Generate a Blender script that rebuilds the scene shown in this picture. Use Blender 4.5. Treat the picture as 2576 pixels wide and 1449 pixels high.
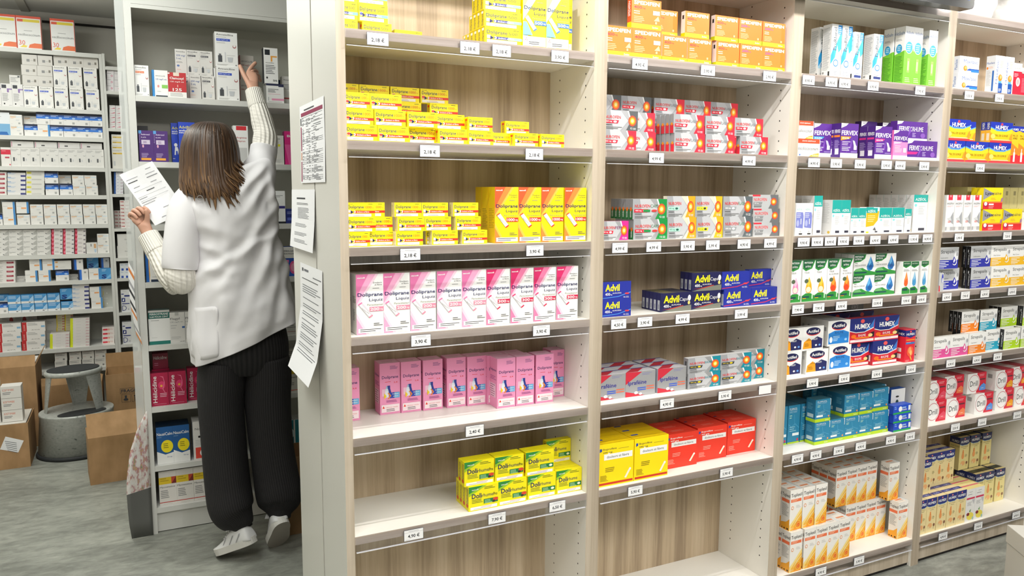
import bpy, bmesh, math, random
from mathutils import Vector, Matrix, Euler, noise
random.seed(7)
sc = bpy.context.scene
for o in list(bpy.data.objects): bpy.data.objects.remove(o)
COL = sc.collection

# ---------------------------------------------------------------- camera
cam = bpy.data.cameras.new('camera'); camo = bpy.data.objects.new('camera', cam); COL.objects.link(camo)
yaw, pitch, roll = .4588, -.1217, .0055
fw = Vector((math.sin(yaw)*math.cos(pitch), math.cos(yaw)*math.cos(pitch), math.sin(pitch)))
r0 = Vector((math.cos(yaw), -math.sin(yaw), 0)); u0 = r0.cross(fw)
cr = r0*math.cos(roll)+u0*math.sin(roll); cu = -r0*math.sin(roll)+u0*math.cos(roll)
camo.matrix_world = Matrix(((cr.x,cu.x,-fw.x,-.5229),(cr.y,cu.y,-fw.y,-2.0365),(cr.z,cu.z,-fw.z,1.5523),(0,0,0,1)))
cam.sensor_width = 36; cam.lens = 1951.4354*36/2576; cam.clip_start = .02; cam.clip_end = 60
sc.camera = camo
# ---------------------------------------------------------------- world, light, exposure
w = bpy.data.worlds.new('room_ambient'); sc.world = w; w.use_nodes = True
w.node_tree.nodes['Background'].inputs[0].default_value = (1,.98,.95,1); w.node_tree.nodes['Background'].inputs[1].default_value = .2
vs = sc.view_settings; vs.view_transform = 'Standard'; vs.look = 'None'; vs.exposure = 0; vs.gamma = 1; vs.use_curve_mapping = False
def lamp(name, kind, loc, energy, col=(1,1,1), rot=(0,0,0), **kw):
    l = bpy.data.lights.new(name, kind); l.energy = energy; l.color = col
    for k, v in kw.items(): setattr(l, k, v)
    o = bpy.data.objects.new(name, l); COL.objects.link(o); o.location = loc; o.rotation_euler = rot
    return o
for X in (.05, .62, 1.22, 1.84, 2.5, 3.1):
    lamp('ceiling_spot', 'SPOT', (X,-.54,2.47), 20, (1,.965,.92), (math.radians(22),0,0), spot_size=math.radians(150), spot_blend=.5, shadow_soft_size=.022)
lamp('shop_panel', 'AREA', (1.6,-2.3,2.70), 92, (1,.985,.96), (0,0,0), shape='RECTANGLE', size=3.2, size_y=1.1)  # unseen area lamp added as general fill over the shop
lamp('shop_panel', 'AREA', (-.9,-1.2,2.70), 92*.25, (1,.985,.96), (0,0,0), shape='RECTANGLE', size=1., size_y=.6)  # smaller unseen fill lamp, added near the passage
lamp('stock_panel', 'AREA', (-.75,.75,2.70), 23, (.97,1,.95), (0,0,0), shape='RECTANGLE', size=.6, size_y=1.2)
lamp('stock_panel', 'AREA', (-1.2,2.7,2.70), 23*.85, (.97,1,.95), (0,0,0), shape='RECTANGLE', size=.6, size_y=1.2)

lamp('suspended_uplight', 'AREA', (-1.3,2.2,2.42), 22, (1,1,.97), (math.pi,0,0), shape='RECTANGLE', size=.2, size_y=1.4)  # unseen upward lamp added to brighten the stockroom ceiling
lamp('suspended_uplight', 'AREA', (.6,-1.6,2.42), 22, (1,.99,.97), (math.pi,0,0), shape='RECTANGLE', size=2.4, size_y=.2)  # second unseen upward lamp, added for bounce off the shop ceiling
# ---------------------------------------------------------------- materials
def lin(h):
    h = h.lstrip('#'); c = [int(h[i:i+2],16)/255 for i in (0,2,4)]
    return tuple(x/12.92 if x <= .04045 else ((x+.055)/1.055)**2.4 for x in c)+(1,)
MC = {}
def mat(name, hexc, rough=.5, metal=0, **kw):
    m = bpy.data.materials.new(name); m.use_nodes = True
    b = m.node_tree.nodes['Principled BSDF']
    b.inputs['Base Color'].default_value = lin(hexc); b.inputs['Roughness'].default_value = rough; b.inputs['Metallic'].default_value = metal
    for k, v in kw.items(): b.inputs[k].default_value = v
    return m
def ink(h):                                    # printed cardboard colour
    if h not in MC:
        MC[h] = mat('ink_'+h, {'C9CACC':'B4B5B8','8E9092':'7E8082'}[h], .42, .5) if h in ('C9CACC','8E9092') else mat('ink_'+h, h, .45)
    return MC[h]
def nd(m, t, **kw):
    n = m.node_tree.nodes.new(t)
    for k, v in kw.items():
        if k in n.inputs: n.inputs[k].default_value = v
        else: setattr(n, k, v)
    return n
def lk(m, a, b): m.node_tree.links.new(a, b)
def ramp(m, fac, stops):
    r = nd(m, 'ShaderNodeValToRGB'); e = r.color_ramp.elements
    while len(e) > 1: e.remove(e[-1])
    e[0].position = stops[0][0]; e[0].color = lin(stops[0][1])
    for p, c in stops[1:]: x = e.new(p); x.color = lin(c)
    lk(m, fac, r.inputs[0]); return r
def coords(m, scale=(1,1,1), kind='Object', rot=(0,0,0)):
    tc = nd(m, 'ShaderNodeTexCoord'); mp = nd(m, 'ShaderNodeMapping')
    mp.inputs['Scale'].default_value = scale; mp.inputs['Rotation'].default_value = rot
    lk(m, tc.outputs[kind], mp.inputs[0]); return mp.outputs[0]
def bump(m, h, s=.2, d=.002):
    b = nd(m, 'ShaderNodeBump', Strength=s, Distance=d); lk(m, h, b.inputs['Height'])
    lk(m, b.outputs[0], m.node_tree.nodes['Principled BSDF'].inputs['Normal'])
def wood(name, a, b, c, vert=True):
    m = mat(name, b, .5)
    co = coords(m, (5.5,5.5,.42) if vert else (.42,5.5,5.5))
    n1 = nd(m, 'ShaderNodeTexNoise', Scale=1.6, Detail=3., Distortion=.5); lk(m, co, n1.inputs['Vector'])
    co2 = coords(m, (1,1,.09) if vert else (.09,1,1))
    wv = nd(m, 'ShaderNodeTexWave', Scale=2.6, Distortion=22., Detail=2.); wv.inputs['Detail Scale'].default_value = .45
    wv.bands_direction = 'X' if vert else 'Z'; lk(m, co2, wv.inputs['Vector'])
    n2 = nd(m, 'ShaderNodeTexNoise', Scale=70., Detail=5., Roughness=.7); lk(m, coords(m, (1,1,.03) if vert else (.035,1,1)), n2.inputs['Vector'])
    mx = nd(m, 'ShaderNodeMix'); mx.data_type = 'FLOAT'; mx.inputs[0].default_value = .3; lk(m, n1.outputs[0], mx.inputs[2]); lk(m, wv.outputs['Fac'], mx.inputs[3])
    mx2 = nd(m, 'ShaderNodeMix'); mx2.data_type = 'FLOAT'; mx2.inputs[0].default_value = .5; lk(m, mx.outputs[0], mx2.inputs[2]); lk(m, n2.outputs[0], mx2.inputs[3])
    r = ramp(m, mx2.outputs[0], [(.34,a),(.5,b),(.64,c)])
    lk(m, r.outputs[0], m.node_tree.nodes['Principled BSDF'].inputs['Base Color'])
    bump(m, n2.outputs[0], .12, .001)
    return m
WOODB = wood('oak_back_board', '9A866D', 'BDA88B', 'CFBCA1')
WOODP = wood('oak_post', 'A29380', 'BAAC98', 'C8BBA9')
WOODE = wood('oak_shelf_edge', '9C8C7E', 'B9AA9C', 'CBBEB2', False)
WHITE = mat('white_melamine', 'EFECE4', .38)
WHITE2 = mat('off_white_lacquer', 'DCDAD2', .35)
GREYB = mat('grey_white_melamine', 'C9CAC4', .45)
DARK = mat('dark_hole', '1A1512', .8)
BLACK = mat('black_plastic', '101214', .25)
PAPER = mat('paper', 'F0F0F2', .6)
CARDB = mat('corrugated_cardboard', 'A8835B', .8)
m = CARDB; n = nd(m, 'ShaderNodeTexNoise', Scale=14., Detail=3.); lk(m, coords(m, (1,1,.5)), n.inputs['Vector'])
lk(m, ramp(m, n.outputs[0], [(.3,'9A7850'),(.7,'B58F66')]).outputs[0], m.node_tree.nodes['Principled BSDF'].inputs['Base Color'])
wvc = nd(m, 'ShaderNodeTexWave', Scale=160.); lk(m, coords(m), wvc.inputs['Vector']); bump(m, wvc.outputs['Fac'], .08, .0006)
# clear acrylic
ACR = bpy.data.materials.new('clear_acrylic'); ACR.use_nodes = True
nt = ACR.node_tree; nt.nodes.clear(); out = nt.nodes.new('ShaderNodeOutputMaterial'); mxs = nt.nodes.new('ShaderNodeMixShader'); fr = nt.nodes.new('ShaderNodeValue'); fr.outputs[0].default_value = .07
tr = nt.nodes.new('ShaderNodeBsdfTransparent'); tr.inputs[0].default_value = (.93,.93,.945,1); gl = nt.nodes.new('ShaderNodeBsdfGlossy'); gl.inputs['Roughness'].default_value = .06
nt.links.new(fr.outputs[0], mxs.inputs[0]); nt.links.new(tr.outputs[0], mxs.inputs[1]); nt.links.new(gl.outputs[0], mxs.inputs[2]); nt.links.new(mxs.outputs[0], out.inputs[0])
# milky translucent plastic (poster sleeve strip)
MILK = bpy.data.materials.new('milky_plastic'); MILK.use_nodes = True
nt = MILK.node_tree; b = nt.nodes['Principled BSDF']; b.inputs['Base Color'].default_value = (.8,.82,.8,1); b.inputs['Roughness'].default_value = .2; b.inputs['Alpha'].default_value = .45
# floor: trowelled grey concrete-look vinyl
FLOOR = mat('grey_concrete_floor', '8F918D', .45)
m = FLOOR; co = coords(m, (1,2.2,1), 'Object', (0,0,.5))
n1 = nd(m, 'ShaderNodeTexNoise', Scale=2.1, Detail=6., Roughness=.6, Distortion=.6); lk(m, co, n1.inputs['Vector'])
n2 = nd(m, 'ShaderNodeTexNoise', Scale=13., Detail=6., Roughness=.65, Distortion=.4); lk(m, co, n2.inputs['Vector'])
mx = nd(m, 'ShaderNodeMix'); mx.data_type = 'FLOAT'; mx.inputs[0].default_value = .45; lk(m, n1.outputs[0], mx.inputs[2]); lk(m, n2.outputs[0], mx.inputs[3])
lk(m, ramp(m, mx.outputs[0], [(.3,'64665F'),(.45,'84867E'),(.56,'9B9D94'),(.7,'B2B2A8')]).outputs[0], m.node_tree.nodes['Principled BSDF'].inputs['Base Color'])
bump(m, n2.outputs[0], .05, .002)
CEIL = mat('ceiling_white', 'D9D8D2', .8)
WALL = mat('wall_paint', 'C6C3BA', .8)

# ---------------------------------------------------------------- mesh helpers
class MB:
    def __init__(s): s.v=[]; s.f=[]; s.m=[]; s.mats=[]; s.uv=None
    def mi(s, m):
        if m not in s.mats: s.mats.append(m)
        return s.mats.index(m)
    def face(s, pts, m):
        i = len(s.v); s.v += [tuple(p) for p in pts]; s.f.append(tuple(range(i,i+len(pts)))); s.m.append(s.mi(m)); return s
    def box(s, a, b, m, top=None, front=None, left=None, bottom=None):
        x0,y0,z0 = a; x1,y1,z1 = b; i = len(s.v)
        s.v += [(x0,y0,z0),(x1,y0,z0),(x1,y1,z0),(x0,y1,z0),(x0,y0,z1),(x1,y0,z1),(x1,y1,z1),(x0,y1,z1)]
        for q, mm in (((0,3,2,1),bottom),((4,5,6,7),top),((0,1,5,4),front),((1,2,6,5),None),((2,3,7,6),None),((3,0,4,7),left)):
            s.f.append(tuple(i+k for k in q)); s.m.append(s.mi(mm or m))
        return s
    def build(s, name, parent=None, smooth=False, bevel=0, loc=None, sub=0):
        me = bpy.data.meshes.new(name); me.from_pydata(s.v, [], s.f)
        for m in s.mats: me.materials.append(m)
        me.polygons.foreach_set('material_index', s.m)
        if smooth: me.polygons.foreach_set('use_smooth', [True]*len(me.polygons))
        me.update()
        o = bpy.data.objects.new(name, me); COL.objects.link(o)
        if parent: o.parent = parent
        if loc: o.location = loc
        if bevel:
            b = o.modifiers.new('bevel','BEVEL'); b.width = bevel; b.segments = 2; b.limit_method = 'ANGLE'
        if sub:
            b = o.modifiers.new('sub','SUBSURF'); b.levels = sub; b.render_levels = sub
        return o
def tag(o, label=None, cat=None, group=None, kind=None):
    for k, v in (('label',label),('category',cat),('group',group),('kind',kind)):
        if v: o[k] = v
    return o
def empty(name, loc=(0,0,0), rz=0):
    o = bpy.data.objects.new(name, None); COL.objects.link(o); o.location = loc; o.rotation_euler = (0,0,rz); o.empty_display_size = .05
    return o
# glyph shapes come from Blender's built-in font, flattened to mesh
TX = {}
def glyphs(s, bold=0):
    if 'M' in s and s != 'HUMEX': bold = 0         # heavy offsets break this glyph
    if (s,bold) not in TX:
        c = bpy.data.curves.new('tmp','FONT'); c.body = s; c.resolution_u = 2; c.offset = bold
        o = bpy.data.objects.new('tmp', c); COL.objects.link(o); dg = bpy.context.evaluated_depsgraph_get()
        me = bpy.data.meshes.new_from_object(o.evaluated_get(dg)); bpy.data.objects.remove(o); bpy.data.curves.remove(c)
        V = [v.co.copy() for v in me.vertices]; F = [tuple(p.vertices) for p in me.polygons]; bpy.data.meshes.remove(me)
        if V:
            x0 = min(v.x for v in V); x1 = max(v.x for v in V); y0 = min(v.y for v in V); y1 = max(v.y for v in V)
            V = [((v.x-x0)/(x1-x0), (v.y-y0)/(y1-y0)) for v in V]
        TX[(s,bold)] = (V, F)
    return TX[(s,bold)]
LAY = .00009
def paint(mb, ops, face, W, H, D):
    """print flat artwork a hair above one face of a W x D x H carton standing on z=0, front at y=0"""
    n = 1
    def P(u, v, e):
        if face == 'f': return (u*W, -e, v*H)
        if face == 'l': return (-e, D*(1-u), v*H)
        if face == 'r': return (W+e, D*u, v*H)
        return (u*W, v*D, H+e)
    for op in ops:
        k = op[0]; e = n*LAY; n += 1
        if k == 'r': mb.face([P(x,y,e) for x,y in ((op[1],op[2]),(op[3],op[2]),(op[3],op[4]),(op[1],op[4]))], ink(op[5]))
        elif k == 'e':
            mb.face([P(op[1]+op[3]*math.cos(t*math.pi/12), op[2]+op[4]*math.sin(t*math.pi/12), e) for t in range(24)], ink(op[5]))
        elif k == 'p': mb.face([P(op[2+i],op[3+i],e) for i in range(0,len(op)-2,2)], ink(op[1]))
        elif k == 'l':
            x, y, ww, cnt, dy, c = op[1:]
            rr = random.Random(int(x*1000+y*77))
            for i in range(cnt):
                q = ww*(.62+.38*rr.random()); yy = y-i*dy
                mb.face([P(a,b2,e) for a,b2 in ((x,yy),(x+q,yy),(x+q,yy+dy*.38),(x,yy+dy*.38))], ink(c))
        elif k == 't':
            s, x, y, ww, h, c = op[1:7]; rot = op[7] if len(op) > 7 else 0; bold = op[8] if len(op) > 8 else .012
            V, F = glyphs(s, bold); i0 = len(mb.v); mi = mb.mi(ink(c))
            for a, b2 in V:
                if rot == 90: u, v = x+(1-b2)*ww, y+a*h
                elif rot == -90: u, v = x+b2*ww, y+(1-a)*h
                elif rot: u, v = x+a*ww+b2*h*.0, y+b2*h+a*rot
                else: u, v = x+a*ww, y+b2*h
                mb.v.append(P(u,v,e))
            for f in F: mb.f.append(tuple(i0+k2 for k2 in f)); mb.m.append(mi)
DES = {}
def des(name, look, base, ops, L=None, T=None, lops=(), tops=(), R=None, kind='medicine_box'):
    DES[name] = (look, base, ops, L, T, lops, tops, kind)
def carton_mesh(name):
    look, base, ops, L, T, lops, tops, kind = DES[name]; W, H, D = DIM[name]
    mb = MB(); i = ink(base)
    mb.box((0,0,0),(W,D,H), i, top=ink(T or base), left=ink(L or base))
    paint(mb, ops, 'f', W, H, D)
    if lops: paint(mb, lops, 'l', W, H, D)
    if tops: paint(mb, tops, 't', W, H, D)
    me = bpy.data.meshes.new(kind); me.from_pydata(mb.v, [], mb.f)
    for m in mb.mats: me.materials.append(m)
    me.polygons.foreach_set('material_index', mb.m); me.update(); return me
# ---------------------------------------------------------------- carton artwork
# colours
W_='F4F4F2'; NV='1B1F5E'; YE='FFEE00'; RD='E8331C'; GY='8C8C8C'; LG='C9C9C7'; BK='1C1C1C'; OR='F58A1F'
t=lambda s,x,y,w,h,c,rot=0,b=.012:('t',s,x,y,w,h,c,rot,b)
r=lambda x0,y0,x1,y1,c:('r',x0,y0,x1,y1,c)
p=lambda c,*a:('p',c)+a
e=lambda x,y,rx,ry,c:('e',x,y,rx,ry,c)
l=lambda x,y,w,n,dy,c:('l',x,y,w,n,dy,c)
def doli(num, s1, s2, extra, sub='gélules', pill='E0442A'):
    return [t('sanofi',.05,.86,.17,.07,'6B6B20',0,0), l(.76,.88,.2,1,.07,BK), t('Doliprane',.05,.54,.55,.27,NV), t(num,.64,.6,.24,.17,extra,0,.005), t('mg',.9,.6,.05,.07,extra,0,0),
      l(.33,.49,.3,1,.05,'7A8A30'), r(.25,.29,1,.45,s1), r(.62,.29,1,.45,s2), t('douleurs et fièvre',.35,.32,.44,.10,W_), r(.05,.3,.15,.52,'F3B9A8'), e(.1,.42,.05,.07,pill), p(NV,.14,.24,.24,.36,.14,.48), p(W_,.24,.29,.28,.37,.24,.45,.29,.45,.32,.37,.29,.29),
      r(.05,.05,.86,.24,W_), l(.3,.17,.35,1,.05,'D9776A'), l(.22,.09,.5,1,.05,'555555')]
end=[r(.2,.1,.8,.9,'F3D21A'),t('Doliprane',.35,.15,.3,.6,NV,90),r(.25,.72,.75,.86,RD)]
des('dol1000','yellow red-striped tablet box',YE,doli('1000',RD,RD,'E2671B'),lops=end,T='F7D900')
des('dol1000e','yellow red-striped effervescent box',YE,doli('1000',RD,RD,'E2671B',pill='F2F2F2'),lops=end,T='F7D900')
des('dol1000t','yellow white-ended tablet box',YE,doli('1000',RD,RD,'E2671B',pill='F2E5E0'),L='E9E3C8',lops=[l(.2,.8,.3,9,.08,'8F8A6E')],T='F7D900')
des('dol500g','yellow blue-striped tablet box',YE,doli('500','2B2F8F','7FB9E6','6B6B30',pill='4A5AB0'),lops=end)
des('dol500e','wide yellow blue-striped box',YE,doli('500','2B2F8F','8FC4EA','6B6B30',pill='F0F0F0'),L='EBD30F',lops=[t('Doliprane',.3,.1,.45,.7,NV,90),r(.25,.8,.75,.95,W_)])
def liq(num, c1, c2, c3, base, band, dark='F4F4F2', foot=True):
    o=[p(c1,0,1,0,.62,.45,1),p(c2,0,.62,0,.5,.72,1,.45,1),p(c3,0,.5,0,.44,.82,1,.72,1),p(c2,0,.0,0,.28,.35,.0),p(c3,0,.28,0,.36,.45,.0,.35,.0),
      t('sanofi',.04,.93,.28,.025,W_,0,.03),t('Douleurs',.62,.845,.33,.025,'444444',0,0),t('et fièvre',.68,.81,.27,.025,'444444',0,0),l(.6,.76,.36,1,.02,'888888'),
      t('Doliprane',.05,.615,.92,.078,NV),t('Liquiz',.47,.535,.5,.062,NV,0,0),t('Paracétamol',.4,.477,.56,.03,'8A8F70',0,0),r(.48,.38,1,.455,band),t(num,.5,.39,.34,.052,W_,0,.02),t('mg',.87,.39,.1,.03,W_),
      p('DCD6DE',.06,.505,.19,.545,.6,.31,.47,.27),p(c1,.06,.505,.19,.545,.22,.527,.09,.488),p(W_,.11,.49,.17,.505,.53,.318,.46,.295),p(band,.44,.287,.47,.27,.6,.31,.57,.328),t('Doliprane',.2,.42,.25,.03,'777777',-.09,0),l(.62,.17,.33,2,.03,'555555')]
    if foot: o+=[r(.05,.025,.97,.1,W_),l(.12,.075,.8,2,.03,'444444')]
    else: o+=[r(.05,.02,.97,.18,W_),t('SURDOSAGE = DANGER',.24,.12,.68,.02,RD,0,0),p(RD,.08,.11,.2,.11,.14,.16),p(W_,.105,.117,.175,.117,.14,.146),l(.25,.08,.55,2,.03,'333333')]
    return o
des('liq1000','tall yellow orange-rayed sachet box',YE,liq('1000','EE5A2A','F58A3A','FBC04A',YE,'E23A22'),L='F3CE00',lops=[l(.1,.6,.8,12,.03,'B79A10')],kind='sachet_box')
des('liq500','tall yellow blue-rayed sachet box',YE,liq('500','F4F080','DFF0C0','BFE6EA',YE,'3C74C4',foot=False)+[p('7FCBE8',0,.42,0,.2,.4,.2,.15,.42),e(.15,.97,.14,.04,'7FD0E8')],kind='sachet_box')
des('liq200','tall white sachet box pink-rayed',W_,liq('200','E277AB','EFA9CB','F6D3E2',W_,'EF8FA8'),L='E6E3E0',T='C9BCAF',lops=[l(.2,.62,.7,6,.02,BK),l(.2,.4,.5,8,.025,'777777')],tops=[r(.05,.3,.95,.6,'B9AAA0'),l(.1,.5,.6,1,.1,'8A6F70')],kind='sachet_box')
des('liq300','tall white sachet box crimson-rayed',W_,liq('300','DB2A6B','EE7FA9','F6C6D8',W_,'D5234F'),L='E6E3E0',T='CFC6BB',tops=[r(.05,.3,.95,.6,'C0B2A8')],kind='sachet_box')
PK='F29BC4'
des('pink','pink children syrup box',PK,[t('Doliprane',.1,.68,.8,.075,NV),l(.5,.93,.4,3,.025,'8A5A90'),l(.25,.63,.4,1,.02,RD),t('2,4',.68,.6,.18,.03,RD),p('27368F',.3,.42,.36,.56,.5,.56,.5,.5,.55,.42),r(.1,.36,.26,.5,'F4C6DD'),e(.33,.45,.08,.07,'DDE6F0'),r(.25,.33,.42,.46,'E8EEF5'),r(.3,.5,.37,.55,'9FC6E0'),p('2A47B0',.45,.31,.96,.31,.96,.42,.45,.42),r(.7,.31,.96,.42,'6FB6E4'),t('douleurs',.6,.38,.3,.025,W_),t('et fièvre',.64,.335,.25,.025,W_),p('F5D21A',.2,.3,.32,.36,.2,.42),p('E8862A',.36,.3,.48,.36,.36,.42,.43,.42,.55,.36,.43,.3),l(.3,.26,.62,2,.025,'9A4E90'),r(.06,.04,.94,.19,'FBE9EE'),p(RD,.1,.12,.22,.12,.16,.17),t('SURDOSAGE = DANGER',.26,.125,.6,.018,'E07A6A',0,0),l(.3,.09,.5,2,.03,'555555')],
    T='EDB6D2',lops=[t('Doliprane',.08,.72,.8,.06,NV),l(.1,.62,.8,3,.03,'9A4E90'),r(.08,.2,.8,.48,'F7D5E4'),l(.12,.44,.6,6,.045,'AA7090')],tops=[r(.1,.2,.9,.5,'F3C6DC'),l(.2,.4,.6,1,.12,'B05A90')],kind='syrup_box')
def dolr(pro): return [p('2F8A3A',0,1,0,.72,.5,1),p('9DC828',0,.72,0,.6,.62,1,.5,1),t('sanofi',.1,.84,.22,.06,W_),l(.52,.9,.42,2,.06,'55651A'),t('Doli',.1,.5,.33,.2,'16245E',0,.02),t('rhume',.44,.52,.38,.14,'16245E',0,0)]+([t('Pro',.83,.52,.13,.12,BK)] if pro else [])+[l(.1,.44,.4,3,.06,'7A8530'),r(.5,.24,.98,.42,'1D7A3E'),l(.53,.36,.3,3,.055,'BFE0B0')]+([e(.9,.36,.09,.07,'D8442A'),e(.84,.28,.05,.05,'333333')] if pro else [e(.88,.33,.06,.05,'F0F4E0')])+[r(.05,.04,.95,.16,W_),l(.4,.12,.4,1,.04,'D77A70'),l(.15,.07,.7,1,.04,'9A9A9A')]
side=[r(.1,.1,.9,.9,'E7D40A'),t('Dolirhume',.3,.3,.4,.6,'16245E',90),e(.5,.2,.3,.08,'D8442A')]
des('dolpro','yellow-green cold box red capsule','F6E70C',dolr(True),lops=side,T='EFE008'); des('dolrh','yellow-green cold box green capsule','F6E70C',dolr(False),lops=side,T='EFE008')
def sped(num,col,g): return [t('SPEDIFEN',.08,.8,.86,.13,W_,0,.03),t(num,.08,.66,.27,.1,col),t('mg',.37,.66,.09,.05,col,0,0),l(.08,.56,.3,2,.07,'FFE3C0'),l(.08,.38,.42,4,.055,'FBC68A'),r(.8,.2,.86,.28,'FBC68A')]+([r(0,0,1,.16,g),t('Zambon',.7,.05,.2,.06,W_,0,0)])
for n_,lk_,num,col,g in(('spedl','large orange painkiller box','400','B02A3A','D8E000'),('sped4','orange painkiller box dark-red number','400','B02A3A','C8D800'),('sped2','orange painkiller box violet number','200','7A3AA0','B9D400')):
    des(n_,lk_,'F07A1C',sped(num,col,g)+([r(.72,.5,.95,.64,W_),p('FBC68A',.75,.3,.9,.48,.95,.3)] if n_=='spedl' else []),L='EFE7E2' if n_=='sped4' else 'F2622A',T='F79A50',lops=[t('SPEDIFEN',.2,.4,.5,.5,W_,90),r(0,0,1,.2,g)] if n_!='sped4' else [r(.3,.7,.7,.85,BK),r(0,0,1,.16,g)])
def nuro(corner,word,wc,badge,bc,cor2=None):
    return [p('9C9EA2',0,0,.55,0,.75,.5,.5,1,0,1),p('BCBEC1',.2,1,.5,1,.72,.5,.5,.0,.3,.0),p(corner,.72,1,1,1,1,0,.66,0,.8,.5),p(W_,.69,1,.73,1,.82,.5,.78,.5),
      e(.84,.5,.115,.27,'E8462A'),e(.84,.5,.09,.21,'F57A1A'),e(.84,.5,.065,.15,'FFB81E'),e(.84,.5,.04,.09,'FFF0A0'),t('NUROFEN',.06,.58,.44,.15,'E03A3A',0,.005)]+([t(word,.51,.58,.24,.15,wc,0,0)] if word else [])+[p(badge,.04,.34,.42,.34,.45,.5,.04,.5),t('400 mg',.07,.38,.18,.08,bc),e(.34,.42,.05,.05,bc),l(.06,.25,.28,1,.06,'333333'),l(.06,.14,.5,2,.07,'777777'),t('12',.78,.07,.06,.09,W_),l(.86,.12,.1,2,.06,W_)]
SV='C9CACC'
sd=[r(0,0,1,.45,'D8283A'),r(0,.45,1,1,'9A9C9E'),e(.5,.48,.3,.08,'F0901E')]
des('nuro','silver red-cornered painkiller box',SV,nuro('E0243C','',W_,'E0243C',W_),T='E8E8E8',lops=sd)
des('nurok','silver black-cornered painkiller box',SV,nuro('55585A','',W_,'E0243C',W_),T='E0E0E0',L='8E9092')
des('nurofl','silver red-cornered fast painkiller box',SV,nuro('E0243C','FLASH','8A8F94','E0243C',W_),T='E8E8E8',lops=sd)
des('nurofem','silver magenta-cornered painkiller box',SV,nuro('D8288C','FEM','8A3A70','E0243C',W_),T='B02878')
des('nurocap','silver green-cornered capsule box',SV,nuro('108A3C','CAPS','5A8A6A','E0243C',W_)+[r(.3,.36,.5,.48,'1E8A4A'),e(.62,.42,.08,.06,'D83A3A')],T='E2E2E0',lops=[r(0,0,1,.5,'0F6A30'),r(0,.5,1,1,'8F9092'),e(.5,.5,.3,.1,'E0762A'),t('NUROFEN',.3,.1,.35,.3,W_,90)])
des('nuroau','silver gold-cornered mint tablet box','D9D3BE',nuro('D9A21A','','' or W_,'A8DCC8','2A5A50'),T='DCC890')
des('nuroye','silver gold-cornered lemon tablet box','D9D3BE',nuro('D9B01A','',W_,'F2EC30','333333'),T='DCC890')
des('nurogr','silver grey-cornered fast tablet box',SV,nuro('5A6266','FLASH','6A9A80','9A9EA0',W_),T='D8D8D8')
des('nurosm','small silver grey-cornered tablet box',SV,[r(0,0,1,1,'B4B6B8'),r(.0,.88,.3,1,'D83040'),t('NUROFEN',.05,.55,.5,.22,'E03A3A',0,.01),p('6A6C6E',.68,1,1,1,1,0,.62,0,.75,.5),e(.82,.5,.115,.27,'E8462A'),e(.82,.5,.08,.18,'FFA81E'),e(.82,.5,.04,.09,'FFF0A0'),p('8A8C8E',.04,.3,.35,.3,.38,.48,.04,.48),t('200 mg',.07,.34,.16,.09,W_),l(.05,.2,.4,2,.08,'55585A')],T='D4D4D2',L='D8D8D6',lops=[r(.25,.6,.75,.85,'55585A')])
des('nurorh','silver teal-cornered cold tablet box',SV,nuro('12889A','RHUME','3A8A98','3A3E42','F0D020'),T='E0E0E0',lops=[r(.3,.55,.7,.8,'55585A')])
def adv(c,caps): return [t('Advil',.1,.46,.5,.4,'F8EE10',0,.03),t('400',.1,.22,.17,.16,W_),t('mg',.28,.22,.06,.07,W_),t('IBUPROFÈNE',.36,.31,.3,.09,W_,0,0)]+([t('Caps',.61,.48,.27,.24,'E8E8E8',0,0),p('7A7C70',0,0,1,0,1,.3,.72,.25,.3,.12),p('C04030',.05,.12,.4,.14,.75,.27,.72,.3,.36,.18),e(.92,.42,.04,.1,'E8D27A'),e(.93,.68,.05,.16,'F0F0F0')] if caps else [p(c,0,.06,.55,.12,.99,.34,.99,.4,.55,.17,0,.1),e(.86,.3,.08,.05,'D8404A'),t('16',.74,.06,.06,.09,W_,0,0),l(.82,.12,.14,2,.06,'C8C8E0')])
des('advil','blue painkiller box red swoosh','22309C',adv('C8305A',False),T='2A3690',L='3048B8',lops=[r(.1,.1,.9,.75,'C8CCDC')])
des('advilb','blue painkiller box blue swoosh','22309C',adv('4A8AE0',False),T='2A2A38')
des('advilcap','navy capsule box grey swoosh','1B1C4E',adv('',True),T='3A3A44',L='20225A',lops=[r(.2,.08,.8,.62,'B4B8C0'),r(.35,.15,.65,.4,'8A8E98')],tops=[l(.1,.5,.5,2,.2,'C8B840')])
des('ipra','silver crimson-banded painkiller box','C9CACC',[p('C8283C',0,1,0,.5,.55,.98),p('C8283C',0,0,0,.22,.65,0),t('Ipraféine',.08,.42,.62,.22,'2A2A8A'),l(.55,.9,.4,2,.06,'8A8AB0'),r(.4,.3,.68,.34,'3A5AC8'),r(.4,.22,.68,.26,'3A5AC8'),r(.7,.34,.96,.38,'E86A4A'),r(.7,.24,.96,.28,'E86A4A'),e(.35,.14,.06,.06,'F4F4F4'),e(.5,.08,.05,.05,'F4E8E8')],T='C4C4CA',tops=[p('B82A3C',0,0,.4,0,.9,1,.5,1),r(.0,.85,1,1,'5A5E9A')],L='B8BCC8',lops=[t('Ipraféine',.2,.2,.5,.7,'2A2A8A',90)])
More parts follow.
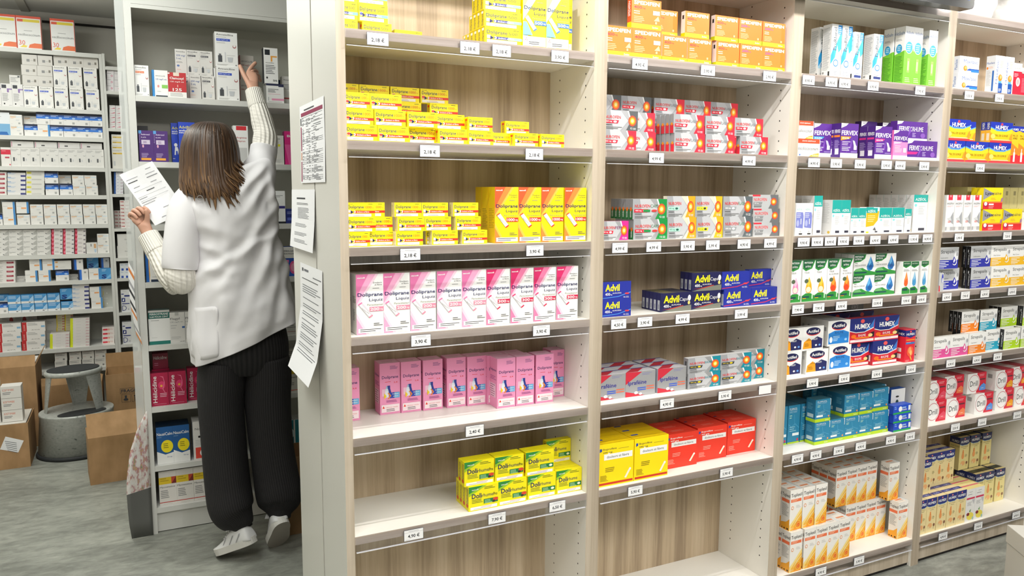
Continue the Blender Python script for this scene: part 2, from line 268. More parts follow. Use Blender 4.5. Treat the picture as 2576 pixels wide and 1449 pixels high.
def ib(num,c,b): return [t('Ibuprofène',.13,.84,.38,.06,b),t(num+' mg',.13,.77,.26,.05,b),l(.56,.85,.3,1,.03,'B09A20' if c else 'F4A090'),p('2A4AA8',.04,.9,.04,.82,.1,.84,.1,.9),r(.16,.62,.96,.76,W_),p(W_,.26,.76,.3,.8,.32,.76),t('douleurs et fièvre',.24,.66,.62,.06,'333333',0,0),l(.2,.42,.35,3,.04,'8A7A10' if c else 'F7B0A0'),l(.06,.25,.25,5,.03,'8A7A10' if c else 'F7B0A0'),p('F8F0D8',.74,.14,.79,.12,.92,.32,.87,.34),e(.9,.33,.03,.03,W_)]
des('ib200','yellow sachet cube red foot band','FFE000',ib('200',1,'333333')+[r(.02,.035,.98,.085,'C83018')],T='E8C400',tops=[p('C8A000',0,.4,.5,.55,1,.4,1,.45,.5,.6,0,.45),r(.1,.75,.3,.95,'2A4AA8')],kind='sachet_box')
des('ib400','red sachet cube white banner','F23A24',ib('400',0,W_),L='D8301E',T='E03A28',tops=[p('C02A1A',0,.4,.5,.55,1,.4,1,.45,.5,.6,0,.45),r(.04,.75,.14,.95,'2A3A68'),l(.3,.7,.5,2,.2,'F08070')],lops=[r(.6,.85,.85,.95,'2A4AA8')],kind='sachet_box')
pr=[p('BFE6F8',0,0,1,0,1,.5,0,.3),p('2AA0E0',0,.25,.3,.35,.3,.6,0,.42),p('3AB0EA',.3,.35,1,.55,1,.9,.6,.7,.3,.5),p('E8F6FC',.35,.3,.8,.42,.6,.62),r(0,0,1,.22,W_),r(.62,.82,1,.99,'2A8AD0'),l(.68,.94,.25,4,.035,W_),t('ProRhinel',.2,.52,.32,.42,'3A4A58',90,0),e(.5,.28,.3,.08,W_),e(.5,.28,.26,.068,'2A7AC0'),e(.5,.28,.2,.05,'CDE8F4'),l(.2,.12,.6,3,.03,'9AA0A8')]
prl=[l(.08,.93,.8,40,.02,'8F9498'),r(.75,.03,.92,.12,BK),r(.1,.08,.3,.12,GY)]
des('prorh','tall white-blue nasal spray box',W_,pr,lops=prl,L='E4E4E4',kind='syrup_box'); des('prorhb','tall white nasal box navy foot',W_,pr+[r(.15,.04,.9,.09,'2A3A7A')],lops=prl,L='E4E4E4',kind='syrup_box')
ac=[p('7AC93A',0,0,1,0,1,.62,0,.58),t('ActiSoufre',.1,.87,.85,.05,'3A6AB0',0,0),l(.3,.8,.5,3,.03,'A0A8B0'),e(.5,.64,.42,.11,W_),e(.5,.64,.38,.1,'3AA0D0'),l(.25,.68,.5,4,.035,'CDE8F4'),r(.35,.2,.65,.45,'9AD860'),r(.42,.24,.58,.4,'C8EEA0'),l(.2,.1,.6,3,.03,'CDECB0')]
des('actis','tall white-green nasal spray box',W_,ac,lops=[p('7AC93A',0,0,1,0,1,.58,0,.52),t('ActiSoufre',.05,.86,.9,.06,'2A6AB0',0,0),l(.1,.78,.8,2,.02,GY),e(.45,.62,.3,.08,'3AA0D0'),l(.28,.65,.34,3,.03,'CDE8F4'),l(.1,.48,.8,18,.025,'4A9A2A')],T='EEEEEA',kind='syrup_box')
des('oscil','white flu box red header',W_,[r(0,.74,.98,1,'F2502E'),t('ÉTATS GRIPPAUX',.2,.84,.6,.08,W_),l(.04,.7,.7,1,.04,'E8A080'),t('oscillococcinum',.02,.36,.9,.18,'444444',0,0),p('F7A82A',.5,0,.7,.14,.96,.2,.96,0),p('FBD64A',.62,0,.8,.08,.96,.1,.96,0),t('BOIRON',.66,.05,.26,.06,W_,0,0),e(.1,.08,.03,.05,'3A6AC0')])
PU='5B2D91'
def ferv(band,txt,bot='F4F4F2',body=PU): return [p(W_,0,1,0,.86,.28,.93,.4,1),l(.08,.94,.18,1,.03,'888888'),t('FERVEX',.03,.66,.93,.13,W_,5e-3,.02),p(band,0,.5,.5,.56,.6,.62,0,.62),t(txt,.06,.55,.4,.045,W_),p('7A4AB0',.3,.14,.62,.3,.66,.62,.5,.3),l(.08,.46,.5,3,.045,'D8C8F0'),l(.08,.3,.48,3,.045,'E8E0F8'),p('C8C8E0',.68,.52,.8,.5,.9,.36,.76,.36),r(.76,.24,.93,.36,'E8DCF0'),r(0,0,1,.14,bot),r(.6,.16,.97,.2,'8A70B8')]
fl_=[t('FERVEX',.05,.72,.85,.1,W_,0,.02),r(0,.6,.85,.66,'F08020'),l(.1,.5,.8,9,.03,'B8A0D8'),r(.2,.1,.75,.27,'F0ECF4')]
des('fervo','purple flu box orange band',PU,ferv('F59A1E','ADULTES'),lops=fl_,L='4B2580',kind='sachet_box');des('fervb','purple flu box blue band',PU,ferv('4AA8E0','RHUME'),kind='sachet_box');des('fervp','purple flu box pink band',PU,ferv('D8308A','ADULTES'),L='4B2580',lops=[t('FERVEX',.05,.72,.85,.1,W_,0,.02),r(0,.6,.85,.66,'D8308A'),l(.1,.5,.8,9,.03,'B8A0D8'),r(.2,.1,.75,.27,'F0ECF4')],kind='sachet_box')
des('fervt','dark purple flu box in shade','43206E',ferv('D8308A','ADULTES',body='43206E'),L='341A58',kind='sachet_box')  # flu carton print with rear-shelf shade put into its darker purples
des('fervk','pink-fronted children flu box',PU,[r(0,0,1,.6,'F08AC0')]+ferv('F7A0D0','ENFANTS')[0:5]+[r(0,0,1,.14,W_),l(.1,.45,.5,5,.05,'FBD8EC'),r(.7,.25,.9,.4,'FBE8F4')],L='E870B0',kind='sachet_box')
des('fervr','wide purple cold tablet box',PU,[p(W_,0,1,0,.82,.14,.88,.2,1),t('FERVEX',.06,.5,.42,.24,W_,.0,.02),t('RHUME',.5,.5,.36,.24,W_,0,.02),p('D8308A',0,.28,.3,.3,.36,.42,0,.42),p('7A4AB0',.36,.2,.46,.5,.42,.8,.34,.2),l(.5,.4,.12,4,.06,'C8B8E8'),e(.85,.3,.08,.13,'8A5AB8'),r(0,0,1,.15,'F4F4F2'),l(.6,.06,.3,1,.05,GY)])
TL='1FA8A0'
des('azsn','white throat spray box violet patch',W_,[t('AZÉOL',.12,.78,.6,.07,TL,0,.0),p('7F86CC',.05,.25,.9,.22,.95,.6,.85,.72,.05,.72),l(.12,.66,.5,3,.05,'D8DAF4'),e(.28,.38,.16,.1,'AEB4E4'),r(.6,.35,.68,.52,W_),e(.62,.12,.1,.03,LG),r(.45,.03,.85,.07,BK)],kind='syrup_box')
azf=lambda y:[r(0,y,1,1,TL),t('AZÉOL',.1,y+.04,.78,.09,W_,0,.01),e(.15,y-.08,.09,.04,'8ADADA'),l(.35,y-.12,.5,5,.05,LG),r(.42,.04,.86,.11,'333344')]
al=[l(.1,.9,.7,20,.03,'B4B4B4'),e(.75,.06,.12,.04,'C8A840')]
for n_,lk_,y in(('aztl','tall white box teal block',.72),('az2','white throat box deep teal block',.62),('azs','small white box teal block',.6),('azw','wide white box teal block',.6),('azs2','narrow white box teal block',.7),('azt','tall wide white box teal header',.8)):
    des(n_,lk_,W_,azf(y),L='DADADA' ,lops=al,kind='syrup_box')
des('azk','white box with yellow patch',W_,[r(0,.85,.55,1,TL),r(.55,.92,1,1,'C8EAEA'),p('F5B81E',.02,.25,.6,.3,.9,.5,.98,.85,.02,.85),r(.02,.78,.85,.97,TL),t('AZÉOL',.12,.8,.6,.12,W_),l(.12,.66,.6,4,.07,'FBE09A'),p('666666',.55,.14,.7,.25,.82,.1,.7,.12),r(.05,.02,.25,.08,'F5D21A'),r(.72,.04,.92,.09,'333344')],kind='syrup_box')
GR='2F8F3A'
def phy(c1,c2,c3,wd): return [p(GR,.0,1,0,.8,.25,.74,.75,.8,1,1),p('1E5A3A',.02,1,.05,.84,.25,.78,.7,.84,.92,1),t('PHYTOSUN',.12,.92,.66,.045,W_),t('arôms',.2,.83,.45,.055,W_,0,0),t('TOUX',.15,.68,.4 if wd=='' else .4,.045,'444444',0,0)]+([t(wd,.15,.62,.78,.035,'777777',0,0)] if wd else [])+[p(c1,.55,.6,.75,.42,.8,.3,.72,.22,.55,.2,.36,.22,.28,.3,.35,.42),p(c2,.55,.6,.66,.45,.55,.36,.36,.42),e(.52,.29,.2,.07,c3),e(.34,.5,.16,.05,'5A6A50'),p(GR,0,0,1,0,1,.14,.7,.2,.3,.2,0,.14),r(.06,.09,.6,.13,'1A4A50'),r(.06,.07,.35,.085,c1),r(.8,.06,.9,.18,'BFE0C0')]
for n_,lk_,c in(('phpk','tall herbal syrup box pink drop',('E88ABA','F7C0D8','EAE4D0','')),('phye','tall herbal syrup box yellow drop',('F5B21E','F2CE4A','E8E4C8','')),('phor','tall herbal syrup box orange drop',('F07828','F7A83A','E84828','& GORGE'))):
    des(n_,lk_,W_,phy(*c),T='3A6A3E',tops=[r(.3,.3,.7,.7,'8AA088')],kind='syrup_box')
des('phw','wide herbal tablet box blue drop',W_,[p(GR,0,1,0,.62,.3,.66,.5,.8,.55,1),p('1E5A3A',0,1,0,.68,.28,.7,.45,.82,.5,1),t('PHYTOSUN',.04,.85,.38,.09,W_),t('arôms',.04,.74,.3,.1,W_,0,0),t('NEZ & GORGE',.05,.45,.5,.07,'777777',0,0),l(.05,.58,.14,1,.05,BK),p('2A7AC0',.76,.9,.88,.6,.92,.42,.85,.25,.73,.2,.62,.28,.6,.42,.66,.6),p('6AB4E8',.76,.9,.8,.6,.7,.45,.66,.6),e(.78,.38,.09,.1,'1E5AA0'),p(GR,0,0,1,0,1,.14,.6,.24,.4,.36,.1,.32,0,.2),r(.04,.1,.6,.17,'1A4A50'),l(.05,.28,.4,2,.06,'A8D8A0')],T='A8B8A4')
for n_,lk_,c,c2 in(('phso','small herbal spray box orange drop','F0642A','F8A050'),('phsb','small herbal spray box blue drop','4A9AD0','9ACCE8')):
    des(n_,lk_,W_,[p(GR,0,1,0,.86,.4,.8,1,.88,1,1),p('1E5A3A',.02,.99,.05,.88,.4,.84,.9,.9,.95,.99),t('PHYTOSUN',.12,.92,.7,.04,'C8D8C0'),l(.1,.74,.8,2,.035,GY),p(c,.5,.7,.68,.48,.76,.35,.66,.25,.4,.23,.25,.3,.26,.42,.38,.55),p(c2,.5,.7,.58,.48,.4,.4,.36,.52),p('D8E4EC',.72,.36,.78,.38,.95,.1,.88,.08),p(GR,0,0,1,0,1,.12,.6,.22,0,.18),r(.08,.1,.7,.16,'1A4A50')],T='B8C0B0',kind='syrup_box')
def act(n): 
    o=[e(.5,.78,.34,.17,'E03A30'),e(.5,.8,.34,.155,'1C2050'),t('Actifed',.24,.73,.52,.13,W_,0,.02)]
    return o+([p('F5A21E',.02,.08,.45,.08,.5,.35,.3,.52,.06,.36),p('232660',.45,.08,.95,.08,.95,.45,.7,.56,.42,.42),t('JOUR',.2,.4,.22,.06,'5A4A20'),t('NUIT',.5,.42,.22,.07,W_),l(.1,.28,.26,3,.05,'9A6A10'),e(.65,.2,.05,.04,W_),e(.82,.2,.05,.04,'6AA0E8'),l(.1,.03,.7,1,.03,LG)] if n else [p('2A86D8',.04,.08,.96,.08,.96,.5,.7,.6,.3,.6,.04,.5),t('RHUME',.32,.47,.38,.09,'1A3A70',0,0),l(.25,.36,.3,4,.055,'BFE0F8'),e(.15,.25,.07,.12,'E8F0F8'),e(.82,.22,.06,.05,'9ACCF4'),l(.1,.03,.7,1,.03,LG)])
des('actn','white cold tablet box orange-navy panel',W_,act(1),T='B8B6B2',L='DCDAD6',lops=[r(.3,.6,.7,.75,'BBBBBB')],tops=[r(.1,.3,.9,.7,'9A9894')]); des('actr','white cold tablet box blue panel',W_,act(0),T='C0BEBA',L='DCDAD6',lops=[r(.3,.6,.7,.75,'999999')],tops=[r(.1,.3,.9,.7,'9A9EA8')])
des('humr','red and blue cold tablet box','D62036',[p('1C2A78',0,1,0,.52,.25,.44,.6,.44,.97,.6,1,1),p('3A7AC8',.6,.44,.97,.6,1,.95,.85,.7),p(W_,0,.52,.25,.44,.6,.44,.97,.6,.97,.56,.6,.41,.25,.41,0,.49),t('HUMEX',.2,.56,.62,.2,W_,0,.03),e(.5,.87,.08,.08,'F05A5A'),t('RHUME',.35,.25,.3,.1,W_),e(.16,.28,.1,.08,'F2701E'),p('2A1E28',.8,.2,1,.2,1,.42,.86,.38),e(.84,.28,.09,.07,'F0D088'),r(.2,.18,.8,.22,'F29A1E'),r(.02,.04,.98,.14,'F6E4E4'),l(.2,.1,.6,1,.04,'C89090')],T='A83040',L='B01C30',lops=[p('1C2A78',0,1,0,.5,1,.5,1,1),r(.3,.15,.7,.4,'E8D8D8')])
des('humrd','tall red throat syrup box','E0263A',[p('1C2A78',0,.98,0,.8,.5,.74,1,.8,1,.98),t('HUMEX',.08,.82,.84,.07,W_,0,.02),e(.5,.93,.09,.03,'F05A5A'),r(.08,.66,.95,.7,'F28A1E'),r(.04,.55,.95,.61,'3A7AC0'),l(.1,.6,.7,1,.02,W_),e(.55,.32,.35,.16,'F25A3A'),e(.5,.36,.16,.1,'F7A060'),e(.62,.28,.1,.08,'FBC87A'),p('F0B040',.6,.2,.75,.06,.68,.04,.52,.14),l(.1,.05,.4,2,.03,'F8A8A8')],T='C83848',lops=[p('1C2A78',0,.98,0,.78,1,.78,1,.98),t('HUMEX',.1,.82,.8,.07,W_),r(.15,.3,.7,.42,'F4E0E0'),r(.15,.1,.7,.24,'F4E0E0'),l(.2,.38,.4,3,.03,'C07070')],kind='syrup_box')
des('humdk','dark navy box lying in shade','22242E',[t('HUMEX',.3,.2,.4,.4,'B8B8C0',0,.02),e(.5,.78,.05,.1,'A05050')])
FB='2C86AE'
def flu(y): return [t('FLUIMUCIL',.12,.87,.62,.06,W_,0,.005),t('EXPECTORANT',.12,.8,.62,.05,'A8D0E4',0,0),l(.12,.72,.25,2,.055,'B8E0C8'),p('5AAAD0',.05,.5,.3,.42,.6,.5,.95,.38,.95,.4,.6,.52,.3,.44,.05,.52),p('5AAAD0',.5,.75,.55,.5,.7,.3,.72,.3,.57,.5,.52,.75),l(.15,.42,.55,3,.05,'9AD0E0')]
fv=flu(0)+[p('F0F4F4',.92,1,1,.98,1,.7,.97,.7,.97,.94),r(.08,.22,.5,.3,'F0F6F8'),r(.0,0,1,.14,'B8D81E'),t('Zambon',.66,.04,.24,.05,W_,0,0),e(.88,.22,.05,.04,'F09A5A')]
des('fltl','tall blue cough syrup box',FB,flu(0)+[r(.5,.2,.95,.27,'F0F6F8'),e(.85,.09,.07,.035,'D8284A'),r(0,0,1,.04,'B8D81E'),l(.1,.14,.6,3,.03,'CDE8F4')],T='2A5F78',tops=[t('FLUIMUCIL',.15,.3,.7,.3,'3F8098',0,0)],kind='syrup_box')
des('fltn','narrow tall blue cough syrup box',FB,flu(0)+[r(.4,.2,.95,.27,'F0F6F8'),e(.85,.09,.07,.035,'D8284A'),r(0,0,1,.04,'B8D81E')],T='2A5F78',kind='syrup_box')
des('flu','blue sachet box lime foot',FB,fv,T='2C6070',L='2A7498',lops=[r(0,0,1,.14,'B8D81E'),r(.15,.2,.8,.36,'C8D8D8'),l(.15,.8,.6,6,.05,'6AB0CC')],kind='sachet_box');des('fluw','wide blue sachet box lime foot',FB,fv,T='2C6878',L='2A7498',kind='sachet_box')
des('inh','small blue inhaler box green base','1C4CC8',[r(0,0,1,.2,'2AA850'),e(.4,.55,.1,.3,W_),r(.5,.6,.72,.75,'9AC0F0'),t('Inhaler',.5,.35,.28,.2,W_),r(.85,.3,.97,.85,'E8F0F4'),l(.06,.8,.15,2,.2,'9AC0F0')],L='1A3AA0',T='2A50B8')
des('leaf','white and blue leaflet box','1E4FA0',[r(0,.5,1,1,'E8E8E6'),p('1E4FA0',0,.5,0,.66,.4,.54,.9,.54,1,.66,1,.5),e(.45,.8,.12,.025,'222222'),e(.45,.66,.1,.06,'2A4A4A'),t('Inhaler',.25,.3,.5,.07,W_,0,0)])
tp=[t('Toplexil',.06,.8,.88,.11,'1C1C1C',4e-3,.012),r(.06,.7,.92,.775,'F0764A'),l(.14,.75,.6,2,.03,'FBD0B0'),l(.5,.6,.4,3,.025,LG),e(.2,.56,.1,.045,'E88A3A'),e(.2,.56,.065,.03,W_),
 p('FBDF8A',1,.55,1,0,0,0,0,.14,.35,.26,.7,.42),p('F7B83A',1,.46,1,0,.1,0,.15,.1,.55,.26,.82,.38),p('F6E7B0',1,.4,.95,.36,.6,.22,.3,.1,.25,.08,.6,.26),p('F29A22',1,.3,1,0,.35,0,.5,.14,.8,.22),e(.72,.13,.24,.1,'F8C84A'),e(.72,.13,.19,.08,'EE7A22'),e(.73,.13,.14,.06,'F8B84A'),e(.74,.125,.1,.042,'EA5A1E'),e(.74,.125,.05,.02,'F4903A'),l(.05,.06,.3,2,.02,'FBE8C0')]
des('topl','tall white-orange cough syrup box','F3F0EA',tp,T='E2DCD2',L='EDE9E2',tops=[r(.1,.45,.75,.7,'D88A60'),t('Toplexil',.1,.15,.55,.18,'8A7A70',0,0),r(.8,0,1,1,'D4D8D8')],lops=[t('Toplexil',.04,.79,.92,.11,'1C1C1C'),r(.0,.68,.9,.76,'F0764A'),l(.06,.62,.8,12,.025,'999999'),p('F5A82A',1,.3,1,0,0,0,0,.16,.6,.2),r(.1,.02,.2,.05,BK),r(.35,.02,.5,.05,BK),r(.7,.02,.9,.06,'4A3A20')],kind='syrup_box')
des('max','white throat tablet box blue band',W_,[t('Maxilase',.2,.6,.72,.22,'2A5AA8',0,0),l(.4,.5,.5,2,.05,'F4C0A0'),p('1E4FA8',.35,.18,1,.18,1,.3,.5,.3),r(.6,.1,1,.24,'2A7AC8'),e(.3,.3,.1,.16,'F58A2A'),e(.32,.33,.06,.09,'FBB06A'),l(.7,.04,.2,1,.03,LG)],L='E0E4EC',lops=[t('Maxilase',.3,.2,.4,.6,'3A6AB0',90,0)])
des('maxt','tall white throat syrup box',W_,[t('Maxilase',.12,.25,.22,.62,'1E4FA0',90,0),r(.45,.0,.9,.28,'1E4FA0'),r(.45,.28,.8,.42,'5AA8DC'),e(.62,.42,.22,.09,'F58A2A'),e(.66,.44,.1,.05,'FBB878'),l(.5,.85,.4,5,.04,'F4C8A8'),l(.5,.12,.3,3,.03,W_)],L='E6E8EC',lops=[t('Maxilase',.05,.78,.85,.06,'2A5AA8',0,0),e(.15,.68,.1,.035,'F58A2A'),l(.3,.7,.6,2,.03,'F4C0A0'),l(.1,.6,.5,14,.03,LG),r(.72,.06,.9,.6,'2A6ABC')],kind='syrup_box')
des('coll','red and white throat spray box','D8203A',[r(0,.75,1,1,W_),t('Colludol',.1,.82,.8,.06,'444444',0,0),e(.6,.42,.25,.14,'F0E0E0'),e(.6,.42,.18,.09,'B8A8A8'),l(.1,.66,.5,3,.04,'F8C0C8')],kind='syrup_box');des('collb','red throat spray box white header','D8203A',[r(0,.8,1,1,'F4D0C8'),t('Collu',.1,.78,.7,.08,'333333',0,0),l(.15,.6,.7,10,.05,'F08090')],kind='syrup_box')
HB='1E35B0'
hg=[p(HB,0,1,0,.7,.3,.56,.7,.56,1,.7,1,1),p('5AA8E0',0,.7,.3,.56,.7,.56,1,.7,1,.76,.7,.62,.3,.62,0,.76),t('HUMEX',.22,.64,.58,.2,W_,0,.03),e(.5,.9,.05,.06,'F04A5A'),p('F7C81E',0,.12,1,.12,1,.5,.7,.4,.3,.4,0,.5),p('F29A2A',0,.5,.0,.14,.2,.16,.1,.4),p('F29A2A',1,.5,1,.14,.85,.16,.92,.4),t('MAL DE GORGE',.2,.3,.6,.1,'5A4A10',0,.0),e(.12,.3,.1,.12,'FBE070'),r(0,0,1,.1,'E83A4A'),r(.1,.12,.9,.16,'F4D8B0')]
des('humg','blue-topped yellow throat lozenge box','F9D52A',hg,T='C8B870',L='2A3AA0',lops=[t('HUMEX',.25,.65,.5,.32,W_,90),r(0,0,1,.6,'F5B83A'),r(.2,.1,.8,.45,'E8E0D0')])
des('humy','tall blue-topped yellow throat spray box','F9C82A',[p(HB,0,1,0,.88,.5,.84,1,.88,1,1),t('HUMEX',.1,.88,.8,.06,W_,0,.02),t('MAL DE',.12,.72,.7,.05,'5A4A10'),t('GORGE',.15,.65,.6,.05,'5A4A10'),p('F28A2A',0,.55,1,.4,1,.2,0,.25),p('E8303A',0,.22,1,.25,1,0,0,0),r(.35,.05,.6,.3,W_),r(.42,.3,.52,.4,'F4E8E0')],kind='syrup_box')
des('angi','white throat spray box red cap',W_,[r(.2,.86,.72,1,'E4344A'),e(.46,.97,.12,.03,'F89098'),t('ANGISPRAY',.06,.74,.88,.055,'4A4A4E',0,.0),l(.1,.7,.75,2,.025,'E8B8B8'),p('A8AAAE',.92,.55,.98,.2,.7,.25,.2,.36,.6,.4),p('D4D6D8',.2,.36,.6,.4,.75,.3,.5,.3),r(.3,.28,.65,.29,RD),r(.3,.25,.62,.26,RD),r(0,.03,1,.13,'B4B4B6'),r(.2,.03,.6,.13,'DCDCDC'),r(.0,0,1,.03,W_)],L='F0F0EE',kind='syrup_box')
des('lys','yellow-red throat lozenge box','FBE21A',[p('9A9AA0',.0,.42,.0,.98,.55,.72),p('FBE21A',.0,.4,.0,.36,.6,.7,.6,.74),t('Lyso',.1,.62,.4,.18,'2A2A4A',0,.02),t('païne',.5,.62,.42,.18,'3A3A50',0,-.002),l(.4,.5,.3,2,.06,'E8A83A'),r(0,.3,1,.36,'F5903A'),r(0,0,1,.3,'E02A2E'),e(.16,.22,.12,.12,'B81A50'),e(.14,.25,.08,.09,W_),r(.3,.18,.55,.26,'F8E8E8'),l(.3,.1,.3,2,.06,'F8B8B8'),p('A87AA0',.9,.3,1,.38,1,.55,.92,.5)],L='F3DA10',T='F0DC20')
des('lysw','white lozenge box blue swirl','F4F4F0',[t('Lyso',.1,.55,.6,.22,'2A2A4A',0,0),e(.3,.25,.15,.15,'8AC8E0'),e(.6,.2,.12,.1,'F0C83A')]);des('lysc','cream end-on lozenge box','D8CC8A',[r(.45,.62,.75,.82,'9A9060'),l(.45,.5,.3,6,.06,'BDB27A')])
def stp(c,bg='F2F2F0',sub='Miel Citron'):
    return [r(0,.02,1,.42,c),t('Strepsils',.12,.68,.66,.2,'1C1C1E',6e-3,.002),t(sub,.14,.5,.34,.06,'777777',0,0),l(.06,.34,.5,4,.075,W_),e(.87,.55,.1,.2,'E4E6E8'),e(.92,.68,.045,.1,'A0A2A6'),e(.82,.3,.11,.14,'F0F0F0'),p(c,.78,.58,.9,.36,.88,.24,.8,.2,.7,.26,.7,.36),p('FFFFFF',.79,.5,.84,.38,.78,.28,.75,.34),l(.06,.06,.3,1,.04,W_)]
bl=[t('STREPSILS',.5,.15,.22,.55,'E8E8E8',90,0),r(.3,.72,.55,.84,'B8B8B8')]
des('stb','silver-grey throat box navy band','C2C4C6',[r(0,0,1,.17,'C2C4C6')]+stp('2E35A8',sub='Lidocaïne'),L='18181A',T='B8B8B4',lops=bl)
for n_,lk_,c,s_ in(('sty','white throat box yellow band','F6BE22','Miel Citron'),('stpk','white throat box pink band','E2559C','Fraise Sans Sucre'),('stor','white throat box orange band','F5861E','Orange Vitamine C'),('stcy','white throat box cyan band','2FA6C4','Menthe Glaciale'),('stgr','white throat box lime band','B4DC1A','Citron Sans Sucre')):
    des(n_,lk_,'F2F2F0',stp(c,sub=s_),L='18181A' if n_!='sty' else 'E8E4DA',T='D0CEC6',lops=bl if n_!='sty' else ())
des('strb','grey throat box blue swirl','C8CACC',[e(.7,.7,.2,.25,'3A45B8'),e(.75,.6,.12,.14,'F0F0F4'),p('E0303A',0,0,.3,0,.2,.3,0,.35)])
def dr(c): return [r(.5,0,1,1,'D8233C'),e(.34,.5,.32,.46,'EFEDEC'),e(.34,.5,.29,.42,'C04858'),e(.34,.5,.275,.395,'F7F5F4'),t('Drill',.14,.36,.42,.26,'2A2A2C',0,.003),l(.62,.88,.34,2,.06,'F8A8B0'),r(.66,.62,.95,.69,'6A2A38'),p(c,.64,.1,.98,.1,.98,.36,.86,.46,.78,.36,.66,.3),e(.8,.3,.08,.1,c),l(.75,.2,.2,1,.05,'FBE0D0')]
for n_,lk_,c in(('drr','white-red throat lozenge box raspberry motif','E85068'),('dro','white-red throat lozenge box salmon motif','F08050'),('drb','white-red throat lozenge box blue motif','5A9AE8'),('dry','white-red throat lozenge box yellow motif','F5A81E')):
    des(n_,lk_,'F3F1EF',dr(c),L='E4DFDC',T='C89A96',lops=[r(.3,.6,.7,.8,'9A9694')],tops=[r(.45,0,1,1,'B8404C'),r(0,.2,.4,.8,'D8C8C2')])
tx=lambda h2,tc:[p(h2,0,1,0,.8,.25,.76,.75,.76,1,.8,1,1),p('7AA8C8',0,.8,.25,.76,.75,.76,1,.8,1,.785,.75,.745,.25,.745,0,.785),t('HUMEX',.1,.82,.82,.075,W_,0,.03),e(.5,.94,.07,.025,'E88A8A'),t(tc,.12,.69,.72,.035,'9A8A50',0,0),l(.35,.65,.5,1,.02,'5A4A20'),p('EE8A3A',.35,.6,.42,.62,.5,.4,.45,.34,.3,.34,.27,.4),e(.38,.42,.13,.09,'F2A05A'),e(.42,.2,.22,.07,'F4B87A'),e(.3,.16,.06,.03,'F4E0B0'),e(.82,.2,.09,.045,'8A5A40'),r(.78,.08,.8,.18,'6A4A30'),l(.6,.45,.25,3,.03,'8A8A60')]
des('toux','tall cream cough syrup box navy top','F5E2A8',tx('26307E','TOUX SÈCHE'),T='EAD8A8',L='EBD79C',tops=[r(0,.45,1,.9,'2A2F80'),t('HUMEX',.2,.55,.6,.2,'A8B0D8')],kind='syrup_box')
des('tgras','tall cream cough box green lettering','EFDf98'.upper(),tx('202A5E','TOUX GRASSE'),T='D8C68A',L='D9C98A',tops=[r(0,.3,1,.9,'20241E'),l(.3,.6,.4,1,.15,'4A6A3A')],lops=[p('202A5E',0,1,0,.8,1,.8,1,1),t('HUMEX',.2,.83,.75,.08,'C8C8CC',0,.02),t('TOUX GRASSE',.1,.7,.85,.04,'5A7A40',0,0),l(.1,.64,.8,4,.035,'8A8A58')],kind='syrup_box')
des('toux2','tall white herbal cough box','F2F1EE',[l(.3,.9,.4,1,.03,GY),l(.15,.82,.7,1,.04,GY),r(.05,.68,.95,.735,'D8385A'),p('C8C8CC',.65,.66,.95,.66,.9,.5),l(.15,.58,.6,4,.03,'B8B8B8'),e(.55,.15,.38,.12,'F2E05A'),e(.3,.22,.16,.05,'8A2A2A'),p('5A9A3A',.4,.3,.6,.38,.55,.28),e(.85,.07,.1,.05,'A8C8B8')],T='EAD890',tops=[r(0,.6,1,.8,'D8607A')],kind='syrup_box')
# boxes in the stock room
def amox(bc='3A5AC8',bt=1): return [t('Amoxicilline',.07,.9,.75,.055,'2A2A2E',0,.01),l(.07,.85,.5,1,.025,GY),r(.07,.74,.68,.81,bc),t('500 mg/5 mL',.1,.755,.5,.035,W_,0,0),l(.07,.7,.6,2,.025,LG),e(.86,.6,.08,.05,'B87070'),e(.86,.615,.055,.035,W_),r(.12,.13,.3,.32,'4A4D52'),r(.16,.32,.26,.37,'6A6D72'),r(.42,.14,.46,.42,'D4D6DA'),p('C8CCD0',.56,.14,.74,.14,.78,.28,.53,.28),l(.5,.33,.4,1,.02,LG),l(.07,.06,.5,2,.025,LG),r(.88,.04,.94,.07,GY)]
des('eam','tall white antibiotic box blue strip',W_,amox(),L='C8C6C0');des('eao','white antibiotic box orange strip',W_,amox('E8855A'));des('eav','white antibiotic box dark bottle print','DEDCD8',amox('5A5A60'),L='B8B6B0')
des('ebl','white antibiotic box blue left edge',W_,[r(0,0,.15,1,'2A8AD0'),t('AMOXICILLINE',.22,.76,.6,.05,'55585A',0,0),t('125 mg/5 mL',.22,.62,.72,.07,'2A5A9A'),e(.38,.4,.07,.05,'E89A98'),r(.6,.33,.98,.46,'8ACC5A'),l(.3,.2,.3,1,.03,GY),r(.2,0,.95,.06,'22303A')],L='2A8AD0')
des('ecl','red antibiotic box white foot','C2282E',[r(.3,.86,.62,1,'E8D8C8'),t('Clamoxyl',.1,.7,.76,.12,W_,0,.02),t('125 mg/5 ml',.12,.6,.74,.06,W_),r(.5,.42,.54,.52,'F0C0B8'),t('125',.24,.26,.5,.12,W_,0,.02),r(0,0,1,.23,'F0EEEA'),l(.1,.16,.8,3,.05,'999999'),r(.0,.93,.1,.98,W_)])
des('e25','white antibiotic box blue 250 lettering','DEDCD8',[t('Amoxicilline',.1,.88,.78,.05,'2A2A2E'),t('250 mg/',.1,.7,.8,.09,'3A5A9A'),t('5 mL',.1,.6,.45,.07,'3A5A9A'),l(.1,.5,.7,2,.03,GY),e(.25,.35,.12,.04,'5A7AB8'),l(.1,.2,.4,1,.03,'E8A080')],L='BDBBB5')
des('e5h','white antibiotic box red edge','DAD4CC',[r(0,0,.04,1,'A83A3A'),t('AMOXICILLINE',.12,.72,.8,.07,'4A4A4E'),t('500 mg/5 mL',.12,.55,.8,.08,'A83A3A')],L='9A3232')
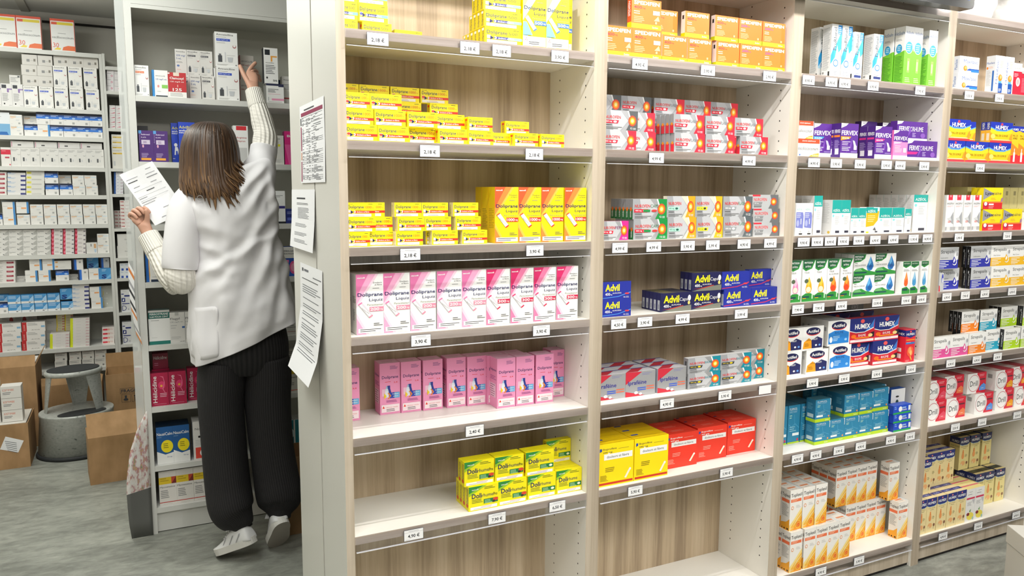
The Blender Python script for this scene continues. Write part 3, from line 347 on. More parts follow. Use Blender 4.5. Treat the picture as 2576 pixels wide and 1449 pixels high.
des('etv','tall white box black left side',W_,[r(.08,.8,.45,.95,'22262E'),p('F0A84A',.5,.78,.95,.78,.95,.74,.62,.74,.62,.62,.5,.62),t('Amoxicilline',.12,.57,.6,.025,BK),l(.12,.5,.7,6,.045,'6A6A6E'),t('teva',.62,.06,.3,.06,'333333',0,.01),e(.2,.16,.06,.03,'333333')],L='2A2C32')
des('epw','white pink-striped antibiotic box',W_,[r(0,.85,1,1,'2A2E50'),r(0,.82,.7,.9,W_),l(.1,.7,.6,3,.07,'55585A'),l(.1,.46,.8,1,.04,'E8A0B8'),r(.3,.14,1,.24,'F0A0C0'),r(.1,.12,.14,.3,'B8BCC0'),l(.1,.06,.8,1,.03,GY)],L='9A9A96')
des('edb','narrow dark blue box',"1E3458",[r(0,.3,1,.7,'2A6AB0'),l(.2,.8,.6,2,.06,W_)]);des('eww','plain white antibiotic box','E0DEDA',[t('Amoxicilline',.1,.85,.8,.05,'3A3A3E'),l(.1,.7,.7,4,.05,'7A7A7E'),r(.1,.2,.5,.25,'B84A4A')])
des('epu','purple cough syrup box','4E2878',[r(0,.9,.2,1,'5AA0E0'),t('Ambroxol',.16,.85,.6,.05,'E8D8F4'),t('0,6%',.16,.76,.35,.04,'E8D8F4'),r(.18,.56,.76,.7,'D8CCE0'),l(.3,.64,.3,2,.04,'7A5A98'),e(.28,.5,.06,.05,'E8B0C8'),l(.15,.26,.5,5,.03,'C0A8D8'),r(.12,.05,.8,.12,'F0A83A'),t('Ambroxol',.02,.6,.07,.3,'B8A8D8',90,0)])
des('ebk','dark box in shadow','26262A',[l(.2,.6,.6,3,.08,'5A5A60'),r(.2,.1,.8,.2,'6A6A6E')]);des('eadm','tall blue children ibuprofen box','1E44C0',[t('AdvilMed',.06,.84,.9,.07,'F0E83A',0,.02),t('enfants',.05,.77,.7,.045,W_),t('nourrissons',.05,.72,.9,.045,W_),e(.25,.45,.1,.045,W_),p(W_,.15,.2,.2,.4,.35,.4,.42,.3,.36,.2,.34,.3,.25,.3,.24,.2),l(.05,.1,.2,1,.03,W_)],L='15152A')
des('epi','bright pink box',"E0407A",[t('TIL',.55,.75,.35,.08,W_),l(.1,.6,.6,3,.05,'F8C0D0')]);des('earg','tall white box red header patch',W_,[r(.2,.88,.9,.99,'D8303A'),t('Arginine',.2,.65,.7,.06,'B83A40'),t('Veyron',.25,.56,.55,.06,'B83A40'),r(.25,.05,.9,.42,'D0D0CE')])
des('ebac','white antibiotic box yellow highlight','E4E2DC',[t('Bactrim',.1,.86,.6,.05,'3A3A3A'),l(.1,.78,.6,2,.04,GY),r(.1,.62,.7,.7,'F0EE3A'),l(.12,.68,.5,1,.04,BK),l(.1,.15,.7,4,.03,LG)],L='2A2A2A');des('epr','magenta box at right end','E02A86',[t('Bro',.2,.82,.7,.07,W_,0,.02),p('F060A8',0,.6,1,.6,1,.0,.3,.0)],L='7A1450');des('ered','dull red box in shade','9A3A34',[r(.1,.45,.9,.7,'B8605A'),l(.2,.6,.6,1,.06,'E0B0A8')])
des('e3b','dark blue box violet lettering','22307A',[l(.1,.75,.7,2,.1,'A8B0E0'),r(.1,.2,.5,.4,'5A6AC0')],T='AAAAB4');des('e3w','tall white box navy bottom row',W_,[l(.05,.85,.8,2,.04,GY),r(0,0,1,.06,'22262E'),r(.5,.46,.98,.54,'3A3480'),e(.2,.34,.07,.03,'55585A'),l(.2,.15,.3,1,.02,GY)],L='2A8AD0',lops=[]);des('e3s','narrow white box blue edge',W_,[r(0,0,.2,1,'2A7AC8'),l(.3,.5,.6,2,.05,BK)])
des('e4b','tall white box blue left edge','EAE8E4',[r(0,0,.13,1,'1E6AC0'),p('E8A838',.13,0,.17,.2,.15,.6,.13,.9,.12,.6),r(.2,.0,.85,.07,'22304A'),l(.25,.14,.3,1,.02,GY),e(.38,.34,.05,.03,'D85A4A'),r(.85,0,1,.1,'3A7AE0')],L='1E6AC0');des('eeff','blue paediatric box white header','2858B8',[r(0,.62,1,1,'ECEAE4'),t('EFFERALGAN',.06,.83,.88,.06,'2A2A3A',0,.01),t('PÉDIATRIQUE',.06,.74,.86,.06,'2A2A3A',0,.01),r(.05,.46,.5,.56,'F080B0'),e(.85,.3,.3,.22,'F0609A'),e(.85,.3,.2,.14,'F8A0C0')])
des('efer','white box dark green bands',W_,[r(0,.76,1,.94,'1E6A60'),r(0,0,1,.1,'1E7A70'),t('FERROSTRANE',.06,.86,.88,.06,W_),t('0,68 POUR CENT',.06,.78,.88,.055,W_),l(.12,.7,.5,1,.03,GY),l(.12,.2,.3,1,.02,LG),r(0,.94,1,1,'C8C8C4')],T='5A6A64');des('efla','white antibiotic suspension box','E6E4E0',[t('Flagyl',.04,.74,.62,.09,'3A3A3E',0,.0),t('125 mg/5 ml',.04,.66,.8,.045,'77797C',0,0),l(.06,.56,.4,2,.08,LG),r(.8,.48,.98,.54,'3A6AB0'),l(.06,.2,.8,3,.035,LG),t('sanofi',.62,.04,.3,.025,'333333'),r(.35,.9,.6,1,'C0C0BC')],T='A8A6A0');des('e5w','white flat box grey print','D8D6D0',[l(.1,.6,.6,2,.12,GY),l(.1,.2,.8,1,.08,'B87878')])
HC='B01C48'
des('ehe','crimson cough syrup box','B41A48',[t('Hélicidine',.1,.1,.24,.8,W_,90,.01),e(.62,.62,.2,.12,'E03A70'),p('E87898',.5,.9,.72,.88,.8,.7,.7,.5,.8,.4,.78,.38,.66,.5,.76,.7,.7,.85),e(.6,.6,.07,.035,'F0B040'),l(.5,.36,.4,3,.045,'F0C0D0'),l(.15,.05,.7,1,.02,'E8A0B8')],L='8A1238',T='7A1432',lops=[t('Hélicidine',.3,.1,.35,.7,'E8C0CC',90,0)]);des('ehs','small dark crimson box','8A1A38',[t('Hélicidine',.06,.62,.86,.22,W_,0,.0),l(.1,.35,.3,2,.12,'C07088')])
des('e6m','white box yellow header black mark','E4E0D8',[r(0,.62,.65,.86,'E8C82A'),r(.65,.62,1,.86,'2A2A2A'),t('Mycostatine',.06,.46,.86,.08,'4A4A4A',0,0),l(.1,.36,.6,3,.06,GY),r(0,.05,1,.07,RD)]);des('e6w','beige-white box end label','CFCBC0',[l(.1,.75,.6,4,.12,'6A6A66'),r(.35,.1,.5,.3,'4A4A4A')])
des('ena','blue travel sickness box yellow disc','1C5A98',[p(W_,0,0,1,0,1,.3,.5,.25,0,.35),t('NausiCalm',.03,.77,.94,.08,W_,0,.01),l(.03,.72,.4,1,.02,'A8C8E8'),e(.62,.47,.36,.17,'F7E21A'),l(.4,.53,.42,3,.05,'8A7A10'),t('Sirop',.6,.16,.3,.04,'3A5A9A',0,0)],T='14283C',L='174A80');des('e7w','tall white box red square foot','E8E6E2',[t('Noctium',.1,.78,.7,.06,'4A4A4A',0,0),e(.3,.6,.06,.03,BK),l(.1,.5,.6,4,.04,LG),r(.1,.03,.9,.32,'E84A3A'),e(.6,.17,.3,.12,W_)]);des('e7t','teal box white disc','2A8A98',[r(0,0,.08,1,W_),e(.75,.5,.3,.22,'D0E8EC'),e(.75,.5,.2,.14,'3A6A8A')],T='D8D8D4')
des('emy','white antifungal box yellow header','E8E4DE',[r(0,.62,.72,.82,'E8C82A'),p('7A2A24',.72,.62,1,.62,1,.82),p('C84A30',.72,.82,.72,.62,1,.82),l(.08,.77,.55,2,.06,'B89A20'),t('Mycostatine',.05,.5,.86,.06,'4A4A4A',0,0),l(.08,.42,.5,5,.05,GY),r(0,.08,1,.1,'C83A30'),l(.2,.03,.6,1,.02,LG)],T='6A6A64',tops=[])
des('fos','white flu box red and yellow trim',W_,[r(0,.93,1,1,'E4502E'),r(0,0,.02,1,'E4502E'),r(.98,0,1,1,'E4502E'),r(.05,.82,.95,.9,'EED832'),r(.05,.82,.28,.9,'E8562E'),l(.3,.55,.5,1,.03,GY),t('oscillococcinum',.06,.4,.88,.07,'4A4A4A',0,0),t('30',.08,.12,.24,.14,'E8502E',0,0),p('F07030',.45,.04,.98,.04,.98,.18,.7,.19,.5,.14),p('F2D83A',.1,.05,.36,.05,.4,.1,.25,.12)],L='B87A5A',lops=[r(0,.9,1,1,'C84828'),r(.1,.2,.9,.5,'D8C0A8'),r(0,0,1,.2,'D8502E')])
des('fpu','white box dark square purple mark','E2E0DE',[r(.08,.8,.5,.95,'2A2E38'),r(.55,.74,1,.79,'8A6AA8'),r(.55,.62,.72,.79,'8A6AA8'),l(.1,.55,.6,7,.05,GY),e(.25,.12,.07,.035,BK),l(.65,.05,.3,1,.02,BK)],L='3A3A3E');des('fsm','small white printed box','DAD8D4',[l(.1,.7,.7,4,.15,GY),r(.75,.75,.95,.95,'55585A')]);des('fam','white antibiotic box blue strip','EEECE8',amox());des('fpl','flat white antibiotic box end','D6D2CC',[r(.3,.3,.5,.55,'8A8A8A'),l(.55,.4,.3,1,.08,'A8A8A8'),r(.75,.35,.88,.6,'7A7468')],T='C4C0BA')
des('fbt','tall pale blue and white box','E4E8EC',[r(0,0,1,.5,'7AB0D8'),p('2A6AB0',.3,0,.9,0,.8,.15,.4,.15),l(.2,.8,.4,1,.03,GY)]);des('fcof','white tablet box orange line','E9E7E3',[t('Amoxicilline',.06,.84,.5,.07,'8A7A50',0,0),r(.06,.74,.5,.8,'E0A86A'),r(.5,.76,.95,.82,'C8E0F0'),l(.08,.64,.3,1,.06,'E8A060'),l(.5,.5,.4,2,.08,'C8CCD0'),r(.68,.1,.84,.26,'B0B0AE'),l(.08,.1,.2,1,.05,LG)])
des('fbl','white tablet box dark blue header','EDEBE8',[r(0,.5,1,1,'1E4E9E'),r(0,.84,1,1,'1A2440'),r(0,.5,1,.7,'2E78D8'),l(.08,.78,.6,2,.1,'B8CCEC'),e(.8,.6,.13,.07,'A8CCF4'),l(.08,.42,.2,1,.07,GY),r(.68,.1,.86,.28,'B0B0AE')]);des('forg','white tablet box blue edge orange line','ECEAE6',[r(.84,0,1,1,'4A90D0'),t('Amoxicilline',.08,.6,.35,.05,'6A6A6A',0,0),r(.4,.4,.8,.52,'F2A868'),l(.4,.36,.3,1,.05,LG)])
des('fas','narrow white antibiotic suspension box','E4E2DE',[t('Amoxicilline',.06,.88,.76,.045,'4A4A4A',0,0),l(.06,.84,.6,2,.03,GY),e(.82,.64,.12,.04,'A8A8A6'),e(.82,.655,.09,.03,'E4E2DE'),r(.2,.28,.38,.48,'55585A'),r(.5,.3,.6,.42,'C8CACC'),l(.2,.1,.6,1,.02,LG)],T='AAA8A4');des('frd','white box with red band','E8E4E0',[r(0,.62,1,.88,'D83048'),l(.1,.8,.5,1,.05,'F8C8D0'),r(.4,.42,.85,.5,'B84858'),r(.8,.05,.95,.12,'C85060')]);des('ffl','flat white box lying','DDDBD8',[r(.03,.1,.06,.9,'C87A98'),r(.3,.3,.45,.5,'4A4A4A'),l(.5,.6,.3,1,.1,LG)])
des('fpr','flat white box red-marked','E6E2DE',[r(.6,.3,.92,.7,'A83A4A'),l(.65,.55,.2,1,.15,'E8C0C4'),l(.05,.7,.4,3,.2,'B0AEAA')]);des('fpb','flat white box blue-marked','E4E2E0',[r(.72,.05,1,.45,'3A3E80'),l(.04,.8,.5,2,.2,'A8C0DC'),r(.0,.85,.2,1,'8AA8D0')]);des('fpy','flat white box yellow-marked','E2E0DA',[r(.03,.4,.28,.85,'E4DC60'),l(.1,.6,.12,1,.15,'8A8440'),l(.3,.3,.6,2,.15,'A8A6A2')]);des('fblf','flat pale blue-grey box','A8B4B8',[r(.8,.2,.9,.8,'4A5054'),l(.1,.6,.5,1,.2,'D8E0E4')])
des('fwh','flat white grey-lettered box','E4E2DE',[t('Paracétamol',.04,.55,.42,.2,'4A4C4E',0,0),p('BDBCB8',.6,0,1,.0,1,1,.75,.5),r(.58,.15,.66,.3,'55585A'),l(.04,.4,.15,1,.12,GY)],L='C0BEB8');des('frs','flat white box red left end','E6E0DE',[r(0,0,.22,1,'C8304A'),e(.12,.5,.08,.3,'E87890'),l(.3,.7,.5,2,.2,'A89A9A'),r(.78,.2,.97,.5,'8A8288')],L='8A2030')
des('fwb','white square box grey print','E2E0DC',[r(.4,.65,.5,.9,GY),r(.7,.5,.9,.9,'D8A878'),p('B8CCE0',.7,.4,.95,.4,.9,.1,.75,.1)]);des('fst','sky-blue box white foot','4E9AD4',[r(0,0,1,.26,'E8E8E8'),l(.08,.85,.6,3,.12,'C8E0F4'),t('S',.72,.22,.24,.5,'1A3A80',0,.05),p('A8D0F0',.6,.26,.75,.6,1,.9,1,.26),r(.6,.06,.75,.18,GY)]);des('fsq','tall sky-blue letter box','4A96D0',[t('S',.1,.05,.5,.4,'1A3A80',0,.05),l(.15,.9,.5,3,.08,'B8DCF4'),p('7AB8E4',.4,0,1,.5,1,.2,.6,0)]);des('fblr','white box upended blue left edge','ECEAE6',[r(0,0,.36,1,'2A70D0'),r(0,0,.14,1,'162040'),r(.6,.65,.8,.82,'A8A8A6')])
des('fpl2','flat white orange-marked box','E4E2DE',[r(.05,.5,.2,.85,'E0A868'),l(.3,.5,.5,1,.2,LG)]);des('fgr','pale grey box yellow mark','C4C6C0',[r(.15,.1,.2,.5,'D8C84A'),l(.2,.8,.5,1,.08,'EAEAE6'),e(.5,.3,.05,.08,'E8E8E4')]);des('flb','white box red logo edge','E9E6E2',[r(0,.0,.2,1,'C42A2E'),t('ELUSANE',.06,.12,.07,.6,'E8C0B8',90,0),l(.24,.85,.5,3,.1,'9A9896'),r(.82,.4,.98,.6,'8AB8D8'),t('A>I<A',.4,.12,.36,.1,'6A6460',0,0)]);des('fgs','small grey-white box',"C6C4BE",[l(.1,.7,.6,3,.1,GY)])
des('fyp','thin cream-yellow box','DCD4B0',[r(0,0,.12,1,'E8CE2A'),r(.7,.2,1,.5,'C8505A'),l(.2,.6,.4,1,.2,'A09A80')]);des('fwy','thin white box pink lettering','E6E2DE',[r(0,0,.14,1,'DDE62A'),t('LYRICA',.8,.2,.18,.5,'C04060',0,0),l(.3,.6,.3,1,.2,LG)]);des('fpk','flat white box pink-red mark','EAE2DE',[r(.06,.25,.45,.65,'E03A4A'),e(.55,.45,.05,.25,'F08A6A'),l(.62,.6,.3,2,.2,'D8B0A8')]);des('ftr','grey-white box red corner','CCC8C2',[e(.0,.4,.15,.5,'A83430'),l(.3,.8,.5,3,.12,'9A9896'),r(.7,.1,.95,.35,'7AA8C8')]);des('fbo','white printed box low shelf','D8D5CE',[l(.06,.85,.8,3,.1,'6A6A68'),l(.06,.3,.3,1,.08,'C88A80'),r(.65,.1,.8,.3,'7A7A78')])
des('gpk','small white box pink ring','E6E2E4',[l(.05,.85,.6,1,.1,'4A4A4A'),e(.7,.5,.14,.16,'D0688A'),e(.7,.5,.08,.09,'E6E2E4'),l(.1,.2,.6,1,.08,LG)]);des('gtr','small white box red wedge','E4E0E0',[p('C03A58',.1,.2,.9,.3,.9,.5),r(.1,.8,.9,.85,'B8B4B4')]);des('gye','small white box ochre line','E4E1D8',[r(.1,.35,.9,.6,'E4C04A'),t('CO3',.1,.35,.3,.22,'3A3A3A'),l(.1,.8,.5,1,.1,GY)]);des('gwt','tall white box ochre line','E4E1DA',[r(.08,.78,.85,.86,'E4C04A'),l(.1,.95,.7,1,.03,'6A6A6A'),l(.1,.8,.3,1,.05,BK),r(.12,.15,.25,.4,'C8CACC')])
des('gbl','small white box blue left end','E4E4E8',[r(0,0,.2,1,'2A5AA0'),t('OP',.7,.3,.25,.4,'8A3A6A',0,0),l(.3,.6,.25,1,.15,'4A4A9A')]);des('grd','flat white box red dashes','E8E0DC',[p('B03A40',.05,.5,.4,.4,.4,.65,.05,.65),p('B03A40',.55,.4,.95,.5,.95,.65,.55,.65)]);des('gcel','large white eye-drop box','E4E2DE',[t('CELLUVISC',.5,.5,.46,.1,'4A4A4E',0,0),l(.6,.75,.3,1,.04,LG),l(.6,.3,.3,3,.07,LG)]);des('gbv','small white blue-footed vial box','E4E8EC',[r(.3,0,.8,.3,'2A50A8'),l(.2,.8,.6,2,.08,'8AA8D0')]);des('gdt','white box big navy letter','E2E2E2',[l(.2,.93,.5,1,.02,GY),r(.05,.8,.3,.84,'22307A'),r(.35,.7,.92,.77,'22307A'),r(.05,.46,.42,.64,'22307A'),p(W_,.14,.5,.3,.5,.32,.6,.2,.6),r(.08,.36,.85,.4,'22307A'),t('D',.08,.06,.45,.24,'22307A',0,-.01),t('e',.66,.08,.14,.08,'8A8AA0',0,-.01)]);des('ggr','thin white box dark green end','C8D0C4',[r(0,0,.15,1,'2A6A3A'),r(.3,.3,.9,.6,'55605A')])
DIM={'dol500e':(0.1169,0.0455,0.026),'dol500g':(0.0835,0.047,0.028),'dol1000':(0.0873,0.0418,0.026),'dol1000e':(0.0797,0.0388,0.03),'dol1000t':(0.078,0.0394,0.028),'liq500':(0.0776,0.165,0.045),'liq1000':(0.0763,0.1635,0.046),'liq200':(0.0765,0.166,0.048),'liq300':(0.0765,0.165,0.048),'pink':(0.064,0.158,0.055),'dolpro':(0.098,0.076,0.024),'dolrh':(0.1,0.076,0.024),'spedl':(0.112,0.0891,0.022),'sped4':(0.0984,0.0806,0.02),'sped2':(0.1018,0.0805,0.02),'nuro':(0.1244,0.0604,0.018),'nurok':(0.129,0.0604,0.018),'nurofl':(0.1257,0.0605,0.018),'nurocap':(0.1339,0.0647,0.02),'nurofem':(0.128,0.06,0.02),'nuroau':(0.1179,0.0695,0.02),'nuroye':(0.1134,0.0695,0.02),'nurogr':(0.1301,0.0695,0.02),'nurosm':(0.1205,0.0483,0.02),'advil':(0.1222,0.0612,0.022),'advilb':(0.1151,0.0559,0.03),'advilcap':(0.1273,0.0625,0.02),'ipra':(0.12,0.083,0.05),'nurorh':(0.1422,0.0542,0.024),'ib200':(0.139,0.143,0.05),'ib400':(0.136,0.1231,0.045),'prorh':(0.05,0.1878,0.04),'prorhb':(0.05,0.168,0.042),'actis':(0.05,0.2119,0.042),'oscil':(0.108,0.0616,0.05),'fervo':(0.0901,0.1251,0.03),'fervb':(0.09,0.124,0.03),'fervp':(0.092,0.122,0.035),'fervk':(0.0867,0.1101,0.03),'fervr':(0.1767,0.0751,0.03),'fervt':(0.088,0.15,0.03),'azsn':(0.0408,0.1158,0.035),'aztl':(0.0424,0.1424,0.06),'az2':(0.0477,0.1271,0.05),'azs':(0.0398,0.0977,0.03),'azk':(0.073,0.1,0.03),'azw':(0.0695,0.098,0.04),'azs2':(0.0375,0.0932,0.03),'azt':(0.0834,0.148,0.034),'phpk':(0.0613,0.1509,0.045),'phye':(0.0613,0.1509,0.045),'phor':(0.0613,0.1509,0.045),'phw':(0.1178,0.0807,0.03),'phso':(0.0453,0.1278,0.03),'phsb':(0.0447,0.1266,0.03),'actn':(0.1139,0.0906,0.026),'actr':(0.1182,0.0973,0.026),'humr':(0.1436,0.0976,0.03),'humrd':(0.058,0.133,0.055),'humdk':(0.1,0.05,0.06),'fltl':(0.074,0.1509,0.05),'fltn':(0.0615,0.151,0.05),'flu':(0.0807,0.0885,0.045),'fluw':(0.1193,0.092,0.035),'inh':(0.105,0.0364,0.035),'leaf':(0.085,0.16,0.03),'topl':(0.062,0.16,0.042),'max':(0.122,0.066,0.03),'maxt':(0.0601,0.1519,0.038),'coll':(0.06,0.1307,0.03),'collb':(0.08,0.118,0.05),'humg':(0.1464,0.0837,0.02),'humy':(0.0531,0.1561,0.04),'angi':(0.0511,0.1479,0.035),'lys':(0.1302,0.0899,0.026),'lysw':(0.1,0.075,0.02),'lysc':(0.055,0.0913,0.08),'stb':(0.1351,0.089,0.018),'sty':(0.1351,0.089,0.018),'stpk':(0.1177,0.0905,0.018),'stor':(0.1177,0.0905,0.018),'stcy':(0.1177,0.0905,0.018),'stgr':(0.1177,0.0905,0.018),'strb':(0.028,0.075,0.02),'drr':(0.128,0.09,0.05),'dro':(0.128,0.09,0.05),'drb':(0.128,0.09,0.05),'dry':(0.128,0.09,0.05),'toux':(0.0625,0.152,0.045),'toux2':(0.062,0.148,0.045),'tgras':(0.069,0.157,0.05),'eao':(0.055,0.1287,0.05),'ebl':(0.0623,0.1131,0.05),'ecl':(0.0731,0.1079,0.05),'eam':(0.0951,0.1491,0.06),'e25':(0.047,0.11,0.05),'eav':(0.0543,0.11,0.05),'etv':(0.0617,0.1582,0.05),'epw':(0.0784,0.0867,0.08),'edb':(0.0419,0.1193,0.05),'eww':(0.07,0.13,0.05),'e5h':(0.0617,0.11,0.05),'epu':(0.0579,0.1332,0.05),'ebk':(0.0436,0.16,0.06),'eadm':(0.0679,0.1757,0.05),'epi':(0.0415,0.1371,0.05),'earg':(0.063,0.1701,0.05),'ebac':(0.0519,0.1325,0.05),'epr':(0.06,0.1539,0.05),'ered':(0.0618,0.14,0.06),'e3b':(0.0612,0.0688,0.05),'e3w':(0.0564,0.1518,0.05),'e3s':(0.0328,0.0953,0.05),'e4b':(0.094,0.153,0.06),'eeff':(0.0573,0.1398,0.05),'efer':(0.0865,0.1539,0.06),'efla':(0.0626,0.1401,0.05),'e5w':(0.08,0.071,0.05),'ehs':(0.0646,0.0718,0.05),'ehe':(0.0727,0.1515,0.05),'e6w':(0.09,0.07,0.05),'e6m':(0.08,0.1418,0.05),'ena':(0.0693,0.1736,0.05),'e7w':(0.09,0.1793,0.05),'e7t':(0.09,0.1329,0.05),'emy':(0.0727,0.1619,0.05),'fos':(0.1342,0.2018,0.1),'fpu':(0.0585,0.1402,0.05),'fsm':(0.0585,0.0548,0.05),'fam':(0.0772,0.1346,0.05),'fpl':(0.084,0.0635,0.07),'fbt':(0.09,0.1403,0.06),'fcof':(0.0699,0.0648,0.06),'fbl':(0.074,0.0745,0.06),'forg':(0.0679,0.073,0.06),'fas':(0.052,0.1188,0.05),'frd':(0.0524,0.1177,0.05),'ffl':(0.1251,0.0386,0.09),'fpr':(0.12,0.0288,0.08),'fpb':(0.0977,0.0282,0.08),'fpy':(0.1,0.0305,0.08),'fblf':(0.0939,0.0241,0.08),'fwh':(0.0775,0.0329,0.09),'frs':(0.0633,0.0278,0.1),'fwb':(0.0639,0.0723,0.06),'fst':(0.0707,0.0567,0.06),'fsq':(0.0681,0.0711,0.06),'fblr':(0.0589,0.0684,0.07),'fpl2':(0.0977,0.0288,0.09),'fgr':(0.0662,0.0719,0.06),'flb':(0.1299,0.0618,0.09),'fgs':(0.06,0.0617,0.06),'fyp':(0.0482,0.0175,0.09),'fwy':(0.1128,0.0195,0.09),'fpk':(0.074,0.0289,0.09),'ftr':(0.072,0.0465,0.08),'fbo':(0.0701,0.056,0.07),'gpk':(0.0424,0.0401,0.08),'gtr':(0.035,0.03,0.08),'gye':(0.0693,0.034,0.08),'gwt':(0.075,0.1203,0.08),'gbl':(0.0561,0.0208,0.08),'grd':(0.058,0.0235,0.08),'gcel':(0.095,0.0804,0.1),'gbv':(0.028,0.05,0.05),'gdt':(0.059,0.1505,0.06),'ggr':(0.065,0.0195,0.08)}
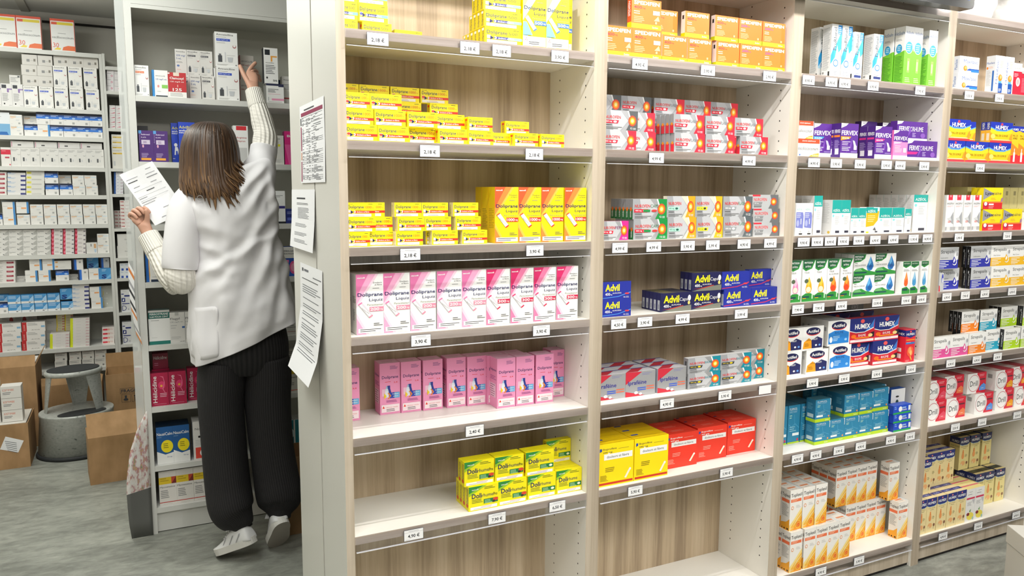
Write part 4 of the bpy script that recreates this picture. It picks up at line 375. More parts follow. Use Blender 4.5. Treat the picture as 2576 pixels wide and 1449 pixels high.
BOXES={
('A',1,'lower row','dol500g'):[(.0015,.125,1.9722,.796),(.0811,.125,1.9722),(.1926,.185,1.9722)],
('A',1,'second level','dol500g'):[(.0015,.125,2.0192,.807),(.0703,.125,2.0192)],
('A',1,'third level','dol500g'):[(.0015,.125,2.0662,.801),(.0692,.125,2.0662)],
('A',1,'lowest level','dol500e'):[(.4034,.02,1.9722)],
('A',1,'lowest level second rank','dol500e'):[(.4034,.047,1.9722)],
('A',1,'lowest level third rank','dol500e'):[(.4034,.074,1.9722)],
('A',1,'lowest level fourth rank','dol500e'):[(.4034,.101,1.9722)],
('A',1,'lowest level fifth rank','dol500e'):[(.4034,.128,1.9722)],
('A',1,'lowest level sixth rank','dol500e'):[(.4034,.155,1.9722)],
('A',1,'middle level','dol500e'):[(.4015,.02,2.0177)],
('A',1,'middle level second rank','dol500e'):[(.4015,.047,2.0177)],
('A',1,'middle level third rank','dol500e'):[(.4015,.074,2.0177)],
('A',1,'middle level fourth rank','dol500e'):[(.4015,.101,2.0177)],
('A',1,'upper level','dol500e'):[(.3988,.02,2.0632)],
('A',1,'upper level second rank','dol500e'):[(.3988,.047,2.0632)],
('A',1,'upper level third rank','dol500e'):[(.3988,.074,2.0632)],
('A',1,'','liq500'):[(.5206,.015,1.9722,.981),(.597,.015,1.9722,.988)],
('A',1,'behind','liq500'):[(.6358,.065,1.9722)],
('A',2,'bottom row','dol1000'):[(.0015,.02,1.6882,.987),(.0888,.02,1.6882),(.1839,.047,1.6882),(.2624,.02,1.6882)],
('A',2,'bottom row','dol1000e'):[(.3511,.02,1.6882),(.4288,.05,1.6882),(.4964,.02,1.6882),(.585,.02,1.6882)],
('A',2,'second row up','dol1000'):[(.0015,.02,1.73,.877),(.0803,.02,1.73),(.1726,.02,1.73),(.2644,.047,1.73)],
('A',2,'second row up','dol1000e'):[(.352,.02,1.727,.949)],
('A',2,'third row up','dol1000'):[(.0015,.02,1.7718,.764),(.0691,.02,1.7718)],
('A',2,'back bottom row','dol1000'):[(.0015,.17,1.6882,.873),(.0807,.17,1.6882),(.1777,.17,1.6882),(.2859,.15,1.6882)],
('A',2,'back second row','dol1000'):[(.0015,.17,1.73,.882),(.0815,.17,1.73),(.1783,.17,1.73),(.2862,.15,1.73)],
('A',2,'back third row','dol1000'):[(.0015,.17,1.7718,.891),(.0823,.17,1.7718),(.1789,.17,1.7718),(.2865,.15,1.7718)],
('A',2,'back top row','dol1000'):[(.0015,.17,1.8136,.9),(.0819,.17,1.8136),(.1732,.17,1.8136),(.2641,.17,1.8136)],
('A',2,'single behind','dol1000e'):[(.4997,.085,1.6882)],
('A',2,'raised behind','dol1000e'):[(.4995,.085,1.727)],
('A',3,'bottom row','dol1000t'):[(.0015,.02,1.4065,.786),(.0672,.049,1.4065),(.1362,.02,1.4065),(.2405,.018,1.4065),(.3333,.02,1.4065)],
('A',3,'middle row','dol1000t'):[(.0015,.02,1.4459),(.0578,.049,1.4459),(.1416,.02,1.4459),(.2208,.02,1.4459),(.3131,.02,1.4459)],
('A',3,'top row','dol1000t'):[(.0015,.025,1.4853),(.0373,.054,1.4853),(.1344,.025,1.4853),(.2137,.025,1.4853),(.3072,.025,1.4853)],
('A',3,'bottom row behind','dol1000t'):[(.2322,.047,1.4065)],
('A',3,'','liq1000'):[(.4358,.02,1.4065),(.5124,.02,1.4065,.995),(.5896,.02,1.4065),(.6702,.02,1.4065)],
('A',3,'second rank','liq1000'):[(.4358,.067,1.4065)],
('A',3,'third rank','liq1000'):[(.4358,.114,1.4065)],
('A',4,'','liq200'):[(.0238,.028,1.1642),(.1006,.028,1.1642,.996),(.178,.028,1.1642),(.2581,.028,1.1642),(.3353,.028,1.1642)],
('A',4,'second rank','liq200'):[(.0238,.077,1.1642)],
('A',4,'','liq300'):[(.4129,.028,1.1642),(.4924,.028,1.1642),(.5704,.028,1.1642),(.6497,.028,1.1642)],
('A',5,'','pink'):[(.0015,.167,.8821,.996),(.134,.19,.8821),(.1995,.185,.8821),(.2684,.18,.8821),(.3457,.177,.8821),(.4123,.17,.8821),(.4848,.105,.8821),(.5513,.105,.8821),(.6218,.105,.8821),(.6999,.15,.8821,.811)],
('A',5,'behind','pink'):[(.4765,.16,.8821),(.5422,.16,.8821)],
('A',6,'lower row','dolpro'):[(.3532,.022,.5997),(.4517,.024,.5997)],
('A',6,'lower row second rank','dolpro'):[(.3532,.047,.5997),(.4517,.049,.5997)],
('A',6,'lower row third rank','dolpro'):[(.3532,.072,.5997)],
('A',6,'lower row fourth rank','dolpro'):[(.3532,.097,.5997)],
('A',6,'lower row','dolrh'):[(.5556,.028,.5997),(.6581,.028,.5997,.937)],
('A',6,'lower row second rank','dolrh'):[(.5556,.053,.5997),(.6581,.053,.5997,.937)],
('A',6,'lower row third rank','dolrh'):[(.6581,.078,.5997,.937)],
('A',6,'lower row fourth rank','dolrh'):[(.6581,.103,.5997,.937)],
('A',6,'upper row','dolpro'):[(.3425,.03,.6757),(.4439,.03,.6757)],
('A',6,'upper row second rank','dolpro'):[(.3425,.055,.6757),(.4439,.055,.6757)],
('A',6,'upper row','dolrh'):[(.5492,.03,.6757)],
('A',6,'upper row second rank','dolrh'):[(.5492,.055,.6757)],
('A',6,'upper row at back','dolrh'):[(.6603,.1,.6757,.915)],
('B',1,'lower row','spedl'):[(.8021,.02,1.9722,.898),(.9031,.02,1.9722)],
('B',1,'lower row','sped4'):[(1.0175,.02,1.9722),(1.118,.02,1.9722),(1.2362,.02,1.9722)],
('B',1,'lower row','sped2'):[(1.3372,.02,1.9722),(1.4393,.02,1.9722,.991)],
('B',1,'upper row','spedl'):[(.8979,.02,2.0617)],
('B',1,'upper row','sped4'):[(.9944,.043,2.0528),(1.1049,.02,2.0528),(1.2275,.02,2.0528)],
('B',1,'upper row','sped2'):[(1.3289,.02,2.0527),(1.4335,.02,2.0527)],
('B',2,'bottom row','nuro'):[(.8021,.02,1.6882),(.8918,.039,1.6882)],
('B',2,'bottom row','nurofl'):[(1.0758,.02,1.6882),(1.2048,.02,1.6882),(1.353,.02,1.6882)],
('B',2,'middle row','nurok'):[(.8021,.02,1.7486)],
('B',2,'middle row','nuro'):[(.8866,.039,1.7486)],
('B',2,'middle row','nurofl'):[(1.0712,.02,1.7487),(1.2011,.02,1.7487),(1.3275,.02,1.7487)],
('B',2,'bottom row rank','nurofl'):[(1.0709,.04,1.6882),(1.0676,.06,1.6882),(1.064,.08,1.6882)],
('B',2,'middle row rank','nurofl'):[(1.0686,.04,1.7487),(1.0654,.06,1.7487),(1.0619,.08,1.7487)],
('B',2,'back bottom row','nurok'):[(.8086,.12,1.6882),(.9379,.12,1.6882,.934)],
('B',2,'back bottom row','nurofl'):[(1.0704,.12,1.6882),(1.1964,.12,1.6882,.911),(1.3112,.12,1.6882,.971)],
('B',2,'back middle row','nurok'):[(.807,.12,1.7486),(.9363,.12,1.7486,.933)],
('B',2,'back middle row','nurofl'):[(1.0683,.12,1.7487),(1.1943,.12,1.7487,.908),(1.3088,.12,1.7487,.969)],
('B',2,'back top row','nurok'):[(.8054,.12,1.809),(.9347,.12,1.809,.931)],
('B',2,'back top row','nurofl'):[(1.0663,.12,1.8092),(1.1923,.12,1.8092,.905),(1.3063,.12,1.8092,.968)],
('B',3,'lower row','nurofem'):[(.8021,.02,1.4065,.805)],
('B',3,'lower row','nurocap'):[(.9245,.02,1.4065),(.9252,.041,1.4065)],
('B',3,'lower row','nuroau'):[(1.059,.02,1.4065)],
('B',3,'lower row','nuroye'):[(1.1787,.02,1.4065)],
('B',3,'lower row','nurogr'):[(1.2945,.02,1.4065)],
('B',3,'lower row','nurosm'):[(1.4304,.02,1.4065)],
('B',3,'upper row','nurocap'):[(.9203,.02,1.4712)],
('B',3,'upper row second rank','nurocap'):[(.9203,.041,1.4712)],
('B',3,'upper row third rank','nurocap'):[(.9203,.062,1.4712)],
('B',3,'upper row fourth rank','nurocap'):[(.9203,.083,1.4712)],
('B',3,'upper row fifth rank','nurocap'):[(.9203,.104,1.4712)],
('B',3,'upper row sixth rank','nurocap'):[(.9203,.125,1.4712)],
('B',3,'lower row second rank','nurocap'):[(.9252,.062,1.4065)],
('B',3,'lower row third rank','nurocap'):[(.9252,.083,1.4065)],
('B',3,'lower row fourth rank','nurocap'):[(.9252,.104,1.4065)],
('B',3,'upper row','nuroau'):[(1.0545,.02,1.476,.975)],
('B',3,'upper row','nuroye'):[(1.1722,.02,1.476)],
('B',3,'upper row','nurogr'):[(1.29,.02,1.476)],
('B',3,'second level','nurosm'):[(1.4276,.02,1.4548)],
('B',3,'third level','nurosm'):[(1.4204,.02,1.5031,.986)],
('B',4,'lower row','advilb'):[(.8021,.005,1.1642,.954)],
('B',4,'upper row','advilb'):[(.8021,.005,1.2201,.94)],
('B',4,'lower row','advilcap'):[(1.0385,.018,1.1642),(1.1662,.018,1.1642)],
('B',4,'lower row second rank','advilcap'):[(1.0385,.039,1.1642),(1.1662,.039,1.1642)],
('B',4,'lower row third rank','advilcap'):[(1.0385,.06,1.1642),(1.1662,.06,1.1642)],
('B',4,'lower row fourth rank','advilcap'):[(1.0385,.081,1.1642)],
('B',4,'lower row fifth rank','advilcap'):[(1.0385,.102,1.1642)],
('B',4,'lower row','advil'):[(1.3076,.018,1.1642),(1.4307,.018,1.1642,.992)],
('B',4,'lower row second rank','advil'):[(1.4307,.041,1.1642,.992)],
('B',4,'lower row third rank','advil'):[(1.4307,.064,1.1642,.992)],
('B',4,'upper row','advilcap'):[(1.1661,.018,1.2267)],
('B',4,'upper row second rank','advilcap'):[(1.1661,.039,1.2267)],
('B',4,'upper row third rank','advilcap'):[(1.1661,.06,1.2267)],
('B',4,'upper row','advil'):[(1.2966,.018,1.2254),(1.4478,.05,1.2254,.852)],
('B',5,'','ipra'):[(.8056,.045,.8821),(.9263,.045,.8821),(1.0569,.045,.8821)],
('B',5,'second rank','ipra'):[(.8056,.096,.8821),(.9263,.096,.8821),(1.0569,.096,.8821)],
('B',5,'third rank','ipra'):[(.8056,.147,.8821),(.9263,.147,.8821),(1.0569,.147,.8821)],
('B',5,'lower row','nurorh'):[(1.1816,.04,.8821),(1.3269,.04,.8821),(1.4097,.065,.8821)],
('B',5,'upper row','nurorh'):[(1.1794,.04,.9363),(1.3228,.04,.9363),(1.4097,.065,.9363)],
('B',6,'','ib200'):[(.8074,.018,.5997),(.9496,.018,.5997)],
('B',6,'second rank','ib200'):[(.8074,.069,.5997),(.9496,.069,.5997)],
('B',6,'third rank','ib200'):[(.8074,.12,.5997),(.9496,.12,.5997)],
('B',6,'','ib400'):[(1.113,.06,.5997),(1.2617,.075,.5997),(1.4089,.085,.5997)],
('B',6,'second rank','ib400'):[(1.113,.106,.5997),(1.2617,.121,.5997),(1.4089,.131,.5997)],
('B',6,'third rank','ib400'):[(1.113,.152,.5997),(1.2617,.167,.5997),(1.4089,.177,.5997)],
('C',1,'','prorh'):[(1.77,.03,1.9722),(1.8236,.03,1.9722)],
('C',1,'','prorhb'):[(1.8739,.02,1.9722,.93),(1.9657,.012,1.9722)],
('C',1,'behind','prorh'):[(1.7744,.09,1.9722)],
('C',1,'','actis'):[(2.1341,.012,1.9722),(2.1844,.012,1.9722,.985),(2.2812,.02,1.9722)],
('C',1,'behind','actis'):[(2.1307,.06,1.9722)],
('C',2,'lower row','oscil'):[(1.6122,.012,1.6882)],
('C',2,'upper row','oscil'):[(1.6022,.012,1.7498,.765)],
('C',2,'','fervb'):[(1.7435,.064,1.6882)],
('C',2,'','fervo'):[(1.8326,.02,1.6882)],
('C',2,'second rank','fervo'):[(1.8338,.051,1.6882,.995)],
('C',2,'','fervp'):[(2.014,.02,1.6882)],
('C',2,'second rank','fervp'):[(2.014,.056,1.6882)],
('C',2,'','fervk'):[(2.1063,.012,1.6882,.932)],
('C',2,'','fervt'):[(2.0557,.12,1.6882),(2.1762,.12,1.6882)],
('C',2,'lower row','fervr'):[(2.1874,.012,1.6882,.983),(2.1784,.05,1.6882)],
('C',2,'upper row','fervr'):[(2.1646,.045,1.7633)],
('C',3,'','azsn'):[(1.6149,.008,1.4065),(1.6565,.008,1.4065)],
('C',3,'','aztl'):[(1.743,.045,1.4065)],
('C',3,'behind','aztl'):[(1.7724,.11,1.4065)],
('C',3,'','az2'):[(1.8094,.02,1.4065),(1.8574,.02,1.4065)],
('C',3,'','azs'):[(1.909,.02,1.4065),(1.9498,.02,1.4065)],
('C',3,'','azk'):[(1.9899,.02,1.4065,.998)],
('C',3,'','azw'):[(2.0639,.02,1.4065),(2.1354,.02,1.4065)],
('C',3,'','azs2'):[(2.2098,.02,1.4065)],
('C',3,'','azt'):[(2.2767,.035,1.4065)],
('C',3,'second rank','azt'):[(2.2767,.07,1.4065)],
('C',3,'third rank','azt'):[(2.2767,.105,1.4065)],
('C',3,'fourth rank','azt'):[(2.2767,.14,1.4065)],
('C',3,'fifth rank','azt'):[(2.2767,.175,1.4065)],
('C',3,'sixth rank','azt'):[(2.2767,.21,1.4065)],
('C',4,'','phpk'):[(1.6022,.01,1.1642,.923)],
('C',4,'','phye'):[(1.6653,.01,1.1642),(1.7274,.01,1.1642)],
('C',4,'','phor'):[(1.7912,.01,1.1642),(1.8611,.01,1.1642)],
('C',4,'lower row','phw'):[(1.9562,.033,1.1642),(2.0743,.033,1.1642,.994)],
('C',4,'upper row','phw'):[(1.9561,.033,1.2449),(2.0742,.033,1.2449,.996)],
('C',4,'upper row second rank','phw'):[(1.9561,.064,1.2449)],
('C',4,'upper row third rank','phw'):[(1.9561,.095,1.2449)],
('C',4,'','phso'):[(2.2079,.012,1.1642)],
('C',4,'','phsb'):[(2.2563,.012,1.1642),(2.317,.012,1.1642,.964)],
('C',5,'lower row','actn'):[(1.6022,.034,.8821,.929),(1.7316,.034,.8821)],
('C',5,'lower row','actr'):[(1.8509,.034,.8821)],
('C',5,'lower row second rank','actr'):[(1.8509,.061,.8821)],
('C',5,'lower row third rank','actr'):[(1.8509,.088,.8821)],
('C',5,'lower row fourth rank','actr'):[(1.8509,.115,.8821)],
('C',5,'lower row fifth rank','actr'):[(1.8509,.142,.8821)],
('C',5,'lower row','humr'):[(2.0911,.034,.8821),(1.9694,.05,.8821,.845)],
('C',5,'lower row fifth rank','humr'):[(2.0911,.158,.8821),(1.9694,.174,.8821,.845)],
('C',5,'lower row fourth rank','humr'):[(1.9694,.143,.8821,.845)],
('C',5,'upper row','actn'):[(1.6022,.034,.9727,.926),(1.708,.034,.9727,.94)],
('C',5,'upper row','actr'):[(1.8377,.034,.9794)],
('C',5,'upper row second rank','actr'):[(1.8377,.061,.9794)],
('C',5,'upper row third rank','actr'):[(1.8377,.088,.9794)],
('C',5,'upper row fourth rank','actr'):[(1.8377,.115,.9794)],
('C',5,'upper row fifth rank','actr'):[(1.8377,.142,.9794)],
('C',5,'upper row','humr'):[(1.9562,.034,.9797,.952),(2.0932,.034,.9797,.99)],
('C',5,'upper row fifth rank','humr'):[(1.9562,.158,.9797),(2.1001,.158,.9797,.977)],
('C',5,'','humrd'):[(2.2598,.018,.8821)],
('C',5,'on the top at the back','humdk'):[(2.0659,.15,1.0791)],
('C',6,'lower row','fltn'):[(1.6408,.083,.5997),(1.7064,.083,.5997)],
('C',6,'lower row second rank','fltn'):[(1.7064,.134,.5997)],
('C',6,'lower row','fltl'):[(1.7723,.083,.5997)],
('C',6,'lower row second rank','fltl'):[(1.7723,.134,.5997)],
('C',6,'lower row third rank','fltl'):[(1.7723,.185,.5997)],
('C',6,'@blue pile|0','inh'):[(2.2114,.01,.5997)],
('C',6,'@blue pile|1','inh'):[(2.208,.01,.6361)],
('C',6,'@blue pile|2','inh'):[(2.2045,.01,.6725)],
('C',6,'lower row','flu'):[(1.791,.03,.5997),(1.872,.03,.5997,.993),(1.9524,.03,.5997,.986),(2.0322,.03,.5997,.99)],
('C',6,'lower row second rank','flu'):[(1.872,.076,.5997),(1.953,.076,.5997,.998),(2.0338,.076,.5997,.992)],
('C',6,'lower row fourth rank','flu'):[(1.872,.168,.5997),(1.953,.168,.5997,.998)],
('C',6,'lower row third rank','flu'):[(1.953,.122,.5997,.998),(2.0338,.122,.5997,.992)],
('C',6,'lower row','fluw'):[(2.1125,.03,.5997,.769)],
('C',6,'lower row second rank','fluw'):[(2.1142,.066,.5997,.994)],
('C',6,'lower row third rank','fluw'):[(2.1142,.102,.5997,.994)],
('C',6,'upper row','flu'):[(1.7897,.03,.6882),(1.9523,.036,.6882),(2.0356,.036,.6882,.949),(1.9243,.174,.6882)],
('C',6,'upper row second rank','flu'):[(1.9523,.082,.6882),(2.0356,.082,.6882,.97)],
('C',6,'upper row third rank','flu'):[(1.9523,.128,.6882),(2.0356,.128,.6882,.97)],
('C',6,'upper row','fluw'):[(2.1125,.036,.6917,.769)],
('C',6,'upper row second rank','fluw'):[(2.1142,.072,.6917,.994)],
('C',6,'upper row third rank','fluw'):[(2.1142,.108,.6917,.994)],
('C',6,'behind blue pile','leaf'):[(2.2511,.06,.5997)],
('C',7,'lower row','topl'):[(1.6691,.006,.1214),(1.7411,.006,.1214),(1.8043,.006,.1214),(1.8666,.006,.1214,.998),(1.9294,.006,.1214)],
('C',7,'lower row second rank','topl'):[(1.6691,.049,.1214),(1.7411,.049,.1214),(1.8043,.049,.1214),(1.8666,.049,.1214),(1.9294,.049,.1214)],
('C',7,'upper row','topl'):[(1.6729,.02,.2814),(1.7384,.02,.2814),(1.8052,.02,.2814)],
('C',7,'upper row second rank','topl'):[(1.6729,.063,.2814),(1.7384,.063,.2814),(1.8052,.063,.2814)],
('C',7,'upper row third rank','topl'):[(1.6729,.106,.2814),(1.7384,.106,.2814),(1.8052,.106,.2814)],
('C',7,'upper row fourth rank','topl'):[(1.7384,.149,.2814),(1.8052,.149,.2814)],
('C',7,'lower row further back','topl'):[(2.0721,.098,.1214),(2.1344,.098,.1214,.961),(2.1942,.098,.1214,.966),(2.2544,.098,.1214,.986)],
('C',7,'lower row further back second rank','topl'):[(2.0721,.141,.1214),(2.1344,.141,.1214),(2.1967,.141,.1214,.982),(2.2579,.141,.1214,.974)],
('C',7,'lower row further back third rank','topl'):[(2.0721,.184,.1214),(2.1344,.184,.1214),(2.1967,.184,.1214,.982)],
('C',7,'upper row further back','topl'):[(2.0135,.105,.2814),(2.0758,.105,.2814,.961),(2.1357,.105,.2814,.957),(2.1953,.105,.2814,.943)],
('C',7,'upper row further back second rank','topl'):[(2.0135,.148,.2814),(2.0758,.148,.2814),(2.1381,.148,.2814,.983),(2.1994,.148,.2814,.97)],
('C',7,'upper row further back third rank','topl'):[(2.0135,.191,.2814),(2.0758,.191,.2814),(2.1381,.191,.2814,.983),(2.1994,.191,.2814,.97)],
('C',7,'lower,at right','topl'):[(2.3001,.027,.1214,.968)],
('C',7,'upper,at right','topl'):[(2.2715,.06,.2814)],
('D',1,'lower row','max'):[(2.4693,.02,1.9722)],
('D',1,'upper row','max'):[(2.4725,.02,2.0382)],
('D',1,'','maxt'):[(2.6993,.02,1.9722),(2.7636,.02,1.9722)],
('D',1,'','coll'):[(2.824,.02,1.9722,.923)],
('D',1,'','collb'):[(2.8871,.03,1.9722)],
('D',2,'lower row','humg'):[(2.4104,.012,1.6882,.842),(2.5374,.012,1.6882),(2.6878,.012,1.6882)],
('D',2,'upper row','humg'):[(2.4104,.012,1.7719),(2.5089,.054,1.7719),(2.6888,.012,1.7719)],
('D',2,'upper row second rank','humg'):[(2.6888,.033,1.7719)],
('D',2,'','humy'):[(2.8355,.012,1.6882,.917),(2.8845,.012,1.6882,.974),(2.9365,.012,1.6882,.99),(2.9897,.012,1.6882)],
('D',3,'','angi'):[(2.443,.012,1.4065),(2.4969,.012,1.4065),(2.5537,.012,1.4065),(2.6127,.012,1.4065)],
('D',3,'lower row','lys'):[(2.6848,.014,1.4065),(2.8235,.014,1.4065)],
('D',3,'upper row','lys'):[(2.6782,.014,1.4964)],
('D',3,'upper row second rank','lys'):[(2.6782,.041,1.4964)],
('D',3,'lower row','lysw'):[(2.9566,.012,1.4065)],
('D',3,'lower row','lysc'):[(2.7127,.1,1.4065),(2.9559,.1,1.4065),(3.0124,.1,1.4065),(3.0704,.1,1.4065)],
('D',3,'upper row','lysc'):[(2.7017,.1,1.4978),(2.9438,.1,1.4978),(3.0,.1,1.4978),(3.0577,.1,1.4978),(3.113,.1,1.4978,.896)],
('D',4,'lower row','strb'):[(2.4179,.002,1.1642)],
('D',4,'lower row','stb'):[(2.4462,.028,1.1642,.985),(2.6264,.008,1.1642)],
('D',4,'lower row second rank','stb'):[(2.6264,.027,1.1642)],
('D',4,'lower row','sty'):[(2.7618,.008,1.1642,.99),(2.8958,.008,1.1642,.949),(3.0242,.008,1.1642,.97)],
('D',4,'upper row','stb'):[(2.4104,.008,1.2532,.936),(2.6156,.008,1.2532)],
('D',4,'upper row second rank','stb'):[(2.6156,.027,1.2532)],
('D',4,'upper row','sty'):[(2.751,.008,1.2532,.995),(2.8857,.008,1.2532,.949),(3.0143,.008,1.2532,.961)],
('D',5,'lower row','stpk'):[(2.4104,.008,.8821),(2.5284,.008,.8821,.992)],
('D',5,'lower row','stor'):[(2.6468,.008,.8821)],
('D',5,'lower row second rank','stor'):[(2.6468,.027,.8821)],
('D',5,'lower row third rank','stor'):[(2.6468,.046,.8821)],
('D',5,'lower row fourth rank','stor'):[(2.6468,.065,.8821)],
('D',5,'lower row','stcy'):[(2.7927,.028,.8821)],
('D',5,'lower row','stgr'):[(2.8878,.008,.8821),(3.0091,.008,.8821)],
('D',5,'lower row third rank','stgr'):[(2.9107,.046,.8821,.904),(3.0174,.046,.8821,.966)],
('D',5,'lower row fourth rank','stgr'):[(2.9107,.065,.8821,.904)],
('D',5,'lower row fifth rank','stgr'):[(2.9107,.084,.8821,.904)],
('D',5,'lower row second rank','stgr'):[(3.0174,.027,.8821,.966)],
('D',5,'upper row','stor'):[(2.6217,.03,.9726)],
('D',5,'upper row second rank','stor'):[(2.6217,.049,.9726)],
('D',5,'upper row third rank','stor'):[(2.6217,.068,.9726)],
('D',5,'upper row','stcy'):[(2.7467,.03,.9726)],
('D',5,'upper row','stgr'):[(2.9244,.05,.9726),(3.0516,.03,.9726,.927)],
('D',5,'upper row second rank','stgr'):[(2.9244,.069,.9726),(3.0516,.049,.9726,.927)],
('D',5,'upper row third rank','stgr'):[(2.9244,.088,.9726)],
('D',6,'lower row','drr'):[(2.4427,.035,.5997)],
('D',6,'lower row','dro'):[(2.5719,.035,.5997)],
('D',6,'lower row second rank','dro'):[(2.5719,.086,.5997)],
('D',6,'lower row third rank','dro'):[(2.5719,.137,.5997)],
('D',6,'lower row fourth rank','dro'):[(2.5719,.188,.5997)],
('D',6,'lower row','drb'):[(2.7642,.035,.5997)],
('D',6,'lower row second rank','drb'):[(2.7642,.086,.5997)],
('D',6,'lower row third rank','drb'):[(2.7642,.137,.5997)],
('D',6,'lower row','dry'):[(2.912,.035,.5997),(3.0501,.035,.5997,.864)],
('D',6,'lower row second rank','dry'):[(2.912,.086,.5997),(3.0501,.086,.5997,.864)],
('D',6,'lower row third rank','dry'):[(2.912,.137,.5997),(3.0501,.137,.5997,.864)],
('D',6,'upper row','drr'):[(2.4338,.035,.6897)],
('D',6,'upper row','dro'):[(2.5869,.06,.6897)],
('D',6,'upper row second rank','dro'):[(2.5869,.111,.6897)],
('D',6,'upper row third rank','dro'):[(2.5869,.162,.6897)],
('D',6,'upper row','drb'):[(2.7269,.05,.6897)],
('D',6,'upper row second rank','drb'):[(2.7269,.101,.6897)],
('D',6,'upper row third rank','drb'):[(2.7269,.152,.6897)],
('D',6,'upper row','dry'):[(2.8988,.035,.6897),(3.0327,.05,.6897)],
('D',6,'upper row second rank','dry'):[(2.8988,.086,.6897),(3.0327,.101,.6897)],
('D',6,'upper row third rank','dry'):[(2.8988,.137,.6897),(3.0327,.152,.6897)],
('D',7,'lower row','toux'):[(2.4104,.012,.1214,.772),(2.4606,.012,.1214),(2.5282,.012,.1214),(2.595,.012,.1214),(2.6589,.012,.1214)],
('D',7,'lower row second rank','toux'):[(2.4732,.058,.1214,.902),(2.5299,.058,.1214,.989),(2.595,.058,.1214),(2.6589,.058,.1214)],
('D',7,'lower row third rank','toux'):[(2.5299,.104,.1214,.989),(2.595,.104,.1214),(2.6589,.104,.1214)],
('D',7,'lower row','toux2'):[(2.7227,.012,.1214),(2.7859,.012,.1214)],
('D',7,'lower row second rank','toux2'):[(2.7227,.058,.1214),(2.7859,.058,.1214)],
('D',7,'lower row third rank','toux2'):[(2.7227,.104,.1214),(2.7859,.104,.1214)],
('D',7,'upper row','toux'):[(2.4796,.06,.2734),(2.5678,.1,.2734),(2.6306,.1,.2734,.971),(2.6915,.1,.2734,.995)],
('D',7,'upper row second rank','toux'):[(2.6306,.146,.2734),(2.6934,.146,.2734,.987)],
('D',7,'lower row','tgras'):[(2.9188,.1,.1214),(2.9901,.1,.1214),(3.0703,.1,.1214)],
('D',7,'lower row second rank','tgras'):[(2.9188,.151,.1214),(2.9901,.151,.1214),(3.0703,.151,.1214)],
('D',7,'upper row','tgras'):[(2.894,.17,.2784),(2.9739,.17,.2784),(3.0599,.17,.2784)],
('E',1,'lower row','eao'):[(-.4682,1.7256,1.9582)],
('E',1,'lower row','ebl'):[(-.4007,1.7256,1.9582)],
('E',1,'lower row','ecl'):[(-.3379,1.7256,1.9582)],
('E',1,'back row','e25'):[(-.2939,1.7956,1.9582),(-.2466,1.7806,1.9582,.993)],
('E',1,'back row','eav'):[(-.1973,1.7806,1.9582)],
('E',1,'back row upper','e25'):[(-.3014,1.7956,2.0682)],
('E',1,'back row upper','eav'):[(-.2534,1.7956,2.0682),(-.1988,1.7956,2.0682,.966)],
('E',1,'lower row','eam'):[(-.1382,1.7256,1.9582)],
('E',1,'upper row','eam'):[(-.1396,1.7306,2.1072)],
('E',1,'behind the tall pair','eam'):[(-.1427,1.7956,1.9582,.98)],
('E',1,'','e5h'):[(-.0292,1.8256,1.9582)],
('E',1,'upper back','e5h'):[(-.0253,1.8256,2.0682)],
('E',1,'','epw'):[(.0738,1.7256,1.9582)],
('E',1,'on top','etv'):[(.0671,1.7256,2.0458)],
('E',1,'','eww'):[(.1525,1.7656,1.9582,.936)],
('E',1,'at right end','edb'):[(.1434,1.8256,1.9582)],
('E',2,'','epu'):[(-.4652,1.7256,1.6792),(-.407,1.7256,1.6792,.991)],
('E',2,'','eadm'):[(-.3058,1.7256,1.6792)],
('E',2,'','earg'):[(-.0764,1.7256,1.6792)],
('E',2,'','ebac'):[(.0927,1.7256,1.6792)],
('E',2,'','epr'):[(.1487,1.7256,1.6792)],
('E',2,'at back','ebk'):[(-.4681,1.8256,1.6791)],
('E',2,'at back','ered'):[(.1257,1.8256,1.6791)],
('E',2,'behind','eadm'):[(-.3318,1.7956,1.6792)],
('E',3,'','e3w'):[(.0869,1.7256,1.4048)],
('E',3,'','e3b'):[(.1451,1.7256,1.4048)],
('E',4,'','e4b'):[(-.4634,1.7256,1.1537)],
('E',4,'','eeff'):[(.1236,1.7256,1.1537)],
('E',5,'','efer'):[(-.4639,1.7256,.8714)],
('E',5,'','efla'):[(-.3776,1.7256,.8714),(-.3138,1.7256,.8714)],
('E',5,'','e5w'):[(.1276,1.7256,.8714)],
('E',6,'','ehe'):[(-.4682,1.7256,.5901,.995),(-.3944,1.7256,.5901),(-.314,1.7656,.5901)],
('E',6,'behind','ehe'):[(-.4592,1.8056,.5901)],
('E',6,'raised at back','ehs'):[(-.454,1.8056,.7426)],
('E',6,'','e6m'):[(.1115,1.7256,.5901)],
('E',6,'on top','e6w'):[(.1146,1.7256,.7329)],
('E',7,'','ena'):[(-.4565,1.7256,.3167),(-.3869,1.7256,.3167,.994)],
('E',7,'second rank','ena'):[(-.4565,1.7766,.3167),(-.3869,1.7766,.3167)],
('E',7,'','e7w'):[(-.3029,1.7256,.3167)],
('E',7,'second rank','e7w'):[(-.3029,1.7766,.3167)],
('E',7,'','e7t'):[(.0602,1.7256,.3167),(.1517,1.7256,.3167)],
('E',7,'second rank','e7t'):[(.1517,1.7766,.3167)],
('E',8,'','emy'):[(-.4555,1.7256,.1205),(-.3825,1.7256,.1205,.998),(-.3092,1.7256,.1205)],
('F',0,'','fos'):[(-1.2279,3.833,2.4371),(-1.0921,3.833,2.4371),(-.9076,3.833,2.4371)],
('F',1,'','fpu'):[(-1.2564,3.833,2.0763),(-1.1969,3.833,2.0763),(-1.1377,3.833,2.0763)],
('F',1,'on top','fsm'):[(-1.1485,3.843,2.2175)],
